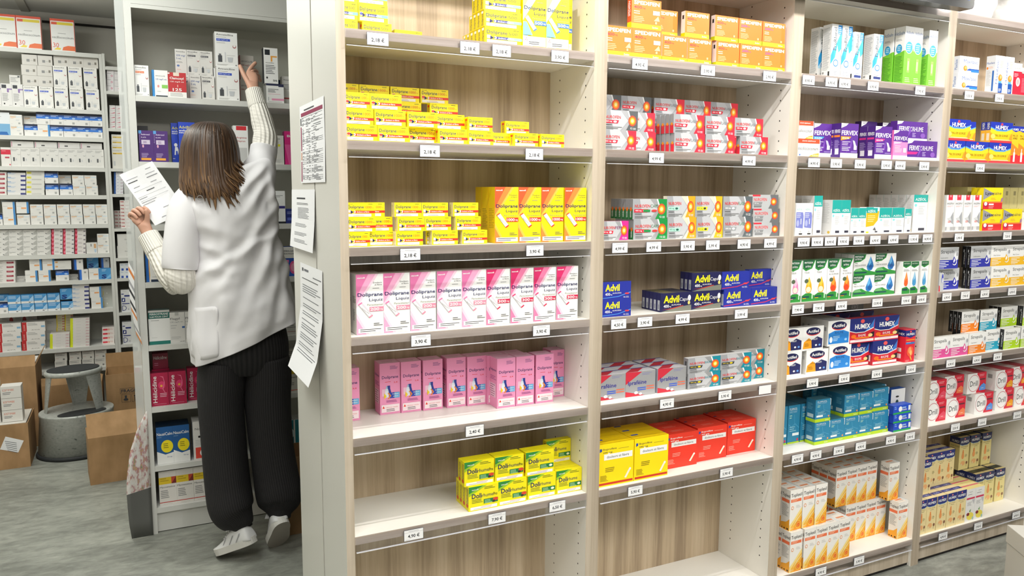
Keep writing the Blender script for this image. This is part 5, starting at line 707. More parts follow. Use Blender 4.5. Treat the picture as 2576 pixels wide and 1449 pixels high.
('F',1,'lower row','fam'):[(-1.077,3.833,2.0763),(-.9923,3.833,2.0763),(-.9084,3.833,2.0763),(-.8228,3.833,2.0763),(-.7313,3.833,2.0763)],
('F',1,'upper row','fam'):[(-.9073,3.833,2.2109),(-.8236,3.833,2.2109),(-.737,3.833,2.2109)],
('F',1,'lower flat row','fpl'):[(-1.0773,3.833,2.2119),(-.993,3.833,2.2119,.977)],
('F',1,'middle flat row','fpl'):[(-1.0803,3.833,2.2764),(-.995,3.833,2.2764)],
('F',1,'upper flat row','fpl'):[(-1.0737,3.833,2.3409),(-.9869,3.833,2.3409,.944),(-.9012,3.843,2.3465),(-.8169,3.843,2.3465,.991),(-.7332,3.843,2.3465)],
('F',2,'lower row','fbt'):[(-1.2519,3.833,1.8977)],
('F',2,'lower row','fcof'):[(-1.1616,3.833,1.8977,.995)],
('F',2,'lower row','fbl'):[(-1.0869,3.833,1.8977),(-.9445,3.833,1.8977),(-.8684,3.833,1.8977),(-.7941,3.833,1.8977,.995),(-.7201,3.833,1.8977,.997)],
('F',2,'lower row','forg'):[(-1.0126,3.833,1.8977,.982)],
('F',2,'upper row','fcof'):[(-1.1616,3.833,1.9625,.955),(-1.0924,3.894,1.9625)],
('F',2,'upper row','fbl'):[(-1.0169,3.833,1.9722),(-.9419,3.833,1.9722),(-.8675,3.833,1.9722),(-.7933,3.833,1.9722),(-.7186,3.833,1.9722,.994)],
('F',3,'','frd'):[(-1.2218,3.833,1.7043)],
('F',3,'','fas'):[(-1.1682,3.833,1.7043),(-1.1155,3.833,1.7043),(-1.0632,3.833,1.7043,.989),(-1.0108,3.833,1.7043),(-.959,3.833,1.7043),(-.9066,3.833,1.7043),(-.8543,3.833,1.7043,.994),(-.8024,3.833,1.7043,.997),(-.7502,3.833,1.7043,.989),(-.6988,3.833,1.7043)],
('F',3,'lying on top','ffl'):[(-1.1655,3.833,1.8241),(-1.0365,3.833,1.8241),(-.9069,3.833,1.8241),(-.7791,3.833,1.8241)],
('F',4,'@red-marked pile|0','fpr'):[(-1.3259,3.833,1.5238)],
('F',4,'@red-marked pile|1','fpr'):[(-1.3241,3.833,1.5526)],
('F',4,'@red-marked pile|2','fpr'):[(-1.3223,3.833,1.5814)],
('F',4,'@red-marked pile|3','fpr'):[(-1.3205,3.833,1.6102)],
('F',4,'@red-marked pile|4','fpr'):[(-1.3187,3.833,1.639)],
('F',4,'@blue-marked pile|0','fpb'):[(-1.2013,3.833,1.5238)],
('F',4,'@blue-marked pile|1','fpb'):[(-1.1996,3.833,1.552)],
('F',4,'@blue-marked pile|2','fpb'):[(-1.1978,3.833,1.5802)],
('F',4,'@blue-marked pile|3','fpb'):[(-1.1961,3.833,1.6084)],
('F',4,'@blue-marked pile|4','fpb'):[(-1.1943,3.833,1.6366)],
('F',4,'@yellow-marked pile|0','fpy'):[(-1.0999,3.833,1.5238)],
('F',4,'@yellow-marked pile|1','fpy'):[(-1.098,3.833,1.5543)],
('F',4,'@yellow-marked pile|2','fpy'):[(-1.0962,3.833,1.5848)],
('F',4,'@yellow-marked pile|3','fpy'):[(-1.0944,3.833,1.6153)],
('F',4,'@yellow-marked pile|4','fpy'):[(-1.0925,3.833,1.6458)],
('F',4,'lower row','fbl'):[(-.992,3.833,1.5238),(-.9124,3.833,1.5238)],
('F',4,'lower row','fcof'):[(-.8363,3.833,1.5238),(-.7628,3.833,1.5238)],
('F',4,'upper row','fbl'):[(-.9924,3.833,1.5983)],
('F',4,'upper row','fcof'):[(-.9181,3.894,1.5886),(-.8381,3.833,1.5886,.971),(-.7677,3.833,1.5886)],
('F',5,'lower row','fbl'):[(-1.3123,3.833,1.3332)],
('F',5,'lower row','forg'):[(-1.2347,3.833,1.3332)],
('F',5,'lower row','fcof'):[(-1.1591,3.833,1.3332),(-1.0851,3.833,1.3332),(-1.0096,3.833,1.3332),(-.934,3.833,1.3332),(-.86,3.833,1.3332),(-.7849,3.833,1.3332),(-.7104,3.833,1.3332,.934)],
('F',5,'upper row','forg'):[(-1.2351,3.833,1.4062),(-1.1604,3.833,1.4062)],
('F',5,'upper row','fcof'):[(-1.0845,3.833,1.398),(-1.0101,3.833,1.398),(-.9352,3.833,1.398),(-.8617,3.833,1.398),(-.7868,3.833,1.398),(-.7139,3.833,1.398,.985)],
('F',5,'lying on top','fblf'):[(-1.2464,3.894,1.4638)],
('F',6,'@first white pile|0','fwh'):[(-1.2952,3.833,1.137)],
('F',6,'@first white pile|1','fwh'):[(-1.2931,3.833,1.1699)],
('F',6,'@first white pile|2','fwh'):[(-1.291,3.833,1.2028)],
('F',6,'@first white pile|3','fwh'):[(-1.2889,3.833,1.2357)],
('F',6,'@first white pile|4','fwh'):[(-1.2868,3.833,1.2686)],
('F',6,'@second white pile|0','fwh'):[(-1.2174,3.833,1.137)],
('F',6,'@second white pile|1','fwh'):[(-1.2154,3.833,1.1699)],
('F',6,'@second white pile|2','fwh'):[(-1.2133,3.833,1.2028)],
('F',6,'@second white pile|3','fwh'):[(-1.2113,3.833,1.2357)],
('F',6,'@second white pile|4','fwh'):[(-1.2092,3.833,1.2686)],
('F',6,'@third white pile|0','fwh'):[(-1.1396,3.833,1.137,.994)],
('F',6,'@third white pile|1','fwh'):[(-1.1376,3.833,1.1699,.993)],
('F',6,'@third white pile|2','fwh'):[(-1.1355,3.833,1.2028,.993)],
('F',6,'@third white pile|3','fwh'):[(-1.1335,3.833,1.2357,.993)],
('F',6,'@third white pile|4','fwh'):[(-1.1314,3.833,1.2686,.993)],
('F',6,'@fourth white pile|0','fwh'):[(-1.0623,3.833,1.137,.996)],
('F',6,'@fourth white pile|1','fwh'):[(-1.0603,3.833,1.1699,.995)],
('F',6,'@fourth white pile|2','fwh'):[(-1.0583,3.833,1.2028,.995)],
('F',6,'@fourth white pile|3','fwh'):[(-1.0562,3.833,1.2357,.994)],
('F',6,'@fourth white pile|4','fwh'):[(-1.0542,3.833,1.2686,.994)],
('F',6,'@first red-ended pile|0','frs'):[(-.9824,3.833,1.137)],
('F',6,'@first red-ended pile|1','frs'):[(-.9808,3.833,1.1648)],
('F',6,'@first red-ended pile|2','frs'):[(-.9792,3.833,1.1926)],
('F',6,'@first red-ended pile|3','frs'):[(-.9776,3.833,1.2204)],
('F',6,'@first red-ended pile|4','frs'):[(-.976,3.833,1.2482)],
('F',6,'@first red-ended pile|5','frs'):[(-.9744,3.833,1.276)],
('F',6,'@second red-ended pile|0','frs'):[(-.9162,3.833,1.137)],
('F',6,'@second red-ended pile|1','frs'):[(-.9147,3.833,1.1648)],
('F',6,'@second red-ended pile|2','frs'):[(-.9131,3.833,1.1926)],
('F',6,'@second red-ended pile|3','frs'):[(-.9115,3.833,1.2204)],
('F',6,'@second red-ended pile|4','frs'):[(-.91,3.833,1.2482)],
('F',6,'@second red-ended pile|5','frs'):[(-.9084,3.833,1.276)],
('F',6,'@third red-ended pile|0','frs'):[(-.8488,3.833,1.137)],
('F',6,'@third red-ended pile|1','frs'):[(-.8473,3.833,1.1648)],
('F',6,'@third red-ended pile|2','frs'):[(-.8457,3.833,1.1926)],
('F',6,'@third red-ended pile|3','frs'):[(-.8442,3.833,1.2204)],
('F',6,'@third red-ended pile|4','frs'):[(-.8427,3.833,1.2482)],
('F',6,'@third red-ended pile|5','frs'):[(-.8412,3.833,1.276)],
('F',6,'','fwb'):[(-.7809,3.833,1.137)],
('F',6,'','fcof'):[(-.7152,3.833,1.137)],
('F',6,'upper row','fcof'):[(-.7138,3.833,1.2018,.983)],
('F',7,'@left pile|0','fpr'):[(-1.3132,3.833,.963)],
('F',7,'@left pile|1','fpr'):[(-1.3115,3.833,.9919)],
('F',7,'@left pile|2','fpr'):[(-1.3097,3.833,1.0207)],
('F',7,'@left pile|3','fpr'):[(-1.3079,3.833,1.0494)],
('F',7,'@left pile|4','fpr'):[(-1.3062,3.833,1.0782)],
('F',7,'lower row','forg'):[(-1.1379,3.833,.963),(-1.0642,3.833,.963),(-.7754,3.833,.963)],
('F',7,'lower row','fbl'):[(-.9667,3.833,.963)],
('F',7,'lower row','fblr'):[(-.8382,3.833,.963)],
('F',7,'lower row','fsq'):[(-.7075,3.833,.963,.917)],
('F',7,'upper row','forg'):[(-1.1102,3.833,1.036),(-1.0383,3.833,1.036)],
('F',7,'@middle pile|0','fpl2'):[(-.9701,3.833,1.037,.97)],
('F',7,'@middle pile|1','fpl2'):[(-.9701,3.833,1.0658,.979)],
('F',7,'behind','fwh'):[(-1.1945,3.913,.963),(-.8945,3.913,.963)],
('F',7,'upper row','fblr'):[(-.8649,3.833,1.0314),(-.7072,3.894,1.0314,.937)],
('F',7,'upper row','fsq'):[(-.7856,3.894,1.0341)],
('F',8,'lower row','fbl'):[(-1.3187,3.833,.7668)],
('F',8,'lower row','fst'):[(-1.2428,3.833,.7668),(-1.1701,3.833,.7668),(-1.096,3.833,.7668),(-1.0233,3.833,.7668),(-.9482,3.833,.7668)],
('F',8,'upper row','fst'):[(-1.3162,3.894,.8235),(-1.2436,3.833,.8235),(-1.1705,3.833,.8235),(-1.0975,3.833,.8235),(-1.0235,3.833,.8235)],
('F',8,'upper row','fsq'):[(-.9489,3.833,.8379)],
('F',8,'@thin white pile|0','fpb'):[(-.8772,3.833,.7668,.963)],
('F',8,'@thin white pile|1','fpb'):[(-.8772,3.833,.795,.971)],
('F',8,'@thin white pile|2','fpb'):[(-.8805,3.833,.8232,.996)],
('F',8,'@thin white pile|3','fpb'):[(-.88,3.833,.8514)],
('F',8,'@thin white pile|4','fpb'):[(-.8785,3.833,.8796)],
('F',8,'@thin white pile|5','fpb'):[(-.8769,3.833,.9078)],
('F',8,'lower row','forg'):[(-.7714,3.833,.7668)],
('F',8,'upper row','forg'):[(-.7769,3.833,.8398)],
('F',8,'upper row','fgr'):[(-.7092,3.893,.8387,.97)],
('F',8,'lower row','fgr'):[(-.7113,3.893,.7668)],
('F',9,'@left pile|0','flb'):[(-1.3181,3.833,.5139)],
('F',9,'@left pile|1','flb'):[(-1.3144,3.833,.5757)],
('F',9,'@left pile|2','flb'):[(-1.3106,3.833,.6375)],
('F',9,'@second pile|0','flb'):[(-1.1834,3.833,.5139)],
('F',9,'@second pile|1','flb'):[(-1.1796,3.833,.5757)],
('F',9,'@second pile|2','flb'):[(-1.1759,3.833,.6375)],
('F',9,'@grey pile|0','fgs'):[(-1.0558,3.933,.5139)],
('F',9,'@grey pile|1','fgs'):[(-1.0522,3.933,.5756)],
('F',9,'@grey pile|2','fgs'):[(-1.0486,3.933,.6373)],
('F',9,'behind on the left','ftr'):[(-1.3208,3.963,.6793),(-1.2473,3.963,.6793),(-1.1731,3.963,.6793)],
('F',9,'@left yellow pile|0','fyp'):[(-.9955,3.933,.5139,.972)],
('F',9,'@left yellow pile|1','fyp'):[(-.9955,3.933,.5314,.983)],
('F',9,'@left yellow pile|2','fyp'):[(-.9955,3.933,.5489,.993)],
('F',9,'@left yellow pile|3','fyp'):[(-.9919,3.933,.5664,.966)],
('F',9,'@left yellow pile|4','fyp'):[(-.9919,3.933,.5839,.977)],
('F',9,'@left yellow pile|5','fyp'):[(-.9919,3.933,.6014,.987)],
('F',9,'@left yellow pile|6','fyp'):[(-.9919,3.933,.6189,.997)],
('F',9,'@left yellow pile|7','fyp'):[(-.9883,3.933,.6364,.97)],
('F',9,'@left yellow pile|8','fyp'):[(-.9883,3.933,.6539,.981)],
('F',9,'@left yellow pile|9','fyp'):[(-.9883,3.933,.6714,.991)],
('F',9,'@left yellow pile|10','fyp'):[(-.9884,3.933,.6889)],
('F',9,'@left yellow pile|11','fyp'):[(-.9874,3.933,.7064)],
('F',9,'@right yellow pile|0','fyp'):[(-.948,3.933,.5139)],
('F',9,'@right yellow pile|1','fyp'):[(-.947,3.933,.5314)],
('F',9,'@right yellow pile|2','fyp'):[(-.946,3.933,.5489)],
('F',9,'@right yellow pile|3','fyp'):[(-.945,3.933,.5664)],
('F',9,'@right yellow pile|4','fyp'):[(-.9441,3.933,.5839)],
('F',9,'@right yellow pile|5','fyp'):[(-.9431,3.933,.6014)],
('F',9,'@right yellow pile|6','fyp'):[(-.9421,3.933,.6189)],
('F',9,'@right yellow pile|7','fyp'):[(-.9411,3.933,.6364)],
('F',9,'@right yellow pile|8','fyp'):[(-.9401,3.933,.6539)],
('F',9,'@right yellow pile|9','fyp'):[(-.9392,3.933,.6714)],
('F',9,'@right yellow pile|10','fyp'):[(-.9382,3.933,.6889)],
('F',9,'@right yellow pile|11','fyp'):[(-.9372,3.933,.7064)],
('F',9,'@right yellow-marked pile|0','fwy'):[(-.9102,3.833,.5139)],
('F',9,'@right yellow-marked pile|1','fwy'):[(-.9091,3.833,.5334)],
('F',9,'@right yellow-marked pile|2','fwy'):[(-.908,3.833,.5529)],
('F',9,'@right yellow-marked pile|3','fwy'):[(-.9069,3.833,.5724)],
('F',9,'@right yellow-marked pile|4','fwy'):[(-.9059,3.833,.5919)],
('F',9,'@right yellow-marked pile|5','fwy'):[(-.9048,3.833,.6114)],
('F',9,'@right yellow-marked pile|6','fwy'):[(-.9037,3.833,.6309)],
('F',9,'@right yellow-marked pile|7','fwy'):[(-.9026,3.833,.6504)],
('F',9,'@right yellow-marked pile|8','fwy'):[(-.9015,3.833,.6699)],
('F',9,'@right yellow-marked pile|9','fwy'):[(-.9005,3.833,.6894)],
('F',9,'@left yellow-marked pile|0','fwy'):[(-1.0271,3.833,.5139)],
('F',9,'@left yellow-marked pile|1','fwy'):[(-1.026,3.833,.5334)],
('F',9,'@left yellow-marked pile|2','fwy'):[(-1.0249,3.833,.5529)],
('F',9,'@left yellow-marked pile|3','fwy'):[(-1.0238,3.833,.5724)],
('F',9,'@left yellow-marked pile|4','fwy'):[(-1.0227,3.833,.5919)],
('F',9,'@pink-marked pile|0','fpk'):[(-.7216,3.863,.5139)],
('F',9,'@pink-marked pile|1','fpk'):[(-.7202,3.863,.5428)],
('F',9,'@pink-marked pile|2','fpk'):[(-.7187,3.863,.5717,.995)],
('F',9,'@pink-marked pile|3','fpk'):[(-.7172,3.863,.6006,.975)],
('F',10,'lower row','fbo'):[(-1.0061,3.833,.3697),(-.9223,3.833,.3697),(-.8466,3.833,.3697),(-.772,3.833,.3697)],
('F',10,'upper row','fbo'):[(-1.0029,3.833,.4257),(-.9192,3.833,.4257),(-.8436,3.833,.4257),(-.7691,3.833,.4257)],
('G',0,'@left pile|0','gpk'):[(-.6067,3.833,2.2045)],
('G',0,'@left pile|1','gpk'):[(-.605,3.833,2.2446)],
('G',0,'@left pile|2','gpk'):[(-.6029,3.833,2.2847)],
('G',0,'@left pile|3','gpk'):[(-.6009,3.833,2.3248)],
('G',0,'@right pile|0','gpk'):[(-.5631,3.833,2.2045)],
('G',0,'@right pile|1','gpk'):[(-.5611,3.833,2.2446)],
('G',0,'@right pile|2','gpk'):[(-.559,3.833,2.2847)],
('G',0,'@right pile|3','gpk'):[(-.557,3.833,2.3248)],
('G',1,'@left pile|0','gtr'):[(-.6034,3.833,1.9645)],
('G',1,'@left pile|1','gtr'):[(-.6019,3.833,1.9945)],
('G',1,'@left pile|2','gtr'):[(-.6004,3.833,2.0245)],
('G',1,'@left pile|3','gtr'):[(-.5988,3.833,2.0545)],
('G',1,'@left pile|4','gtr'):[(-.5973,3.833,2.0845)],
('G',1,'@right pile|0','gtr'):[(-.5661,3.833,1.9645)],
('G',1,'@right pile|1','gtr'):[(-.5646,3.833,1.9945)],
('G',1,'@right pile|2','gtr'):[(-.5631,3.833,2.0245)],
('G',1,'@right pile|3','gtr'):[(-.5616,3.833,2.0545)],
('G',1,'@right pile|4','gtr'):[(-.5601,3.833,2.0845)],
('G',2,'','gwt'):[(-.5985,3.833,1.7015)],
('G',2,'@yellow-marked pile|0','gye'):[(-.5985,3.833,1.8228)],
('G',2,'@yellow-marked pile|1','gye'):[(-.5968,3.833,1.8568)],
('G',2,'@yellow-marked pile|2','gye'):[(-.5951,3.833,1.8908)],
('G',3,'@blue-ended pile|0','gbl'):[(-.5985,3.833,1.5325)],
('G',3,'@blue-ended pile|1','gbl'):[(-.5974,3.833,1.5533)],
('G',3,'@blue-ended pile|2','gbl'):[(-.5964,3.833,1.5741)],
('G',3,'@blue-ended pile|3','gbl'):[(-.5953,3.833,1.5949)],
('G',3,'@blue-ended pile|4','gbl'):[(-.5943,3.833,1.6157)],
('G',3,'@blue-ended pile|5','gbl'):[(-.5932,3.833,1.6365)],
('G',3,'@blue-ended pile|6','gbl'):[(-.5922,3.833,1.6573)],
('G',4,'@red-dashed pile|0','grd'):[(-.5673,3.833,1.3025)],
('G',4,'@red-dashed pile|1','grd'):[(-.5673,3.833,1.326)],
('G',4,'@red-dashed pile|2','grd'):[(-.5673,3.833,1.3495)],
('G',4,'@red-dashed pile|3','grd'):[(-.5673,3.833,1.373)],
('G',4,'@red-dashed pile|4','grd'):[(-.5673,3.833,1.3965)],
('G',4,'@red-dashed pile|5','grd'):[(-.5673,3.833,1.42)],
('G',4,'@red-dashed pile|6','grd'):[(-.5673,3.833,1.4435)],
('G',4,'@red-dashed pile|7','grd'):[(-.5673,3.833,1.467)],
('G',4,'@left red-dashed pile|0','grd'):[(-.6067,3.914,1.3025,.895)],
('G',4,'@left red-dashed pile|1','grd'):[(-.6067,3.914,1.326,.916)],
('G',4,'@left red-dashed pile|2','grd'):[(-.6067,3.914,1.3495,.936)],
('G',4,'@left red-dashed pile|3','grd'):[(-.6067,3.914,1.373,.956)],
('G',4,'@left red-dashed pile|4','grd'):[(-.6067,3.914,1.3965,.976)],
('G',5,'@stack|0','gcel'):[(-.5983,3.833,1.1025,.937)],
('G',5,'@stack|1','gcel'):[(-.5942,3.833,1.1829,.894)],
('G',6,'lower row','gbv'):[(-.591,3.833,.9655),(-.5627,3.833,.9655,.948)],
('G',6,'upper row','gbv'):[(-.5885,3.833,1.0155),(-.5602,3.833,1.0155,.947)],
('G',7,'','gdt'):[(-.5921,3.833,.7315)],
('G',8,'','gdt'):[(-.5951,3.833,.5105)],
}
TAGS=[('A',1,0.0558,'2,18'),('A',1,0.3168,'2,18'),('A',1,0.4141,'2,18'),('A',1,0.603,'3,90'),('A',2,0.1977,'2,18'),('A',2,0.5209,'2,18'),('A',3,0.1384,'2,18'),('A',3,0.5257,'3,90'),('A',4,0.1671,'3,90'),('A',4,0.5505,'3,90'),('A',5,0.3311,'2,40'),('A',6,0.1398,'4,90'),('A',6,0.4043,'7,90'),('A',6,0.6136,'6,50'),('B',1,0.8861,'4,90'),('B',1,1.1528,'3,90'),('B',1,1.4183,'2,90'),('B',2,0.9584,'4,99'),('B',2,1.3429,'4,99'),('B',3,0.8273,'4,99'),('B',3,0.9573,'4,99'),('B',3,1.0941,'5,90'),('B',3,1.1995,'5,99'),('B',3,1.3361,'4,90'),('B',3,1.4562,'4,99'),('B',4,0.8289,'4,50'),('B',4,0.9305,'3,90'),('B',4,1.0827,'4,99'),('B',4,1.3364,'3,99'),('B',5,1.029,'4,90'),('B',5,1.2779,'5,90'),('B',5,1.4624,''),('B',6,0.9099,'5,90'),('B',6,1.2988,'5,90'),('C',1,1.5993,'8,90'),('C',1,1.7103,'6,90'),('C',1,1.7777,'6,90'),('C',1,1.9243,'6,90'),('C',1,2.1842,'7,90'),('C',2,1.6458,'14,90'),('C',2,1.7566,'5,90'),('C',2,1.8806,'5,90'),('C',2,2.0225,'5,90'),('C',2,2.0993,'4,99'),('C',2,2.2365,'5,90'),('C',3,1.6152,'9,90'),('C',3,1.683,'9,90'),('C',3,1.7491,'8,90'),('C',3,1.8161,'9,90'),('C',3,1.8974,'9,90'),('C',3,1.9863,'6,90'),('C',3,2.0873,'6,90'),('C',3,2.2031,'11,90'),('C',3,2.286,'14,90'),('C',4,1.6044,'7,90'),('C',4,1.7075,'7,90'),('C',4,1.8252,'8,90'),('C',4,2.02,'13,90'),('C',4,2.1858,'9,90'),('C',4,2.2755,'8,90'),('C',5,1.6968,'5,90'),('C',5,1.8624,'5,90'),('C',5,2.0428,'5,90'),('C',5,2.2413,'5,50'),('C',6,1.64,'4,90'),('C',6,1.7344,'4,90'),('C',6,1.857,'3,90'),('C',6,1.9769,'4,90'),('C',6,2.1498,'4,90'),('C',6,2.2644,'3,90'),('C',7,1.7966,'4,90'),('C',7,2.0085,'5,90'),('D',1,2.4776,'5,50'),('D',1,2.6706,'5,90'),('D',2,2.5811,'5,90'),('D',3,2.4814,'5,90'),('D',3,2.7998,'7,50'),('D',4,2.4314,'6,90'),('D',4,2.549,'7,90'),('D',4,2.678,'6,90'),('D',4,2.8659,'6,90'),('D',5,2.4883,'6,90'),('D',5,2.6597,'6,90'),('D',5,2.8017,'6,90'),('D',6,2.5506,'5,50'),('D',6,2.7308,'5,50'),('D',6,2.9802,'5,50'),('D',7,2.5236,'4,90'),('D',7,2.7633,'7,90'),('D',7,3.0383,'4,90')]
GZ=[2.204, 1.964, 1.701, 1.532, 1.302, 1.102, 0.965, 0.731, 0.51, 0.345]
# ---------------------------------------------------------------- the room
def slab(name, a, b, m, **k): o = MB().box(a, b, m).build(name, **k); o['kind'] = 'structure'; return o
slab('floor', (-2.4,-4.6,-.05), (5.2,4.3,0), FLOOR)
slab('ceiling', (-2.4,-4.6,2.734), (5.2,4.3,2.8), CEIL)
slab('wall_back', (-2.4,4.16,0), (5.2,4.3,2.734), WALL)
slab('wall_front', (-2.4,-4.6,0), (5.2,-4.5,2.734), WALL)
slab('wall_left', (-2.4,-4.5,0), (-2.3,4.16,2.734), WALL)
slab('wall_right', (5.1,-4.5,0), (5.2,4.16,2.734), WALL)
slab('trim_1', (-2.3,4.125,2.665), (-.2,4.16,2.675), DARK)
slab('trim_2', (-1.09,-.6,2.726), (-1.04,4.16,2.734), WALL)
slab('wall_partition', (.42,1.70,0), (5.1,1.80,2.734), WALL)

# ---------------------------------------------------------------- wooden bays (camera side)
ZS = [2.2605,1.9717,1.6877,1.406,1.1637,.8816,.5992,.1209]
DEP = .2699
BAYS = {'A':(0,.7533),'B':(.8006,1.5534),'C':(1.6007,2.3616),'D':(2.4089,3.1622)}
HALF = .02364
BAYN = {'A':'leftmost bay','B':'second bay','C':'third bay','D':'rightmost bay','E':'stockroom bay','F':'far-left rack','G':'narrow rack'}
ORD = ['first','second','third','fourth','fifth','sixth','seventh','eighth','ninth','tenth','eleventh','twelfth','thirteenth','fourteenth','fifteenth']
def price_rail(x0, x1, z, par):
    m = MB()
    m.box((x0+.001,-.0056,z-.043), (x1-.001,-.0040,z-.001), ACR)
    m.box((x0+.002,-.0095,z-.0445), (x1-.008,-.0040,z-.043), RAILW)
    m.box((x0+.002,-.0095,z-.043), (x1-.008,-.0085,z-.040), ACR)
    return m.build('price_rail', par)
RAILW = mat('lip_highlight_white', 'E9E9EC', .15)  # near-white colour stands for the highlight along the clear lip
def panel_side(name, x0, x1, par, out, h=2.62):
    m = MB(); m.box((x0,0,0), (x1,DEP+.015,h), WHITE2 if out else WHITE, front=WOODP)
    xi = (x1+.0002) if abs(x1-out_inner(x0,x1,out)) < 1e-6 else (x0-.0002)
    z = .20
    while z < 2.5:
        for y in (.045,.205):
            m.face([(xi, y+.0025*math.cos(k*math.pi/4), z+.003*math.sin(k*math.pi/4)) for k in range(8)], DARK)
        z += .035
    return m.build(name, par)
def out_inner(x0, x1, out): return INNER
for i, b in enumerate('ABCD'):
    x0, x1 = BAYS[b]
    root = empty('shelving_unit', (0,0,0)); tag(root, ['leftmost oak-fronted shelving bay with white end panel beside the stockroom passage','second oak-fronted shelving bay from the left, with nearly empty lowest shelves','third oak-fronted shelving bay, right below the black television','rightmost oak-fronted shelving bay, cut by the right edge of the photo'][i], 'shelves', 'oak-fronted shelving bays')
    INNER = x0; panel_side('side_panel', x0-HALF, x0, root, i == 0)
    INNER = x1; panel_side('side_panel', x1, x1+HALF, root, False)
    MB().box((x0,DEP,.0), (x1,DEP+.012,2.62), WOODB).build('back_panel', root)
    MB().box((x0,0,2.60), (x1,DEP,2.62), WHITE, front=WOODP).build('top_board', root)
    for k, z in enumerate(ZS):
        s = MB().box((x0+.0005,0,z-.0235), (x1-.0005,DEP-.0005,z), WHITE, front=WOODE).build('shelf', root)
        price_rail(x0, x1, z, s)
    MB().box((x0,.03,.0), (x1,.045,ZS[7]-.024), WOODE).box((x0,.012,.013), (x1,.03,.068), WOODP).box((x0,.016,0), (x1,.03,.0125), DARK).build('plinth', root)
# white unit standing back to back with the first bays: its end panel closes the passage wall
root = empty('storage_cabinet', (0,0,0)); tag(root, 'white cabinet back to back with the oak bays, papers taped to its end', 'cabinet')
MB().box((-HALF,DEP+.030,0), (0,.65,2.62), WHITE2).build('side_panel', root)
MB().box((0,DEP+.030,0), (3.16,DEP+.045,2.62), WHITE2).build('back_panel', root)
MB().box((3.16,DEP+.030,0), (3.185,.65,2.62), WHITE2).build('side_panel', root)
for z in (.1,.5,.9,1.3,1.7,2.1,2.6): MB().box((0,DEP+.045,z), (3.16,.648,z+.02), WHITE2).build('shelf', root)

# ---------------------------------------------------------------- stockroom racks
EY = 1.7056; FY = 3.813; q = .93
def rack(name, x0, x1, y0, zs, h, label, dep=.3, th=.026, post=.027, plinth=None):
    root = empty(name, (0,0,0)); tag(root, label, 'shelves')
    for a, b in ((x0-post, x0), (x1, x1+post)):
        MB().box((a,y0,0), (b,y0+dep,h), RACKW).build('side_panel', root)
    MB().box((x0,y0+dep,.0), (x1,y0+dep+.012,h), RACKB).build('back_panel', root)
    for z in zs: MB().box((x0+.0004,y0+.001,z-th), (x1-.0004,y0+dep-.001,z), RACKW).build('shelf', root)
    if plinth: MB().box((x0,y0+.015,.004), (x1,y0+.03,plinth), RACKW).build('plinth', root)
    return root
RACKW = mat('rack_white', 'D9D9D4', .4)
RACKB = mat('rack_grey_back', 'C4C3B8', .6)
SZE = [z*q for z in (2.105,1.805,1.51,1.24,.9365,.634,.34,.129)]
er = rack('storage_rack', -.505*q, .36, EY, SZE, 2.45, 'tall white storage rack the person in the white coat reaches into', .29, .024, .027, .095)
MB().box((-.505*q,EY,2.319), (.36,EY+.289,2.335), RACKB, front=RACKW).box((-.505*q,EY,2.336), (.36,EY+.02,2.449), RACKW).build('top_board', er)
SZF = [z*q for z in (2.62,2.232,2.04,1.832,1.638,1.433,1.222,1.035,.824,.552,.397)]
rack('storage_rack', -1.72, -.692*q, FY, SZF, SZF[0], 'wide white storage rack far left, densely stocked with small boxes', .3, .026, .018)
rack('storage_rack', -.655*q, -.545*q, FY, GZ+[2.36], SZF[0]+.005, 'narrow white storage rack between the wide far rack and the near one', .3, .02, .0155)
m = MB().box((-.572*q,EY+.002,.06), (-.5365*q,EY+.005,2.45), MILK).build('poster_sleeve', er); m['label'] = 'milky clear plastic edge strip'

# ---------------------------------------------------------------- all the cartons
def dup(o, loc, sx=1):
    c = o.copy(); COL.objects.link(c); c.location = loc; c.scale = (sx,1,1); return c
SHN = lambda b, s: ('highest shelf' if s == 0 else 'top shelf' if (s == 1 and b in 'ABCDE') else ORD[s if b in 'FG' else s-1]+' shelf')
def kind_of(ds, look, kind, b):
    if kind != 'medicine_box': return kind
    if b in 'EFG': return 'antibiotic_box' if 'antibiotic' in look else 'tablet_pack' if 'tablet' in look else 'flat_carton' if ('flat' in look or 'thin' in look) else 'stock_box'
    for w_, k_ in (('painkiller','painkiller_box'),('lozenge','lozenge_box'),('throat','lozenge_box'),('cold','cold_remedy_box'),('inhaler','inhaler_box'),('tablet','tablet_box'),('capsule','capsule_box')):
        if w_ in look: return k_
    return kind
protos = {}; LABS = {}
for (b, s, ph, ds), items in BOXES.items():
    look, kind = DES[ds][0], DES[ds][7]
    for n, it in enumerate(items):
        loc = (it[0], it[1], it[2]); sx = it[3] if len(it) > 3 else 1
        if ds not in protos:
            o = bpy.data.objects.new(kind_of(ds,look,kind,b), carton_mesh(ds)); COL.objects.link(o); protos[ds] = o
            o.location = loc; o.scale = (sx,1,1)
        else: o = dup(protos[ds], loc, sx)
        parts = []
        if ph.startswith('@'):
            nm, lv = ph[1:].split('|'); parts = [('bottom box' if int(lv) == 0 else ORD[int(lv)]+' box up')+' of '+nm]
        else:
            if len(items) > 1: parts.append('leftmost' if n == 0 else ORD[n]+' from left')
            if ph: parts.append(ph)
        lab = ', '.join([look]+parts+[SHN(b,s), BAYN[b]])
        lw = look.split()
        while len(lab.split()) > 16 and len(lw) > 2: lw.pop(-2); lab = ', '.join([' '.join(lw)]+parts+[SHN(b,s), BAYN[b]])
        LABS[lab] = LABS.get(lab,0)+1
        tag(o, lab, 'box', look+' on the '+SHN(b,s)+' of the '+BAYN[b])

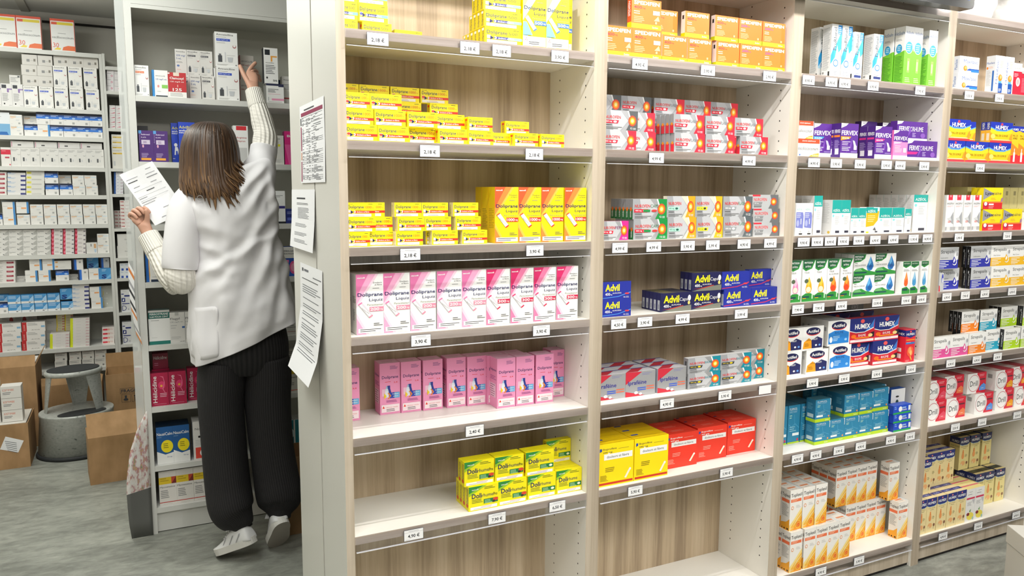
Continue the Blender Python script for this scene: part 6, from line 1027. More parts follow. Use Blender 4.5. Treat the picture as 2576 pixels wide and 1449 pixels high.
# ---------------------------------------------------------------- price cards in the rails
CARD = mat('price_card', 'F3F3F3', .5); CARDE = mat('card_edge', '4A5060', .6); INK = mat('card_ink', '222226', .6); INKL = mat('card_ink_light', 'A8A8AE', .6)
def card(txt):
    W, H = .0585, .0325; m = MB()
    m.box((0,0,0), (W,.001,H), CARDE).box((.0008,-.0002,.0008), (W-.0008,.0008,H-.0008), CARD)
    if txt:
        m.face([(.001,-.0003,H-.0085),(W-.001,-.0003,H-.0085),(W-.001,-.0003,H-.0079),(.001,-.0003,H-.0079)], INKL)
        m.face([(.014,-.0003,H-.0055),(W-.014,-.0003,H-.0055),(W-.014,-.0003,H-.0043),(.014,-.0003,H-.0043)], INKL)
        m.face([(.004,-.0003,.003),(.018,-.0003,.003),(.018,-.0003,.0037),(.004,-.0003,.0037)], INKL)
        V, F = glyphs(txt+' €', .02); i0 = len(m.v); mi = m.mi(INK); n = len(txt)
        w_ = .0062*n+.0105; x0 = (W-w_)/2
        for a, c in V: m.v.append((x0+a*w_, -.0003, .0068+c*.0122))
        for f in F: m.f.append(tuple(i0+k for k in f)); m.m.append(mi)
    return m.build('price_label')
cp = {}; cnt = {}
for b, s, x, txt in TAGS: cnt[(b,s)] = cnt.get((b,s),0)+1
num = {}
for b, s, x, txt in TAGS:
    k = num[(b,s)] = num.get((b,s),-1)+1
    if txt not in cp: cp[txt] = o = card(txt)
    else: o = cp[txt].copy(); COL.objects.link(o)
    o.location = (x, -.0069, ZS[s]-.0385)
    pos = (ORD[k]+' from left, ' if k else 'leftmost, ') if cnt[(b,s)] > 1 else ''
    tag(o, ('white price card reading '+txt+' €, ' if txt else 'blank white price card, ')+pos+'rail of '+SHN(b,s)+', '+BAYN[b], 'price label', 'price cards on the '+SHN(b,s)+' of the '+BAYN[b])
# ---------------------------------------------------------------- television, display block, top-shelf pack
root = empty('television', (1.76,-.10,2.235)); tag(root, 'black flat television hanging over the third wooden bay', 'television')
def rbox(m, x0, x1, z0, z1, y0, y1, r_, mm):
    P = []
    for cx, cz, a0 in ((x1-r_,z0+r_,-90),(x1-r_,z1-r_,0),(x0+r_,z1-r_,90),(x0+r_,z0+r_,180)):
        for k in range(7): a = math.radians(a0+15*k); P.append((cx+r_*math.cos(a), cz+r_*math.sin(a)))
    m.face([(x,y0,z) for x,z in P], mm); m.face([(x,y1,z) for x,z in reversed(P)], mm)
    for k in range(len(P)):
        a, c = P[k], P[(k+1)%len(P)]; m.face([(a[0],y0,a[1]),(a[0],y1,a[1]),(c[0],y1,c[1]),(c[0],y0,c[1])], mm)
m = MB(); rbox(m, -.56, .56, 0, .37, -.025, .02, .018, BLACK); m.build('casing', root)
SCR = mat('tv_screen', '2F5FA8', .15); SCR.node_tree.nodes['Principled BSDF'].inputs['Emission Color'].default_value = lin('4F86D8'); SCR.node_tree.nodes['Principled BSDF'].inputs['Emission Strength'].default_value = .5
m = MB(); m.box((-.53,-.027,.03), (.53,-.0255,.35), SCR); m.build('screen', root)
m = MB(); m.box((-.15,.02,.1), (.15,.098,.3), BLACK); m.build('wall_bracket', root)
PACKW = mat('white_wrapping', 'F4F2F0', .6); n = nd(PACKW, 'ShaderNodeTexNoise', Scale=7., Detail=4.); lk(PACKW, coords(PACKW), n.inputs['Vector']); bump(PACKW, n.outputs[0], .8, .03)
def lump(name, c, rx, ry, rz, seed, mm, lab, cat):
    bm = bmesh.new(); bmesh.ops.create_icosphere(bm, subdivisions=4, radius=1)
    for v in bm.verts:
        d = v.co.copy(); k = max(abs(d.x),abs(d.y),abs(d.z)); d = d*(.55+.45/k)
        nn = noise.noise(v.co*1.7+Vector((seed,0,0)))*.16+noise.noise(v.co*5+Vector((seed,3,0)))*.04
        d *= 1+nn; v.co = Vector((d.x*rx, d.y*ry, max(d.z*rz,-rz)))
    me = bpy.data.meshes.new(name); bm.to_mesh(me); bm.free(); me.materials.append(mm); me.polygons.foreach_set('use_smooth', [True]*len(me.polygons))
    o = bpy.data.objects.new(name, me); COL.objects.link(o); o.location = c; return tag(o, lab, cat)
lump('wrapped_pack', (2.625,.14,2.2605+.118), .15, .085, .115, 1, PACKW, 'large crumpled white pack on the highest shelf, beside the television', 'pack')
lump('wrapped_pack', (2.90,.14,2.2605+.078), .08, .085, .072, 5, PACKW, 'small low white pack at the right end of the highest shelf', 'pack')
BLK = mat('pale_grey_lacquer', 'CFCDC4', .4)
root = empty('display_block', (2.412,-.352,0), math.radians(-32)); tag(root, 'pale grey display block on the floor at lower right corner', 'display stand')
MB().box((0,-.42,.0), (.42,0,.245), BLK).build('base', root, bevel=.002); MB().box((-.003,-.423,.2475), (.423,.003,.315), BLK).build('lid', root, bevel=.002)
MB().box((-.06,-.30,0), (-.006,-.10,.115), BLK).build('step', root, bevel=.002)

# ---------------------------------------------------------------- papers taped to the white end panel
def sheet(name, prof, y0, y1, label, art, curl=0, seed=1):
    """paper hanging on the x=-HALF face; prof = [(z, offset from wall)], art lines drawn in (s,t)"""
    m = MB(); N = 14; X = lambda s, z: -HALF-.001-interp(prof, z)-curl*s*s
    zs = [p_[0] for p_ in prof]; z0, z1 = min(zs), max(zs)
    def P(s, t_, e=0): z = z0+(z1-z0)*t_; return (X(s,z)-e, y1+(y0-y1)*s, z)
    for i in range(N):
        for j in range(N): m.face([P(i/N,j/N),P((i+1)/N,j/N),P((i+1)/N,(j+1)/N),P(i/N,(j+1)/N)], PAPER)
    for (a, b_, c, d, col) in art:
        n_ = 8
        for i in range(n_):
            s0 = a+(c-a)*i/n_; s1 = a+(c-a)*(i+1)/n_
            m.face([P(s0,b_,.0006),P(s1,b_,.0006),P(s1,d,.0006),P(s0,d,.0006)], col)
    o = m.build(name); md = o.modifiers.new('thick','SOLIDIFY'); md.thickness = .0004; md.offset = 1
    return tag(o, label, 'paper', 'papers taped to the white end panel')
def interp(pr, z):
    pr = sorted(pr)
    for (a, u), (b_, v) in zip(pr, pr[1:]):
        if a <= z <= b_: return u+(v-u)*(z-a)/(b_-a)
    return pr[0][1] if z < pr[0][0] else pr[-1][1]
TXG = mat('print_grey', '6E7076', .7); TXD = mat('print_dark', '3A3C40', .7); MAR = mat('print_maroon', '8E2A4E', .7); SAL = mat('print_salmon', 'C88A6A', .7)
rr = random.Random(3); art = [(.2,.925,.62,.94,TXD),(.06,.86,.95,.905,MAR)]
for k_, (a, b_, c) in enumerate(((.75,.84,TXD),(.42,.73,MAR),(.3,.4,SAL),(.02,.28,MAR))): art.append((.03,a,.065,b_,c))
z = .84
while z > .03:
    if rr.random() < .55: art.append((.08,z,.93,z+.0025,TXG))
    for c in (.1,.27,.36,.5,.58,.66):
        if rr.random() < .6: art.append((c,z-.012,c+rr.uniform(.03,.1 if c < .6 else .25),z-.006,TXG))
    z -= .022
sheet('price_table_sheet', [(1.58,.002),(1.70,.0),(1.815,.001)], .142, .474, 'printed table with maroon header row taped high on the white end panel', art)
def para(blocks, sd, x1=.9):
    rr = random.Random(sd); A_ = []
    for top, n_, x0, c in blocks:
        for i in range(n_): A_.append((x0,top-i*.021,x0+(x1-x0)*rr.uniform(.72,1),top-i*.021+.006,c))
    return A_
sheet('notice_sheet', [(1.372,.012),(1.46,.004),(1.56,.001)], .285, .64, 'curled notice page taped to the white end panel, middle of three', [(.25,.84,.62,.865,TXD)]+para([(.77,2,.25,TXD),(.69,9,.3,TXG),(.42,3,.2,TXG),(.27,3,.18,TXG),(.15,3,.18,TXG)],5,.78), .0)
sheet('letter_sheet', [(.985,.05),(1.06,.022),(1.18,.004),(1.325,.001)], .21, .53, 'long printed letter curling off the white end panel, lowest of three', [(.1,.93,.16,.96,TXD),(.2,.935,.4,.955,TXG),(.6,.9,.95,.908,TXG)]+para([(.86,1,.1,TXD),(.80,4,.12,TXG),(.68,1,.14,TXG),(.62,2,.14,TXG),(.55,2,.14,TXG),(.48,1,.14,TXG),(.44,3,.16,TXG),(.35,3,.16,TXG),(.26,2,.14,TXG),(.2,2,.14,TXG)],9,.95))

# ---------------------------------------------------------------- things on the stockroom floor
def carton(name, x0, x1, y0, y1, h, label, rz=0, flaps='', open_=True, flap=.11, ang=25):
    root = empty(name, (x0,y0,0), rz); tag(root, label, 'carton', 'cardboard cartons on the stockroom floor'); X, Y = x1-x0, y1-y0; t_ = .004
    m = MB()
    m.box((0,0,.0),(X,Y,t_),CARDB).box((0,0,t_),(X,t_,h),CARDB).box((0,Y-t_,t_),(X,Y,h),CARDB).box((0,t_,t_),(t_,Y-t_,h),CARDB).box((X-t_,t_,t_),(X,Y-t_,h),CARDB)
    m.build('body', root)
    for f in flaps:
        a = math.radians(ang if f != 'b' else 12); s_, c_ = math.sin(a)*flap, math.cos(a)*flap
        m = MB()
        if f == 'f': P = [(0,0,h),(X,0,h),(X,s_*1.0,h+c_),(0,s_*1.0,h+c_)]
        elif f == 'F': P = [(0,0,h),(X,0,h),(X,-s_,h+c_),(0,-s_,h+c_)]
        elif f == 'b': P = [(0,Y,h),(X,Y,h),(X,Y+s_,h+c_),(0,Y+s_,h+c_)]
        elif f == 'l': P = [(0,0,h),(0,Y,h),(-s_,Y,h+c_),(-s_,0,h+c_)]
        else: P = [(X,0,h),(X,Y,h),(X+s_,Y,h+c_),(X+s_,0,h+c_)]
        m.face(P, CARDB); o = m.build('flap', root); md = o.modifiers.new('thick','SOLIDIFY'); md.thickness = t_
    return root
carton('carton', -.77,-.495, 2.497, 2.73, .255, 'closed-looking brown carton in front of the metal step stool, front flap raised', math.radians(5), 'f', flap=.14, ang=38)
c2 = carton('carton', -.70,-.43, 3.38, 3.64, .40, 'brown carton marked fragile, behind the stool on its right', 0, 'b', flap=.09)
m = MB(); V, F = glyphs('FRAGILE', .02); i0 = 0; mi = m.mi(TXD)
for a, c in V: m.v.append((.085+a*.11, -.001, .278+c*.021))
for f in F: m.f.append(f); m.m.append(mi)
def frame(m, x0, z0, x1, z1, t_, mm, y=-.001):
    for a in ((x0,z0,x1,z0+t_),(x0,z1-t_,x1,z1),(x0,z0,x0+t_,z1),(x1-t_,z0,x1,z1)): m.face([(a[0],y,a[1]),(a[2],y,a[1]),(a[2],y,a[3]),(a[0],y,a[3])], mm)
frame(m,.078,.271,.202,.306,.0016,TXD); frame(m,.085,.215,.137,.265,.0016,TXD); frame(m,.143,.215,.195,.265,.0016,TXD)
for x in (.158,.172): m.face([(x,-.001,.228),(x+.004,-.001,.228),(x+.004,-.001,.255),(x,-.001,.255)], TXD); m.face([(x-.004,-.001,.250),(x+.008,-.001,.250),(x+.002,-.001,.259)], TXD)
m.face([(.154,-.001,.222),(.186,-.001,.222),(.186,-.001,.225),(.154,-.001,.225)], TXD)
m.face([(.097+.014*math.cos(t_*.524)+.012,-.001,.232+.008*math.sin(t_*.524)) for t_ in range(12)], TXD); m.face([(.104,-.001,.24),(.114,-.001,.24),(.116,-.001,.258),(.103,-.001,.258)], TXD)
m.build('printed_marks', c2)
carton('carton', -1.05,-.72, 3.40, 3.62, .36, 'long brown carton standing behind the metal step stool', 0, 'f', flap=.05)
c4 = carton('carton', -1.345,-1.085, 2.97, 3.30, .255, 'brown carton with white shipping label at left edge of the photo', 0, '', flap=.10, ang=10)
m = MB(); m.face([(.12,-.001,.12),(.205,-.001,.09),(.235,-.001,.155),(.15,-.001,.19)], PAPER)
for k in range(6): a = .165-k*.011; m.face([(.145+k*.002,-.0015,a),(.2,-.0015,a-.018),(.2,-.0015,a-.021),(.145+k*.002,-.0015,a-.003)], TXG)
m.build('shipping_label', c4)
carton('carton', -1.40,-1.07, 3.36, 3.70, .50, 'tall brown carton full of white boxes, left of the stool', 0, 'fr', flap=.07)
carton('carton', .03,.25, 1.43, 1.66, .20, 'low brown carton on the floor behind the right leg', 0, '')
carton('carton', .055,.24, 1.45, 1.655, .155, 'small brown carton stacked behind the right leg', 0, '').location.z = .202
OR_ = lambda: [('t','EZETIMIBE',.1,.62,.55,.16,'D8602A',0,.0),('l',.1,.45,.5,2,.12,'6A6A6A')]
def loosebox(x, y, z, w_, d_, h_, label, ops=(), base='E6E3DE', rz=0):
    m = MB(); m.box((0,0,0),(w_,d_,h_),ink(base)); 
    if ops: paint(m, ops, 'f', w_, h_, d_)
    o = m.build('medicine_box', loc=(x,y,z)); o.rotation_euler = (0,0,rz); return tag(o, label, 'box', 'loose boxes in the floor cartons')
for k in range(3): loosebox(-1.21, 3.02, .258+k*.068, .098, .09, .066, 'white box with orange lettering, '+['bottom','middle','top'][k]+' of pile above the labelled carton', OR_())
for k in range(4): loosebox(-1.325, 3.03, .258+k*.06, .105, .09, .058, 'white box, '+['bottom','second','third','top'][k]+' of the pile at the left photo edge', [('l',.1,.7,.6,3,.15,'9A9A98')])
MB_in = MB().box((-1.335,2.98,.13),(-1.095,3.29,.256),ink('DAD6CE')); o = MB_in.build('packing_insert'); tag(o, 'white packing layer inside the carton with the shipping label', 'packing')
for k in range(4):
    for j in range(2): loosebox(-1.385+k*.078, 3.38+j*.15, .42, .072, .14, .085, 'white box '+['leftmost','second','third','rightmost'][k]+' in '+['front','rear']  [j]+' row inside the tall left carton', [('l',.1,.7,.6,2,.15,'B0B0AE')])
MB_in = MB().box((-1.39,3.37,.01),(-1.08,3.69,.418),ink('CFCABF')); tag(MB_in.build('packing_insert'), 'packing filling below the white boxes in the tall left carton', 'packing')
loosebox(-.53, 3.44, .345, .09, .06, .075, 'white and pink box standing in the fragile carton', [('r',0,0,.3,1,'E0507A'),('l',.35,.8,.5,5,.12,'B8A8B0')])
tag(MB().box((-.69,3.39,.01),(-.44,3.63,.343),ink('B9A78C')).build('packing_insert'), 'packing filling inside the fragile carton', 'packing')

# metal step stool
ST = mat('stool_grey_metal', 'B4B7B2', .42, .15); n = nd(ST, 'ShaderNodeTexNoise', Scale=60., Detail=5.); lk(ST, coords(ST, (1,1,1.8)), n.inputs['Vector'])
lk(ST, ramp(ST, n.outputs[0], [(.27,'5E605E'),(.35,'A9ACA7'),(.8,'C0C2BD')]).outputs[0], ST.node_tree.nodes['Principled BSDF'].inputs['Base Color'])
RUB = mat('black_rubber', '26282A', .7)
root = empty('step_stool', (-.853,3.165,0), math.radians(18)); tag(root, 'scuffed grey metal two-step kick stool between the cartons', 'step stool')
def ring_loft(rings, mm, name, parent, cap0=True, cap1=True, smooth=True):
    m = MB(); n_ = len(rings[0])
    for a, b_ in zip(rings, rings[1:]):
        for k in range(n_): m.face([a[k],a[(k+1)%n_],b_[(k+1)%n_],b_[k]], mm)
    if cap0: m.face(list(reversed(rings[0])), mm)
    if cap1: m.face(rings[-1], mm)
    o = m.build(name, parent, smooth=False); weld(o)
    if smooth: o.data.polygons.foreach_set('use_smooth', [len(p_.vertices) <= 4 for p_ in o.data.polygons])
    return o
def weld(o):
    bm = bmesh.new(); bm.from_mesh(o.data); bmesh.ops.remove_doubles(bm, verts=bm.verts, dist=1e-5); bmesh.ops.recalc_face_normals(bm, faces=bm.faces); bm.to_mesh(o.data); bm.free()
def ell(cx, cy, rx, ry, z, n_=40): return [(cx+rx*math.cos(2*math.pi*k/n_), cy+ry*math.sin(2*math.pi*k/n_), z) for k in range(n_)]
ring_loft([ell(0,0,.222,.20,.0),ell(0,0,.226,.204,.012),ell(0,0,.220,.198,.022)], RUB, 'bumper', root)
ring_loft([ell(0,0,.214,.192,.022),ell(0,0,.196,.176,.235),ell(0,0,.200,.180,.245),ell(0,0,.198,.178,.256)], ST, 'base', root, True, True)
ring_loft([ell(0,-.105,.13,.062,.2565),ell(0,-.105,.13,.062,.260)], RUB, 'lower_tread', root)
ring_loft([ell(0,.02,.150,.115,.470),ell(0,.02,.156,.121,.478),ell(0,.02,.154,.119,.492),ell(0,.02,.147,.112,.498)], ST, 'top_step', root)
ring_loft([ell(0,.02,.14,.105,.4985),ell(0,.02,.14,.105,.5025)], RUB, 'upper_tread', root)
for a0, a1 in ((-75,-25),(150,205),(40,100)):
    m = MB(); K = 8
    for k in range(K):
        t0, t1 = math.radians(a0+(a1-a0)*k/K), math.radians(a0+(a1-a0)*(k+1)/K); mid = math.radians((a0+a1)/2)
        s0, s1 = mid+(t0-mid)*.45, mid+(t1-mid)*.45
        m.face([(.165*math.cos(s0),.02+.14*math.sin(s0),.257),(.165*math.cos(s1),.02+.14*math.sin(s1),.257),(.146*math.cos(t1),.02+.111*math.sin(t1),.472),(.146*math.cos(t0),.02+.111*math.sin(t0),.472)], ST)
    o = m.build('leg', root); weld(o); md = o.modifiers.new('thick','SOLIDIFY'); md.thickness = .005

# bowed poster leaning against the rack end, and the curled leaflet above it
POST = mat('poster_print', 'E8E4E0', .4); tcx = nd(POST, 'ShaderNodeTexNoise', Scale=70., Detail=3.); lk(POST, coords(POST, (1,1,.5)), tcx.inputs['Vector'])
lk(POST, ramp(POST, tcx.outputs[0], [(.38,'EDEAE6'),(.5,'E6DCD4'),(.58,'C08A94'),(.64,'D9B48A'),(.70,'8FA08A')]).outputs[0], POST.node_tree.nodes['Principled BSDF'].inputs['Base Color'])
POSTLO = mat('poster_lower_grey', '6C6D6A', .6)  # plain dark grey for the lower rows of the sheet
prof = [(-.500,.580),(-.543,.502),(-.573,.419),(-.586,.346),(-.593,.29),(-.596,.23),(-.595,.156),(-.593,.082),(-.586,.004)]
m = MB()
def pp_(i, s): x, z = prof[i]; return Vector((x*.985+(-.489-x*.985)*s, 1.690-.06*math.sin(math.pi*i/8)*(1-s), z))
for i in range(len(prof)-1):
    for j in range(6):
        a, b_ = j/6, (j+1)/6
        m.face([pp_(i,a),pp_(i,b_),pp_(i+1,b_),pp_(i+1,a)], POST if i < 5 else POSTLO)
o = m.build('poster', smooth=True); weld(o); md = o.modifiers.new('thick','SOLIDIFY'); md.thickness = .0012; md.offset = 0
o.data.materials.append(POSTLO); md.material_offset = 0
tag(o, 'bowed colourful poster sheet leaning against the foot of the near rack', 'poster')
m = MB(); ORG = mat('leaflet_orange', 'E08A4A', .5)
z0, z1 = .905, 1.225; x_ = lambda t_: -.520+.016*(1-t_)-.010*math.sin(t_*math.pi)
cols = [PAPER,ORG,PAPER,PAPER,INKL,PAPER,TXD,PAPER,PAPER,TXD,PAPER,ORG,PAPER,PAPER,PAPER,INKL,PAPER,ORG]
K = len(cols)
for k, c in enumerate(cols):
    a, b_ = 1-k/K, 1-(k+1)/K; sl = .022
    m.face([(x_(a)-.010,EY-.008,z0+(z1-z0)*a+sl),(x_(a)+.010,EY-.026,z0+(z1-z0)*a-sl),(x_(b_)+.010,EY-.026,z0+(z1-z0)*b_-sl),(x_(b_)-.010,EY-.008,z0+(z1-z0)*b_+sl)], c)
o = m.build('leaflet'); md = o.modifiers.new('thick','SOLIDIFY'); md.thickness = .0006
tag(o, 'curled white leaflet with orange and black bands hanging on the rack edge', 'leaflet')
# ---------------------------------------------------------------- the person reaching up
person = empty('person', (-.12,1.33,0)); tag(person, 'person with long brown hair in white coat and black trousers, reaching up to a shelf', 'person')
PO = Vector((-.12,1.33,0))
SKIN = mat('skin', 'C99A83', .5, 0); SKIN.node_tree.nodes['Principled BSDF'].inputs['Subsurface Weight'].default_value = .1
SKIN.node_tree.nodes['Principled BSDF'].inputs['Subsurface Radius'].default_value = (.01,.004,.002)
COATM = mat('white_cotton_coat', 'E6E4E6', .75); n = nd(COATM, 'ShaderNodeTexNoise', Scale=4., Detail=3.); lk(COATM, coords(COATM, (1.2,1.2,1)), n.inputs['Vector']); bump(COATM, n.outputs[0], .35, .02)
SWEAT = mat('cream_cable_knit', 'ECE8DF', .9)
co = coords(SWEAT, (1,1,1), 'UV'); wv1 = nd(SWEAT, 'ShaderNodeTexWave', Scale=5.5, Distortion=0.); lk(SWEAT, co, wv1.inputs['Vector'])
wv2 = nd(SWEAT, 'ShaderNodeTexWave', Scale=1.6, Distortion=3., Detail=1.); wv2.bands_direction = 'DIAGONAL'; lk(SWEAT, coords(SWEAT, (3,7,1), 'UV'), wv2.inputs['Vector'])
mxx = nd(SWEAT, 'ShaderNodeMix'); mxx.data_type = 'FLOAT'; mxx.inputs[0].default_value = .22; lk(SWEAT, wv1.outputs['Fac'], mxx.inputs[2]); lk(SWEAT, wv2.outputs['Fac'], mxx.inputs[3]); bump(SWEAT, mxx.outputs[0], .7, .006)
RIBK = mat('cream_ribbed_knit', 'ECE8DF', .9); wv = nd(RIBK, 'ShaderNodeTexWave', Scale=9.); lk(RIBK, coords(RIBK, (1,1,1), 'UV'), wv.inputs['Vector']); bump(RIBK, wv.outputs['Fac'], .7, .004)
TROU = mat('black_corduroy', '1B1A1C', .85); wv = nd(TROU, 'ShaderNodeTexWave', Scale=21.); lk(TROU, coords(TROU, (1,1,1), 'UV'), wv.inputs['Vector']); bump(TROU, wv.outputs['Fac'], .5, .002)
lk(TROU, ramp(TROU, wv.outputs['Fac'], [(.1,'131214'),(.8,'232122')]).outputs[0], TROU.node_tree.nodes['Principled BSDF'].inputs['Base Color'])
HAIRM = mat('brown_hair', '5A3E2A', .42); nt_ = HAIRM.node_tree
sepx = nd(HAIRM, 'ShaderNodeSeparateXYZ'); tcx = nd(HAIRM, 'ShaderNodeTexCoord'); lk(HAIRM, tcx.outputs['UV'], sepx.inputs[0])
nz = nd(HAIRM, 'ShaderNodeTexNoise', Scale=1., Detail=2.); lk(HAIRM, coords(HAIRM, (46,1.4,1), 'UV'), nz.inputs['Vector'])
ad = nd(HAIRM, 'ShaderNodeMath', operation='ADD'); ml = nd(HAIRM, 'ShaderNodeMath', operation='MULTIPLY'); ml.inputs[1].default_value = .34; lk(HAIRM, sepx.outputs[1], ml.inputs[0]); lk(HAIRM, ml.outputs[0], ad.inputs[0]); lk(HAIRM, nz.outputs[0], ad.inputs[1])
lk(HAIRM, ramp(HAIRM, ad.outputs[0], [(.38,'1D130D'),(.58,'33221680'[:6]),(.78,'533B28'),(.98,'84623F')]).outputs[0], nt_.nodes['Principled BSDF'].inputs['Base Color']); bump(HAIRM, nz.outputs[0], .5, .004)
SHOE = mat('white_leather', 'E4E4E4', .45); SOLE = mat('white_rubber_sole', 'D8D6D0', .6); SOLEB = mat('worn_sole_tread', 'A8A198', .7); LINE = mat('grey_stitching', '8A8A8E', .6)
def grid(rings, mm, name, parent, caps=(True,True), sub=1, vs=None, closed=True):
    """smooth skin over a stack of rings, with UV (around, along)"""
    n_ = len(rings[0]); V = [tuple(Vector(p_)-PO) for r_ in rings for p_ in r_]; F = []; UVs = []
    K = len(rings); rng = n_ if closed else n_-1
    for i in range(K-1):
        for k in range(rng):
            k2 = (k+1)%n_; F.append((i*n_+k, i*n_+k2, (i+1)*n_+k2, (i+1)*n_+k))
            a, b_ = (i/(K-1), (i+1)/(K-1)); UVs += [(k/n_,a),((k+1)/n_,a),((k+1)/n_,b_),(k/n_,b_)]
    for c, base in ((caps[0],0),(caps[1],(K-1)*n_)):
        if c:
            f = [base+k for k in range(n_)]
            if base == 0: f.reverse()
            F.append(tuple(f)); UVs += [(k/n_, 0 if base == 0 else 1) for k in range(n_)]
    me = bpy.data.meshes.new(name); me.from_pydata(V, [], F); me.materials.append(mm)
    uv = me.uv_layers.new(name='uv'); uv.data.foreach_set('uv', [c for t_ in UVs for c in t_])
    me.polygons.foreach_set('use_smooth', [True]*len(me.polygons)); me.update()
    o = bpy.data.objects.new(name, me); COL.objects.link(o); o.parent = parent
    if sub: b_ = o.modifiers.new('sub','SUBSURF'); b_.levels = sub; b_.render_levels = sub
    return o
def catmull(P, m_):
    out = []; n_ = len(P)
    for i in range(n_-1):
        p0, p1, p2, p3 = P[max(i-1,0)], P[i], P[i+1], P[min(i+2,n_-1)]
        for k in range(m_):
            t_ = k/m_; out.append([.5*((2*b_)+(-a+c)*t_+(2*a-5*b_+4*c-d)*t_*t_+(-a+3*b_-3*c+d)*t_**3) for a, b_, c, d in zip(p0,p1,p2,p3)])
    out.append(list(P[-1])); return out
def tube(ctrl, m_=4, n_=20, side=Vector((1,0,0)), fold=None, expo=2.0):
    """ctrl = [(x,y,z,ra,rb)]: ra across 'side', rb the other way"""
    C = catmull(ctrl, m_); R_ = []
    for i, c in enumerate(C):
        a = Vector(C[max(i-1,0)][:3]); b_ = Vector(C[min(i+1,len(C)-1)][:3]); t_ = (b_-a).normalized()
        s_ = (side-t_*side.dot(t_)).normalized(); u_ = t_.cross(s_)
        ring = []
        for k in range(n_):
            an = 2*math.pi*k/n_; ca, sa = math.cos(an), math.sin(an)
            if expo != 2.0: ca = math.copysign(abs(ca)**(2/expo), ca); sa = math.copysign(abs(sa)**(2/expo), sa)
            f = 1+(fold(an, i/(len(C)-1)) if fold else 0)
            ring.append(Vector(c[:3])+s_*(c[3]*ca*f)+u_*(c[4]*sa*f))
        R_.append(ring)
    return R_
# body: one skinned surface from pelvis to finger tips, toes and crown
N_ = []; E_ = []; RR = []
def node(pos, r_, par=None):
    N_.append(tuple(Vector(pos)-PO)); RR.append(r_ if isinstance(r_, tuple) else (r_,r_)); i = len(N_)-1
    if par is not None: E_.append((par,i))
    return i
pel = node((-.11,1.34,.93), (.115,.09)); wa = node((-.12,1.34,1.12), (.1,.075), pel); ch = node((-.15,1.345,1.32), (.115,.085), wa); ub = node((-.16,1.345,1.46), (.11,.075), ch)
nk = node((-.185,1.345,1.58), .05, ub); hd0 = node((-.20,1.36,1.655), (.062,.07), nk); hd1 = node((-.206,1.375,1.72), (.072,.085), hd0); hd2 = node((-.206,1.37,1.775), (.055,.065), hd1)
def limb(par, pts):
    for x, y, z, r_ in pts: par = node((x,y,z), r_, par)
    return par
ra = limb(ub, [(-.05,1.36,1.58,.052),(-.005,1.39,1.66,.044),(.010,1.425,1.765,.036),(.0,1.46,1.87,.031),(-.012,1.495,1.965,.024)])
ph = node((-.018,1.515,2.002), (.026,.017), ra); pk = node((-.014,1.535,2.042), (.032,.016), ph)
for pts in ([(-.026,1.548,2.066,.0094),(-.010,1.564,2.090,.0088),(.012,1.580,2.114,.0078)],
            [(-.012,1.556,2.070,.0094),(.005,1.580,2.080,.0088),(.021,1.600,2.072,.008)],
            [(.000,1.556,2.060,.009),(.014,1.580,2.062,.0084),(.028,1.596,2.050,.0076)],
            [(.008,1.550,2.046,.0084),(.020,1.568,2.044,.0078),(.030,1.582,2.032,.007)]):
    limb(pk, pts)
limb(ph, [(-.034,1.522,2.022,.0125),(-.046,1.532,2.046,.0108),(-.054,1.543,2.070,.0096),(-.062,1.553,2.094,.0084)])
la = limb(ub, [(-.27,1.34,1.52,.052),(-.325,1.315,1.40,.045),(-.347,1.30,1.20,.038),(-.395,1.355,1.27,.032),(-.452,1.425,1.375,.024)])
lh = node((-.468,1.440,1.405), (.026,.018), la); lk_ = node((-.484,1.452,1.442), (.033,.018), lh)
for dx, dz, L_ in ((.012,.012,1),(-.006,.010,1.05),(-.022,.002,1),(-.034,-.010,.85)):
    b0 = Vector((-.484+dx,1.458,1.462+dz))
    limb(lk_, [(b0.x,b0.y,b0.z,.0094),(b0.x+.006,b0.y-.016*L_,b0.z+.014*L_,.0088),(b0.x+.020,b0.y-.034*L_,b0.z+.004,.0084),(b0.x+.030,b0.y-.036*L_,b0.z-.012,.0076)])
limb(lh, [(-.455,1.425,1.430,.0115),(-.452,1.414,1.456,.010),(-.458,1.410,1.482,.0088)])
for s_, hip, kn, an, toe in ((0,(-.19,1.34,.84),(-.205,1.37,.48),(-.143,1.285,.16),(-.19,1.32,.075)),(1,(-.04,1.34,.85),(-.025,1.38,.48),(.003,1.275,.19),(-.002,1.31,.085))):
    a = node(hip, .085, pel); a = node(((hip[0]+kn[0])/2,1.36,(hip[2]+kn[2])/2), .07, a); a = node(kn, .052, a); a = node(((kn[0]+an[0])/2,1.35,(kn[2]+an[2])/2), .044, a); a = node(an, .030, a); node(toe, (.022,.018), a)
me = bpy.data.meshes.new('body'); me.from_pydata(N_, E_, []); bo = bpy.data.objects.new('body', me); COL.objects.link(bo); bo.parent = person
md = bo.modifiers.new('skin','SKIN'); md.use_smooth_shade = True
if not me.skin_vertices: 
    pass
for i, r_ in enumerate(RR): me.skin_vertices[0].data[i].radius = r_
me.skin_vertices[0].data[0].use_root = True
md = bo.modifiers.new('sub','SUBSURF'); md.levels = 2; md.render_levels = 2; me.materials.append(SKIN)
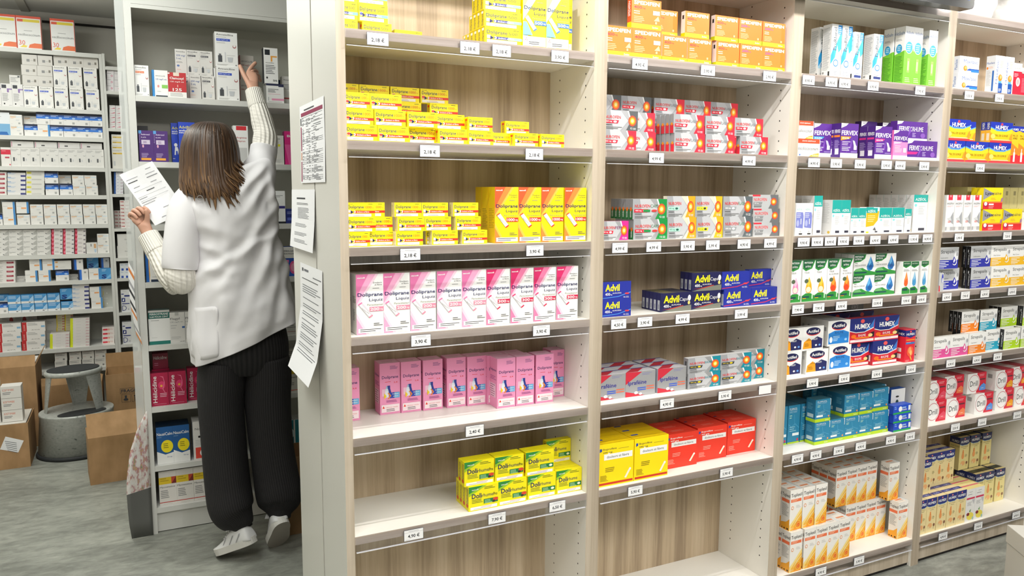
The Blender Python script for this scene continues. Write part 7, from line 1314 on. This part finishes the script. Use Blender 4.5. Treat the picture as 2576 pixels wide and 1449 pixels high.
# face (turned towards the shelf)
fc = MB(); fc.v = []
def ball(name, c, r_, mm, sc_=(1,1,1)):
    bm = bmesh.new(); bmesh.ops.create_uvsphere(bm, u_segments=16, v_segments=10, radius=r_)
    for v in bm.verts: v.co = Vector((v.co.x*sc_[0],v.co.y*sc_[1],v.co.z*sc_[2]))+Vector(c)-PO
    m_ = bpy.data.meshes.new(name); bm.to_mesh(m_); bm.free(); m_.materials.append(mm); m_.polygons.foreach_set('use_smooth', [True]*len(m_.polygons))
    o = bpy.data.objects.new(name, m_); COL.objects.link(o); o.parent = person; return o
EYE = mat('eye_white', 'F0EEEA', .2); LIP = mat('lips', 'B4625A', .5)
ball('nose', (-.205,1.468,1.70), .013, SKIN, (.8,1,1.4)); ball('mouth', (-.205,1.447,1.665), .014, LIP, (1.5,.6,.5))
for sx in (-1,1): ball('eye', (-.205+sx*.03,1.448,1.725), .011, EYE, (1.2,.7,.8)); ball('ear', (-.205+sx*.082,1.365,1.71), .02, SKIN, (.35,.8,1.3))

# white coat
CR = [(.02,1.50,-.21,1.17,.013,.016),(.035,1.40,-.29,1.215,.015,.017),(.03,1.44,-.14,1.02,.013,.018),(.045,1.34,-.04,1.00,.012,.018),(.055,1.25,.03,1.03,.010,.016),(-.02,1.65,-.15,1.52,.012,.014),(-.01,1.60,-.11,1.46,.012,.014),(.01,1.55,-.06,1.42,.012,.013),
      (-.285,1.53,-.262,1.37,.012,.014),(-.27,1.34,-.15,1.28,.009,.014),(-.30,1.26,-.16,1.23,.011,.013),(-.26,1.42,-.10,1.36,.006,.022),(-.20,1.12,-.24,.90,.008,.02),(-.02,1.18,-.10,.93,.010,.022),(.0,1.62,.015,1.48,.010,.012)]
lv = [(-.318,.845,.108,1.022,.150,1.345),(-.322,.90,.102,1.060,.150,1.345),(-.324,.98,.090,1.115,.147,1.345),(-.322,1.08,.074,1.18,.143,1.345),(-.308,1.18,.058,1.26,.138,1.345),(-.288,1.27,.045,1.34,.132,1.345),(-.283,1.34,.038,1.41,.130,1.345),
      (-.295,1.40,.036,1.48,.128,1.342),(-.318,1.455,.036,1.555,.122,1.342),(-.338,1.50,.034,1.63,.112,1.345),(-.335,1.535,.020,1.685,.098,1.35),(-.300,1.568,-.02,1.69,.080,1.355),(-.252,1.590,-.09,1.655,.062,1.358),(-.238,1.612,-.120,1.650,.056,1.36)]
lv = catmull(lv, 5)
rings = []
for i, (xl,zl,xr,zr,ry,yc) in enumerate(lv):
    ring = []; v_ = i/(len(lv)-1); c = Vector(((xl+xr)/2,yc,(zl+zr)/2)); ax = Vector(((xr-xl)/2,0,(zr-zl)/2))
    for k in range(64):
        an = 2*math.pi*k/64; ca, sa = math.cos(an), math.sin(an); ca2 = math.copysign(abs(ca)**.82, ca); sa2 = math.copysign(abs(sa)**.82, sa)
        p_ = c+ax*ca2+Vector((0,ry*sa2,0))
        # drapery: diagonal pulls running from the raised shoulder to the left waist, soft flutes at the hem
        d_ = (p_.z-1.35)*.75-(p_.x+.12)*1.0
        w1 = max(0, 1-abs(p_.z-1.27)/.20); f = .012*w1*(abs(math.sin(30*d_+2.5*noise.noise(p_*5)))**.7-.5)
        g = (p_.x-.03)+(1.33-p_.z)*.28; f += .010*max(0,1-abs(p_.z-1.2)/.25)*math.exp(-((g+.03)/.03)**2)-.008*max(0,1-abs(p_.z-1.2)/.25)*math.exp(-((g+.09)/.025)**2)
        f += .010*max(0,1-v_*2.2)*math.sin(an*7+1.5+4*noise.noise(p_*3)); f += .010*noise.noise(p_*7)+.006*(1-abs(noise.noise(Vector((p_.x*9+p_.z*5,p_.y*4,p_.z*7-p_.x*6)))*2.2))*.8
        w2 = max(0, 1-abs(p_.z-1.52)/.09); f += .007*w2*math.sin(60*((p_.x+.1)*.9+(p_.z-1.5)*.6)+2*noise.noise(p_*8))
        if sa < .35:
            for x0,z0,x1,z1,am,wd in CR:
                dx, dz = x1-x0, z1-z0; L2 = dx*dx+dz*dz; t_ = ((p_.x-x0)*dx+(p_.z-z0)*dz)/L2; tc_ = min(max(t_,0),1)
                sd_ = ((p_.x-x0)*dz-(p_.z-z0)*dx)/math.sqrt(L2); ed = math.hypot(p_.x-(x0+dx*tc_), p_.z-(z0+dz*tc_))
                ft = math.exp(-((t_-tc_)*3)**2)*(1-.55*abs(tc_-.35))
                f += am*ft*(math.exp(-(ed/wd)**2)-.8*math.exp(-(((sd_-wd*1.5)/wd)**2))*(1 if 0 <= t_ <= 1 else .3))
        nn = Vector((ca*.6,sa,0)).normalized(); ring.append(p_+nn*f)
    rings.append(ring)
coat = grid(rings, COATM, 'coat', person, (False,False), 1)
md = coat.modifiers.new('thick','SOLIDIFY'); md.thickness = .003; md.offset = -1
def sfold(amp, fr, ph_): return lambda an, v_: amp*math.sin(fr*v_*6.28+ph_+1.6*math.sin(an))+amp*.5*math.sin(an*3+v_*9)
o = grid(tube([(-.262,1.34,1.545,.060,.062),(-.300,1.325,1.495,.072,.074),(-.325,1.31,1.42,.070,.072),(-.338,1.305,1.34,.068,.070),(-.345,1.302,1.265,.068,.070),(-.347,1.301,1.245,.068,.070)], 4, 28, fold=sfold(.035,1.6,0)), COATM, 'coat_sleeve', person, (True,False), 1); md = o.modifiers.new('thick','SOLIDIFY'); md.thickness = .003; md.offset = -1
o = grid(tube([(-.10,1.35,1.50,.085,.085),(-.055,1.355,1.57,.085,.082),(-.022,1.375,1.635,.070,.070),(-.004,1.395,1.690,.058,.060),(.006,1.41,1.735,.053,.056)], 5, 28, fold=sfold(.05,2.2,1)), COATM, 'coat_sleeve', person, (True,False), 1); md = o.modifiers.new('thick','SOLIDIFY'); md.thickness = .003; md.offset = -1
# patch pocket on the left side of the coat (follows the cloth)
def backy(x, z):
    best = None
    for ring in rings:
        for p_ in ring:
            if p_.y < 1.345:
                d = (p_.x-x)**2+(p_.z-z)**2
                if best is None or d < best[0]: best = (d, p_.y)
    return best[1]
pk = []
for i in range(7):
    z = .885+i*.0345; row = []
    for k in range(7): x = -.3215+k*.0165; row.append(Vector((x, backy(x, z)-.002-.003*math.sin(k/6*3.14), z+(x+.3)*.12)))
    pk.append(row)
o = grid(pk, COATM, 'coat_pocket', person, (False,False), 1, closed=False); md = o.modifiers.new('thick','SOLIDIFY'); md.thickness = .0015
# sweater sleeves
o = grid(tube([(-.335,1.305,1.33,.052,.055),(-.345,1.30,1.26,.058,.060),(-.347,1.298,1.21,.060,.060),(-.350,1.305,1.185,.058,.055),(-.372,1.330,1.205,.052,.052),(-.400,1.362,1.262,.048,.048),(-.428,1.395,1.318,.044,.044)], 4, 28, side=Vector((.7,-.7,0)), fold=sfold(.04,3,1)), SWEAT, 'sweater_sleeve', person, (True,True), 1)
grid(tube([(-.420,1.386,1.305,.046,.046),(-.432,1.401,1.33,.044,.044),(-.446,1.418,1.36,.042,.042),(-.455,1.428,1.380,.040,.040)], 3, 28, side=Vector((.7,-.7,0))), RIBK, 'sweater_cuff', person, (True,True), 1)
grid(tube([(-.01,1.385,1.665,.050,.050),(.006,1.41,1.715,.054,.052),(.016,1.425,1.765,.051,.050),(.016,1.437,1.81,.047,.046),(.006,1.455,1.865,.043,.042),(-.004,1.475,1.92,.039,.039)], 4, 28, fold=sfold(.035,3,0)), SWEAT, 'sweater_sleeve', person, (True,True), 1)
grid(tube([(-.002,1.470,1.905,.0405,.040),(-.008,1.482,1.94,.038,.037),(-.013,1.495,1.972,.036,.035),(-.015,1.500,1.985,.035,.034)], 3, 28), RIBK, 'sweater_cuff', person, (True,True), 1)
# wide trousers gathered at the ankle
def tf(s_): 
    return lambda an, v_: .025*math.sin(an*4+v_*5+s_)+.03*max(0,v_-.72)*4*math.sin(v_*60+2*math.sin(an+s_))
hips = tube([(-.115,1.345,1.02,.165,.125),(-.112,1.345,.95,.178,.130),(-.110,1.345,.88,.183,.130),(-.108,1.345,.82,.172,.108),(-.108,1.345,.79,.15,.085)], 3, 40, expo=2.3)
grid(hips, TROU, 'trousers', person, (True,True), 1)
for s_, P in ((0,[(-.200,1.345,.86,.088,.118),(-.205,1.345,.78,.094,.112),(-.211,1.347,.68,.090,.104),(-.207,1.35,.56,.089,.100),(-.203,1.35,.44,.090,.100),(-.197,1.345,.32,.092,.104),(-.190,1.33,.235,.094,.108),(-.178,1.318,.190,.086,.098),(-.158,1.302,.158,.062,.070),(-.152,1.298,.140,.044,.050),(-.148,1.295,.128,.042,.048)]),
             (2,[(-.020,1.345,.86,.090,.118),(-.018,1.345,.78,.098,.112),(-.022,1.347,.68,.098,.104),(-.018,1.35,.56,.095,.100),(-.010,1.35,.44,.094,.100),(.000,1.345,.34,.096,.104),(.008,1.33,.255,.098,.108),(.010,1.31,.205,.088,.098),(.006,1.293,.178,.058,.062),(.004,1.285,.165,.046,.050),(.003,1.282,.152,.043,.047)])):
    grid(tube(P, 5, 36, fold=tf(s_), expo=2.2), TROU, 'trouser_leg', person, (True,True), 1)
# hair: a shaped cap plus overlapping locks
hl = [(-.203,1.365,1.832,.012,.012),(-.205,1.362,1.826,.045,.050),(-.208,1.355,1.806,.075,.083),(-.212,1.348,1.77,.094,.103),(-.214,1.342,1.72,.105,.110),(-.215,1.335,1.67,.109,.108),(-.213,1.322,1.62,.116,.100),(-.212,1.310,1.575,.122,.094),(-.210,1.300,1.54,.118,.086),(-.206,1.290,1.525,.085,.06)]
hl = catmull(hl, 3); R2 = []
for i, c in enumerate(hl):
    R2.append([Vector((c[0]+c[3]*math.cos(a), c[1]+c[4]*math.sin(a), c[2])) *1 for a in [2*math.pi*k/72 for k in range(72)]])
for i, ring in enumerate(R2):
    for k, p_ in enumerate(ring):
        a = 2*math.pi*k/72; d_ = .0035*math.sin(a*17+2*math.sin(i*.2))+.003*noise.noise(Vector((a*9,i*.12,0)))
        ring[k] = p_+Vector((math.cos(a),math.sin(a),0))*d_*min(1,i/5)
hair = grid(R2, HAIRM, 'hair', person, (True,True), 1)
rr = random.Random(11)
def hl_at(z):
    for A_, B_ in zip(hl, hl[1:]):
        if B_[2] <= z <= A_[2]: t_ = (A_[2]-z)/(A_[2]-B_[2]+1e-9); return [p_+(q_-p_)*t_ for p_, q_ in zip(A_, B_)]
    return hl[0] if z > hl[0][2] else hl[-1]
LR = []; TT = (0,.03,.09,.2,.4,.6,.78,.9,1)
for k in range(210):
    a = math.radians(-182+184*(k%70)/69+rr.uniform(-2.5,2.5)); lay = k//70
    z_end = 1.483+.075*abs(math.cos(a))+rr.uniform(-.03,.05)+(.035 if lay else 0)
    pts = []; sph_ = rr.uniform(-.5,1)
    for t_ in TT:
        z = 1.829+(z_end-1.829)*t_
        j = min(range(len(hl)), key=lambda q_: abs(hl[q_][2]-max(z,1.545))); c = hl[j]
        rr_ = 1.0+.010*lay+.008+.012*sph_
        flick = (max(0,t_-.72)/.28)**2
        c = hl_at(max(z,1.545)); x = c[0]+c[3]*math.cos(a)*rr_+flick*(.030*(1 if math.cos(a) > .1 else .25)*rr.uniform(.5,1.2)); y = c[1]+c[4]*math.sin(a)*rr_-.004-flick*.004
        if z < 1.6: y = min(y, 1.232+.25*abs(x+.205)**1.2) if abs(math.cos(a)) < .8 else y
        w_ = (.002,.0035,.005,.0075,.0085,.0085,.0078,.006,.0012)[TT.index(t_)]*rr.uniform(.8,1.15)
        pts.append((x,y,z+flick*.008,w_,w_*.45))
    sd = Vector((-math.sin(a),math.cos(a),0)); LR.append(tube(pts, 3, 8, side=sd))
V = []; F = []; UVs = []
for q_, R_ in enumerate(LR):
    b0 = len(V); n_ = len(R_[0]); u0_ = rr.random()*3
    for ring in R_: V += [tuple(p_-PO) for p_ in ring]
    for i in range(len(R_)-1):
        for k in range(n_):
            F.append((b0+i*n_+k,b0+i*n_+(k+1)%n_,b0+(i+1)*n_+(k+1)%n_,b0+(i+1)*n_+k)); a_, c_ = i/(len(R_)-1), (i+1)/(len(R_)-1); u_ = u0_+k*.01
            UVs += [(u_,a_),(u_+.01,a_),(u_+.01,c_),(u_,c_)]
me = bpy.data.meshes.new('hair_locks'); me.from_pydata(V, [], F); me.materials.append(HAIRM); uv = me.uv_layers.new(name='uv'); uv.data.foreach_set('uv', [c for t_ in UVs for c in t_]); me.polygons.foreach_set('use_smooth', [True]*len(me.polygons)); me.update()
o = bpy.data.objects.new('hair_locks', me); COL.objects.link(o); o.parent = hair
# earring
bm = bmesh.new(); 
m = MB(); K = 20
for i in range(K):
    for j in range(6):
        def tp_(i_, j_): a, b_ = 2*math.pi*i_/K, 2*math.pi*j_/6; return Vector((-.268+(.010+.0012*math.cos(b_))*math.cos(a), 1.222+.0012*math.sin(b_), 1.527+(.010+.0012*math.cos(b_))*math.sin(a)))-PO
        m.face([tp_(i,j),tp_(i+1,j),tp_(i+1,j+1),tp_(i,j+1)], mat('silver_metal','C8C8C8',.25,1) if (i,j) == (0,0) else m.mats[0])
m.build('earring', person, smooth=True)
# shoes
def shoe(toe, heel, up, tag_):
    toe, heel = Vector(toe), Vector(heel); f = (toe-heel); L_ = f.length; f.normalize(); up = Vector(up); up = (up-f*up.dot(f)).normalized(); s_ = f.cross(up)
    root = empty('shoe', heel-PO); root.parent = person
    def W(a, b_, c): return heel+f*(a*L_)+s_*b_+up*c-heel
    prof_ = [(-.02,.020,.030),(.0,.030,.068),(.08,.036,.090),(.2,.038,.094),(.34,.038,.090),(.48,.041,.076),(.62,.045,.056),(.76,.047,.044),(.88,.042,.036),(.97,.028,.028),(1.0,.012,.020)]
    def loft(ra_, rb_, name, mm, b0, b1f):
        m_ = MB(); n_ = 18; RG = []
        for a, w_, h_ in prof_:
            w_ = w_*ra_; h1 = b1f(h_); ring = []
            for k in range(n_):
                t_ = math.pi*k/(n_-1); ring.append(W(a, w_*math.cos(t_), b0+(h1-b0)*math.sin(t_)**(.75)))
            RG.append(ring)
        for A_, B_ in zip(RG, RG[1:]):
            for k in range(n_): m_.face([A_[k],A_[(k+1)%n_],B_[(k+1)%n_],B_[k]], mm)
        m_.face(list(reversed(RG[0])), mm); m_.face(RG[-1], mm)
        o = m_.build(name, root, smooth=True); weld(o); b_ = o.modifiers.new('sub','SUBSURF'); b_.levels = 1; b_.render_levels = 1; return o
    loft(1.0, 1, 'upper', SHOE, .012, lambda h_: h_)
    m_ = MB(); n_ = 40; O = []
    for k in range(n_):
        t_ = 2*math.pi*k/n_; a = .5-.53*math.cos(t_); i = 0
        while i < len(prof_)-2 and prof_[i+1][0] < a: i += 1
        u_ = (a-prof_[i][0])/(prof_[i+1][0]-prof_[i][0]); w_ = (prof_[i][1]+(prof_[i+1][1]-prof_[i][1])*min(max(u_,0),1))*1.08
        O.append((a, w_*math.copysign(abs(math.sin(t_))**.35, math.sin(t_))*(1 if abs(math.sin(t_)) > .05 else .3)))
    for k in range(n_):
        a, b_ = O[k], O[(k+1)%n_]; m_.face([W(a[0],a[1],0),W(b_[0],b_[1],0),W(b_[0],b_[1],.028),W(a[0],a[1],.028)], SOLE)
    m_.face([W(a,b_,.028) for a, b_ in O], SOLE); m_.face([W(a,b_,0) for a, b_ in reversed(O)], SOLEB)
    m_.build('sole', root)
    for sd in (-1,1):
        m_ = MB()
        for a0 in (.25,.43,.61): m_.face([W(a0,sd*.0415,.03),W(a0+.02,sd*.0415,.03),W(a0-.12,sd*.036,.062),W(a0-.14,sd*.036,.062)], LINE)
        m_.build('side_stitching', root)
    m_ = MB()
    for i, a in enumerate((.42,.48,.54,.60)): m_.box((0,0,0),(0,0,0),SHOE) if False else m_.face([W(a,-.022,.078-i*.007),W(a+.02,-.022,.076-i*.007),W(a+.03,.022,.077-i*.007),W(a+.01,.022,.079-i*.007)], SHOE)
    for sd in (-1,1): m_.face([W(.42,0,.084),W(.36,sd*.03,.10),W(.40,sd*.04,.085),W(.44,sd*.01,.082)], SHOE)
    o = m_.build('laces', root); md = o.modifiers.new('thick','SOLIDIFY'); md.thickness = .003
shoe((-.245,1.365,.006), (-.112,1.228,.088), (0,0,1), 'l')
shoe((-.006,1.335,.002), (.004,1.215,.155), (0,-.4,1), 'r')
# prescription sheet in the left hand
m = MB(); QA = Vector((-.546,1.455,1.616)); QB = Vector((-.424,1.465,1.673)); QC = Vector((-.333,1.44,1.520)); QD = Vector((-.465,1.42,1.445))
def Q(s_, t_, e_=0): p_ = (QD*(1-s_)+QC*s_)*(1-t_)+(QA*(1-s_)+QB*s_)*t_; p_.y += .012*math.sin(t_*3.1)*math.sin(s_*3.1)-e_; return p_
QD = QA+(QC-QB)*1.32; QC = QB+(QC-QB)*1.32
for i in range(8):
    for j in range(10): m.face([Q(i/8,j/10),Q((i+1)/8,j/10),Q((i+1)/8,(j+1)/10),Q(i/8,(j+1)/10)], PAPER)
rr = random.Random(4)
for y_, x0, x1, h_, c in ((.92,.7,.86,.006,TXG),(.86,.06,.4,.005,TXG),(.84,.62,.9,.005,TXG),(.80,.06,.34,.012,TXD),(.78,.6,.92,.01,TXG),(.70,.12,.3,.006,TXG),(.69,.62,.8,.006,TXG),(.635,.06,.9,.003,TXD),(.58,.38,.62,.012,TXD),(.52,.06,.9,.003,TXD),(.49,.06,.3,.006,TXG),(.45,.06,.9,.003,TXG),(.42,.06,.5,.006,TXG),(.38,.06,.42,.006,TXG),(.22,.5,.85,.006,TXG),(.08,.3,.8,.006,TXG)):
    m.face([Q(x0,y_,.0012),Q(x1,y_,.0012),Q(x1,y_+h_,.0012),Q(x0,y_+h_,.0012)], c)
o = m.build('prescription_sheet'); md = o.modifiers.new('thick','SOLIDIFY'); md.thickness = .0004; md.offset = 1
tag(o, 'printed prescription sheet held in the person\'s left hand', 'paper')
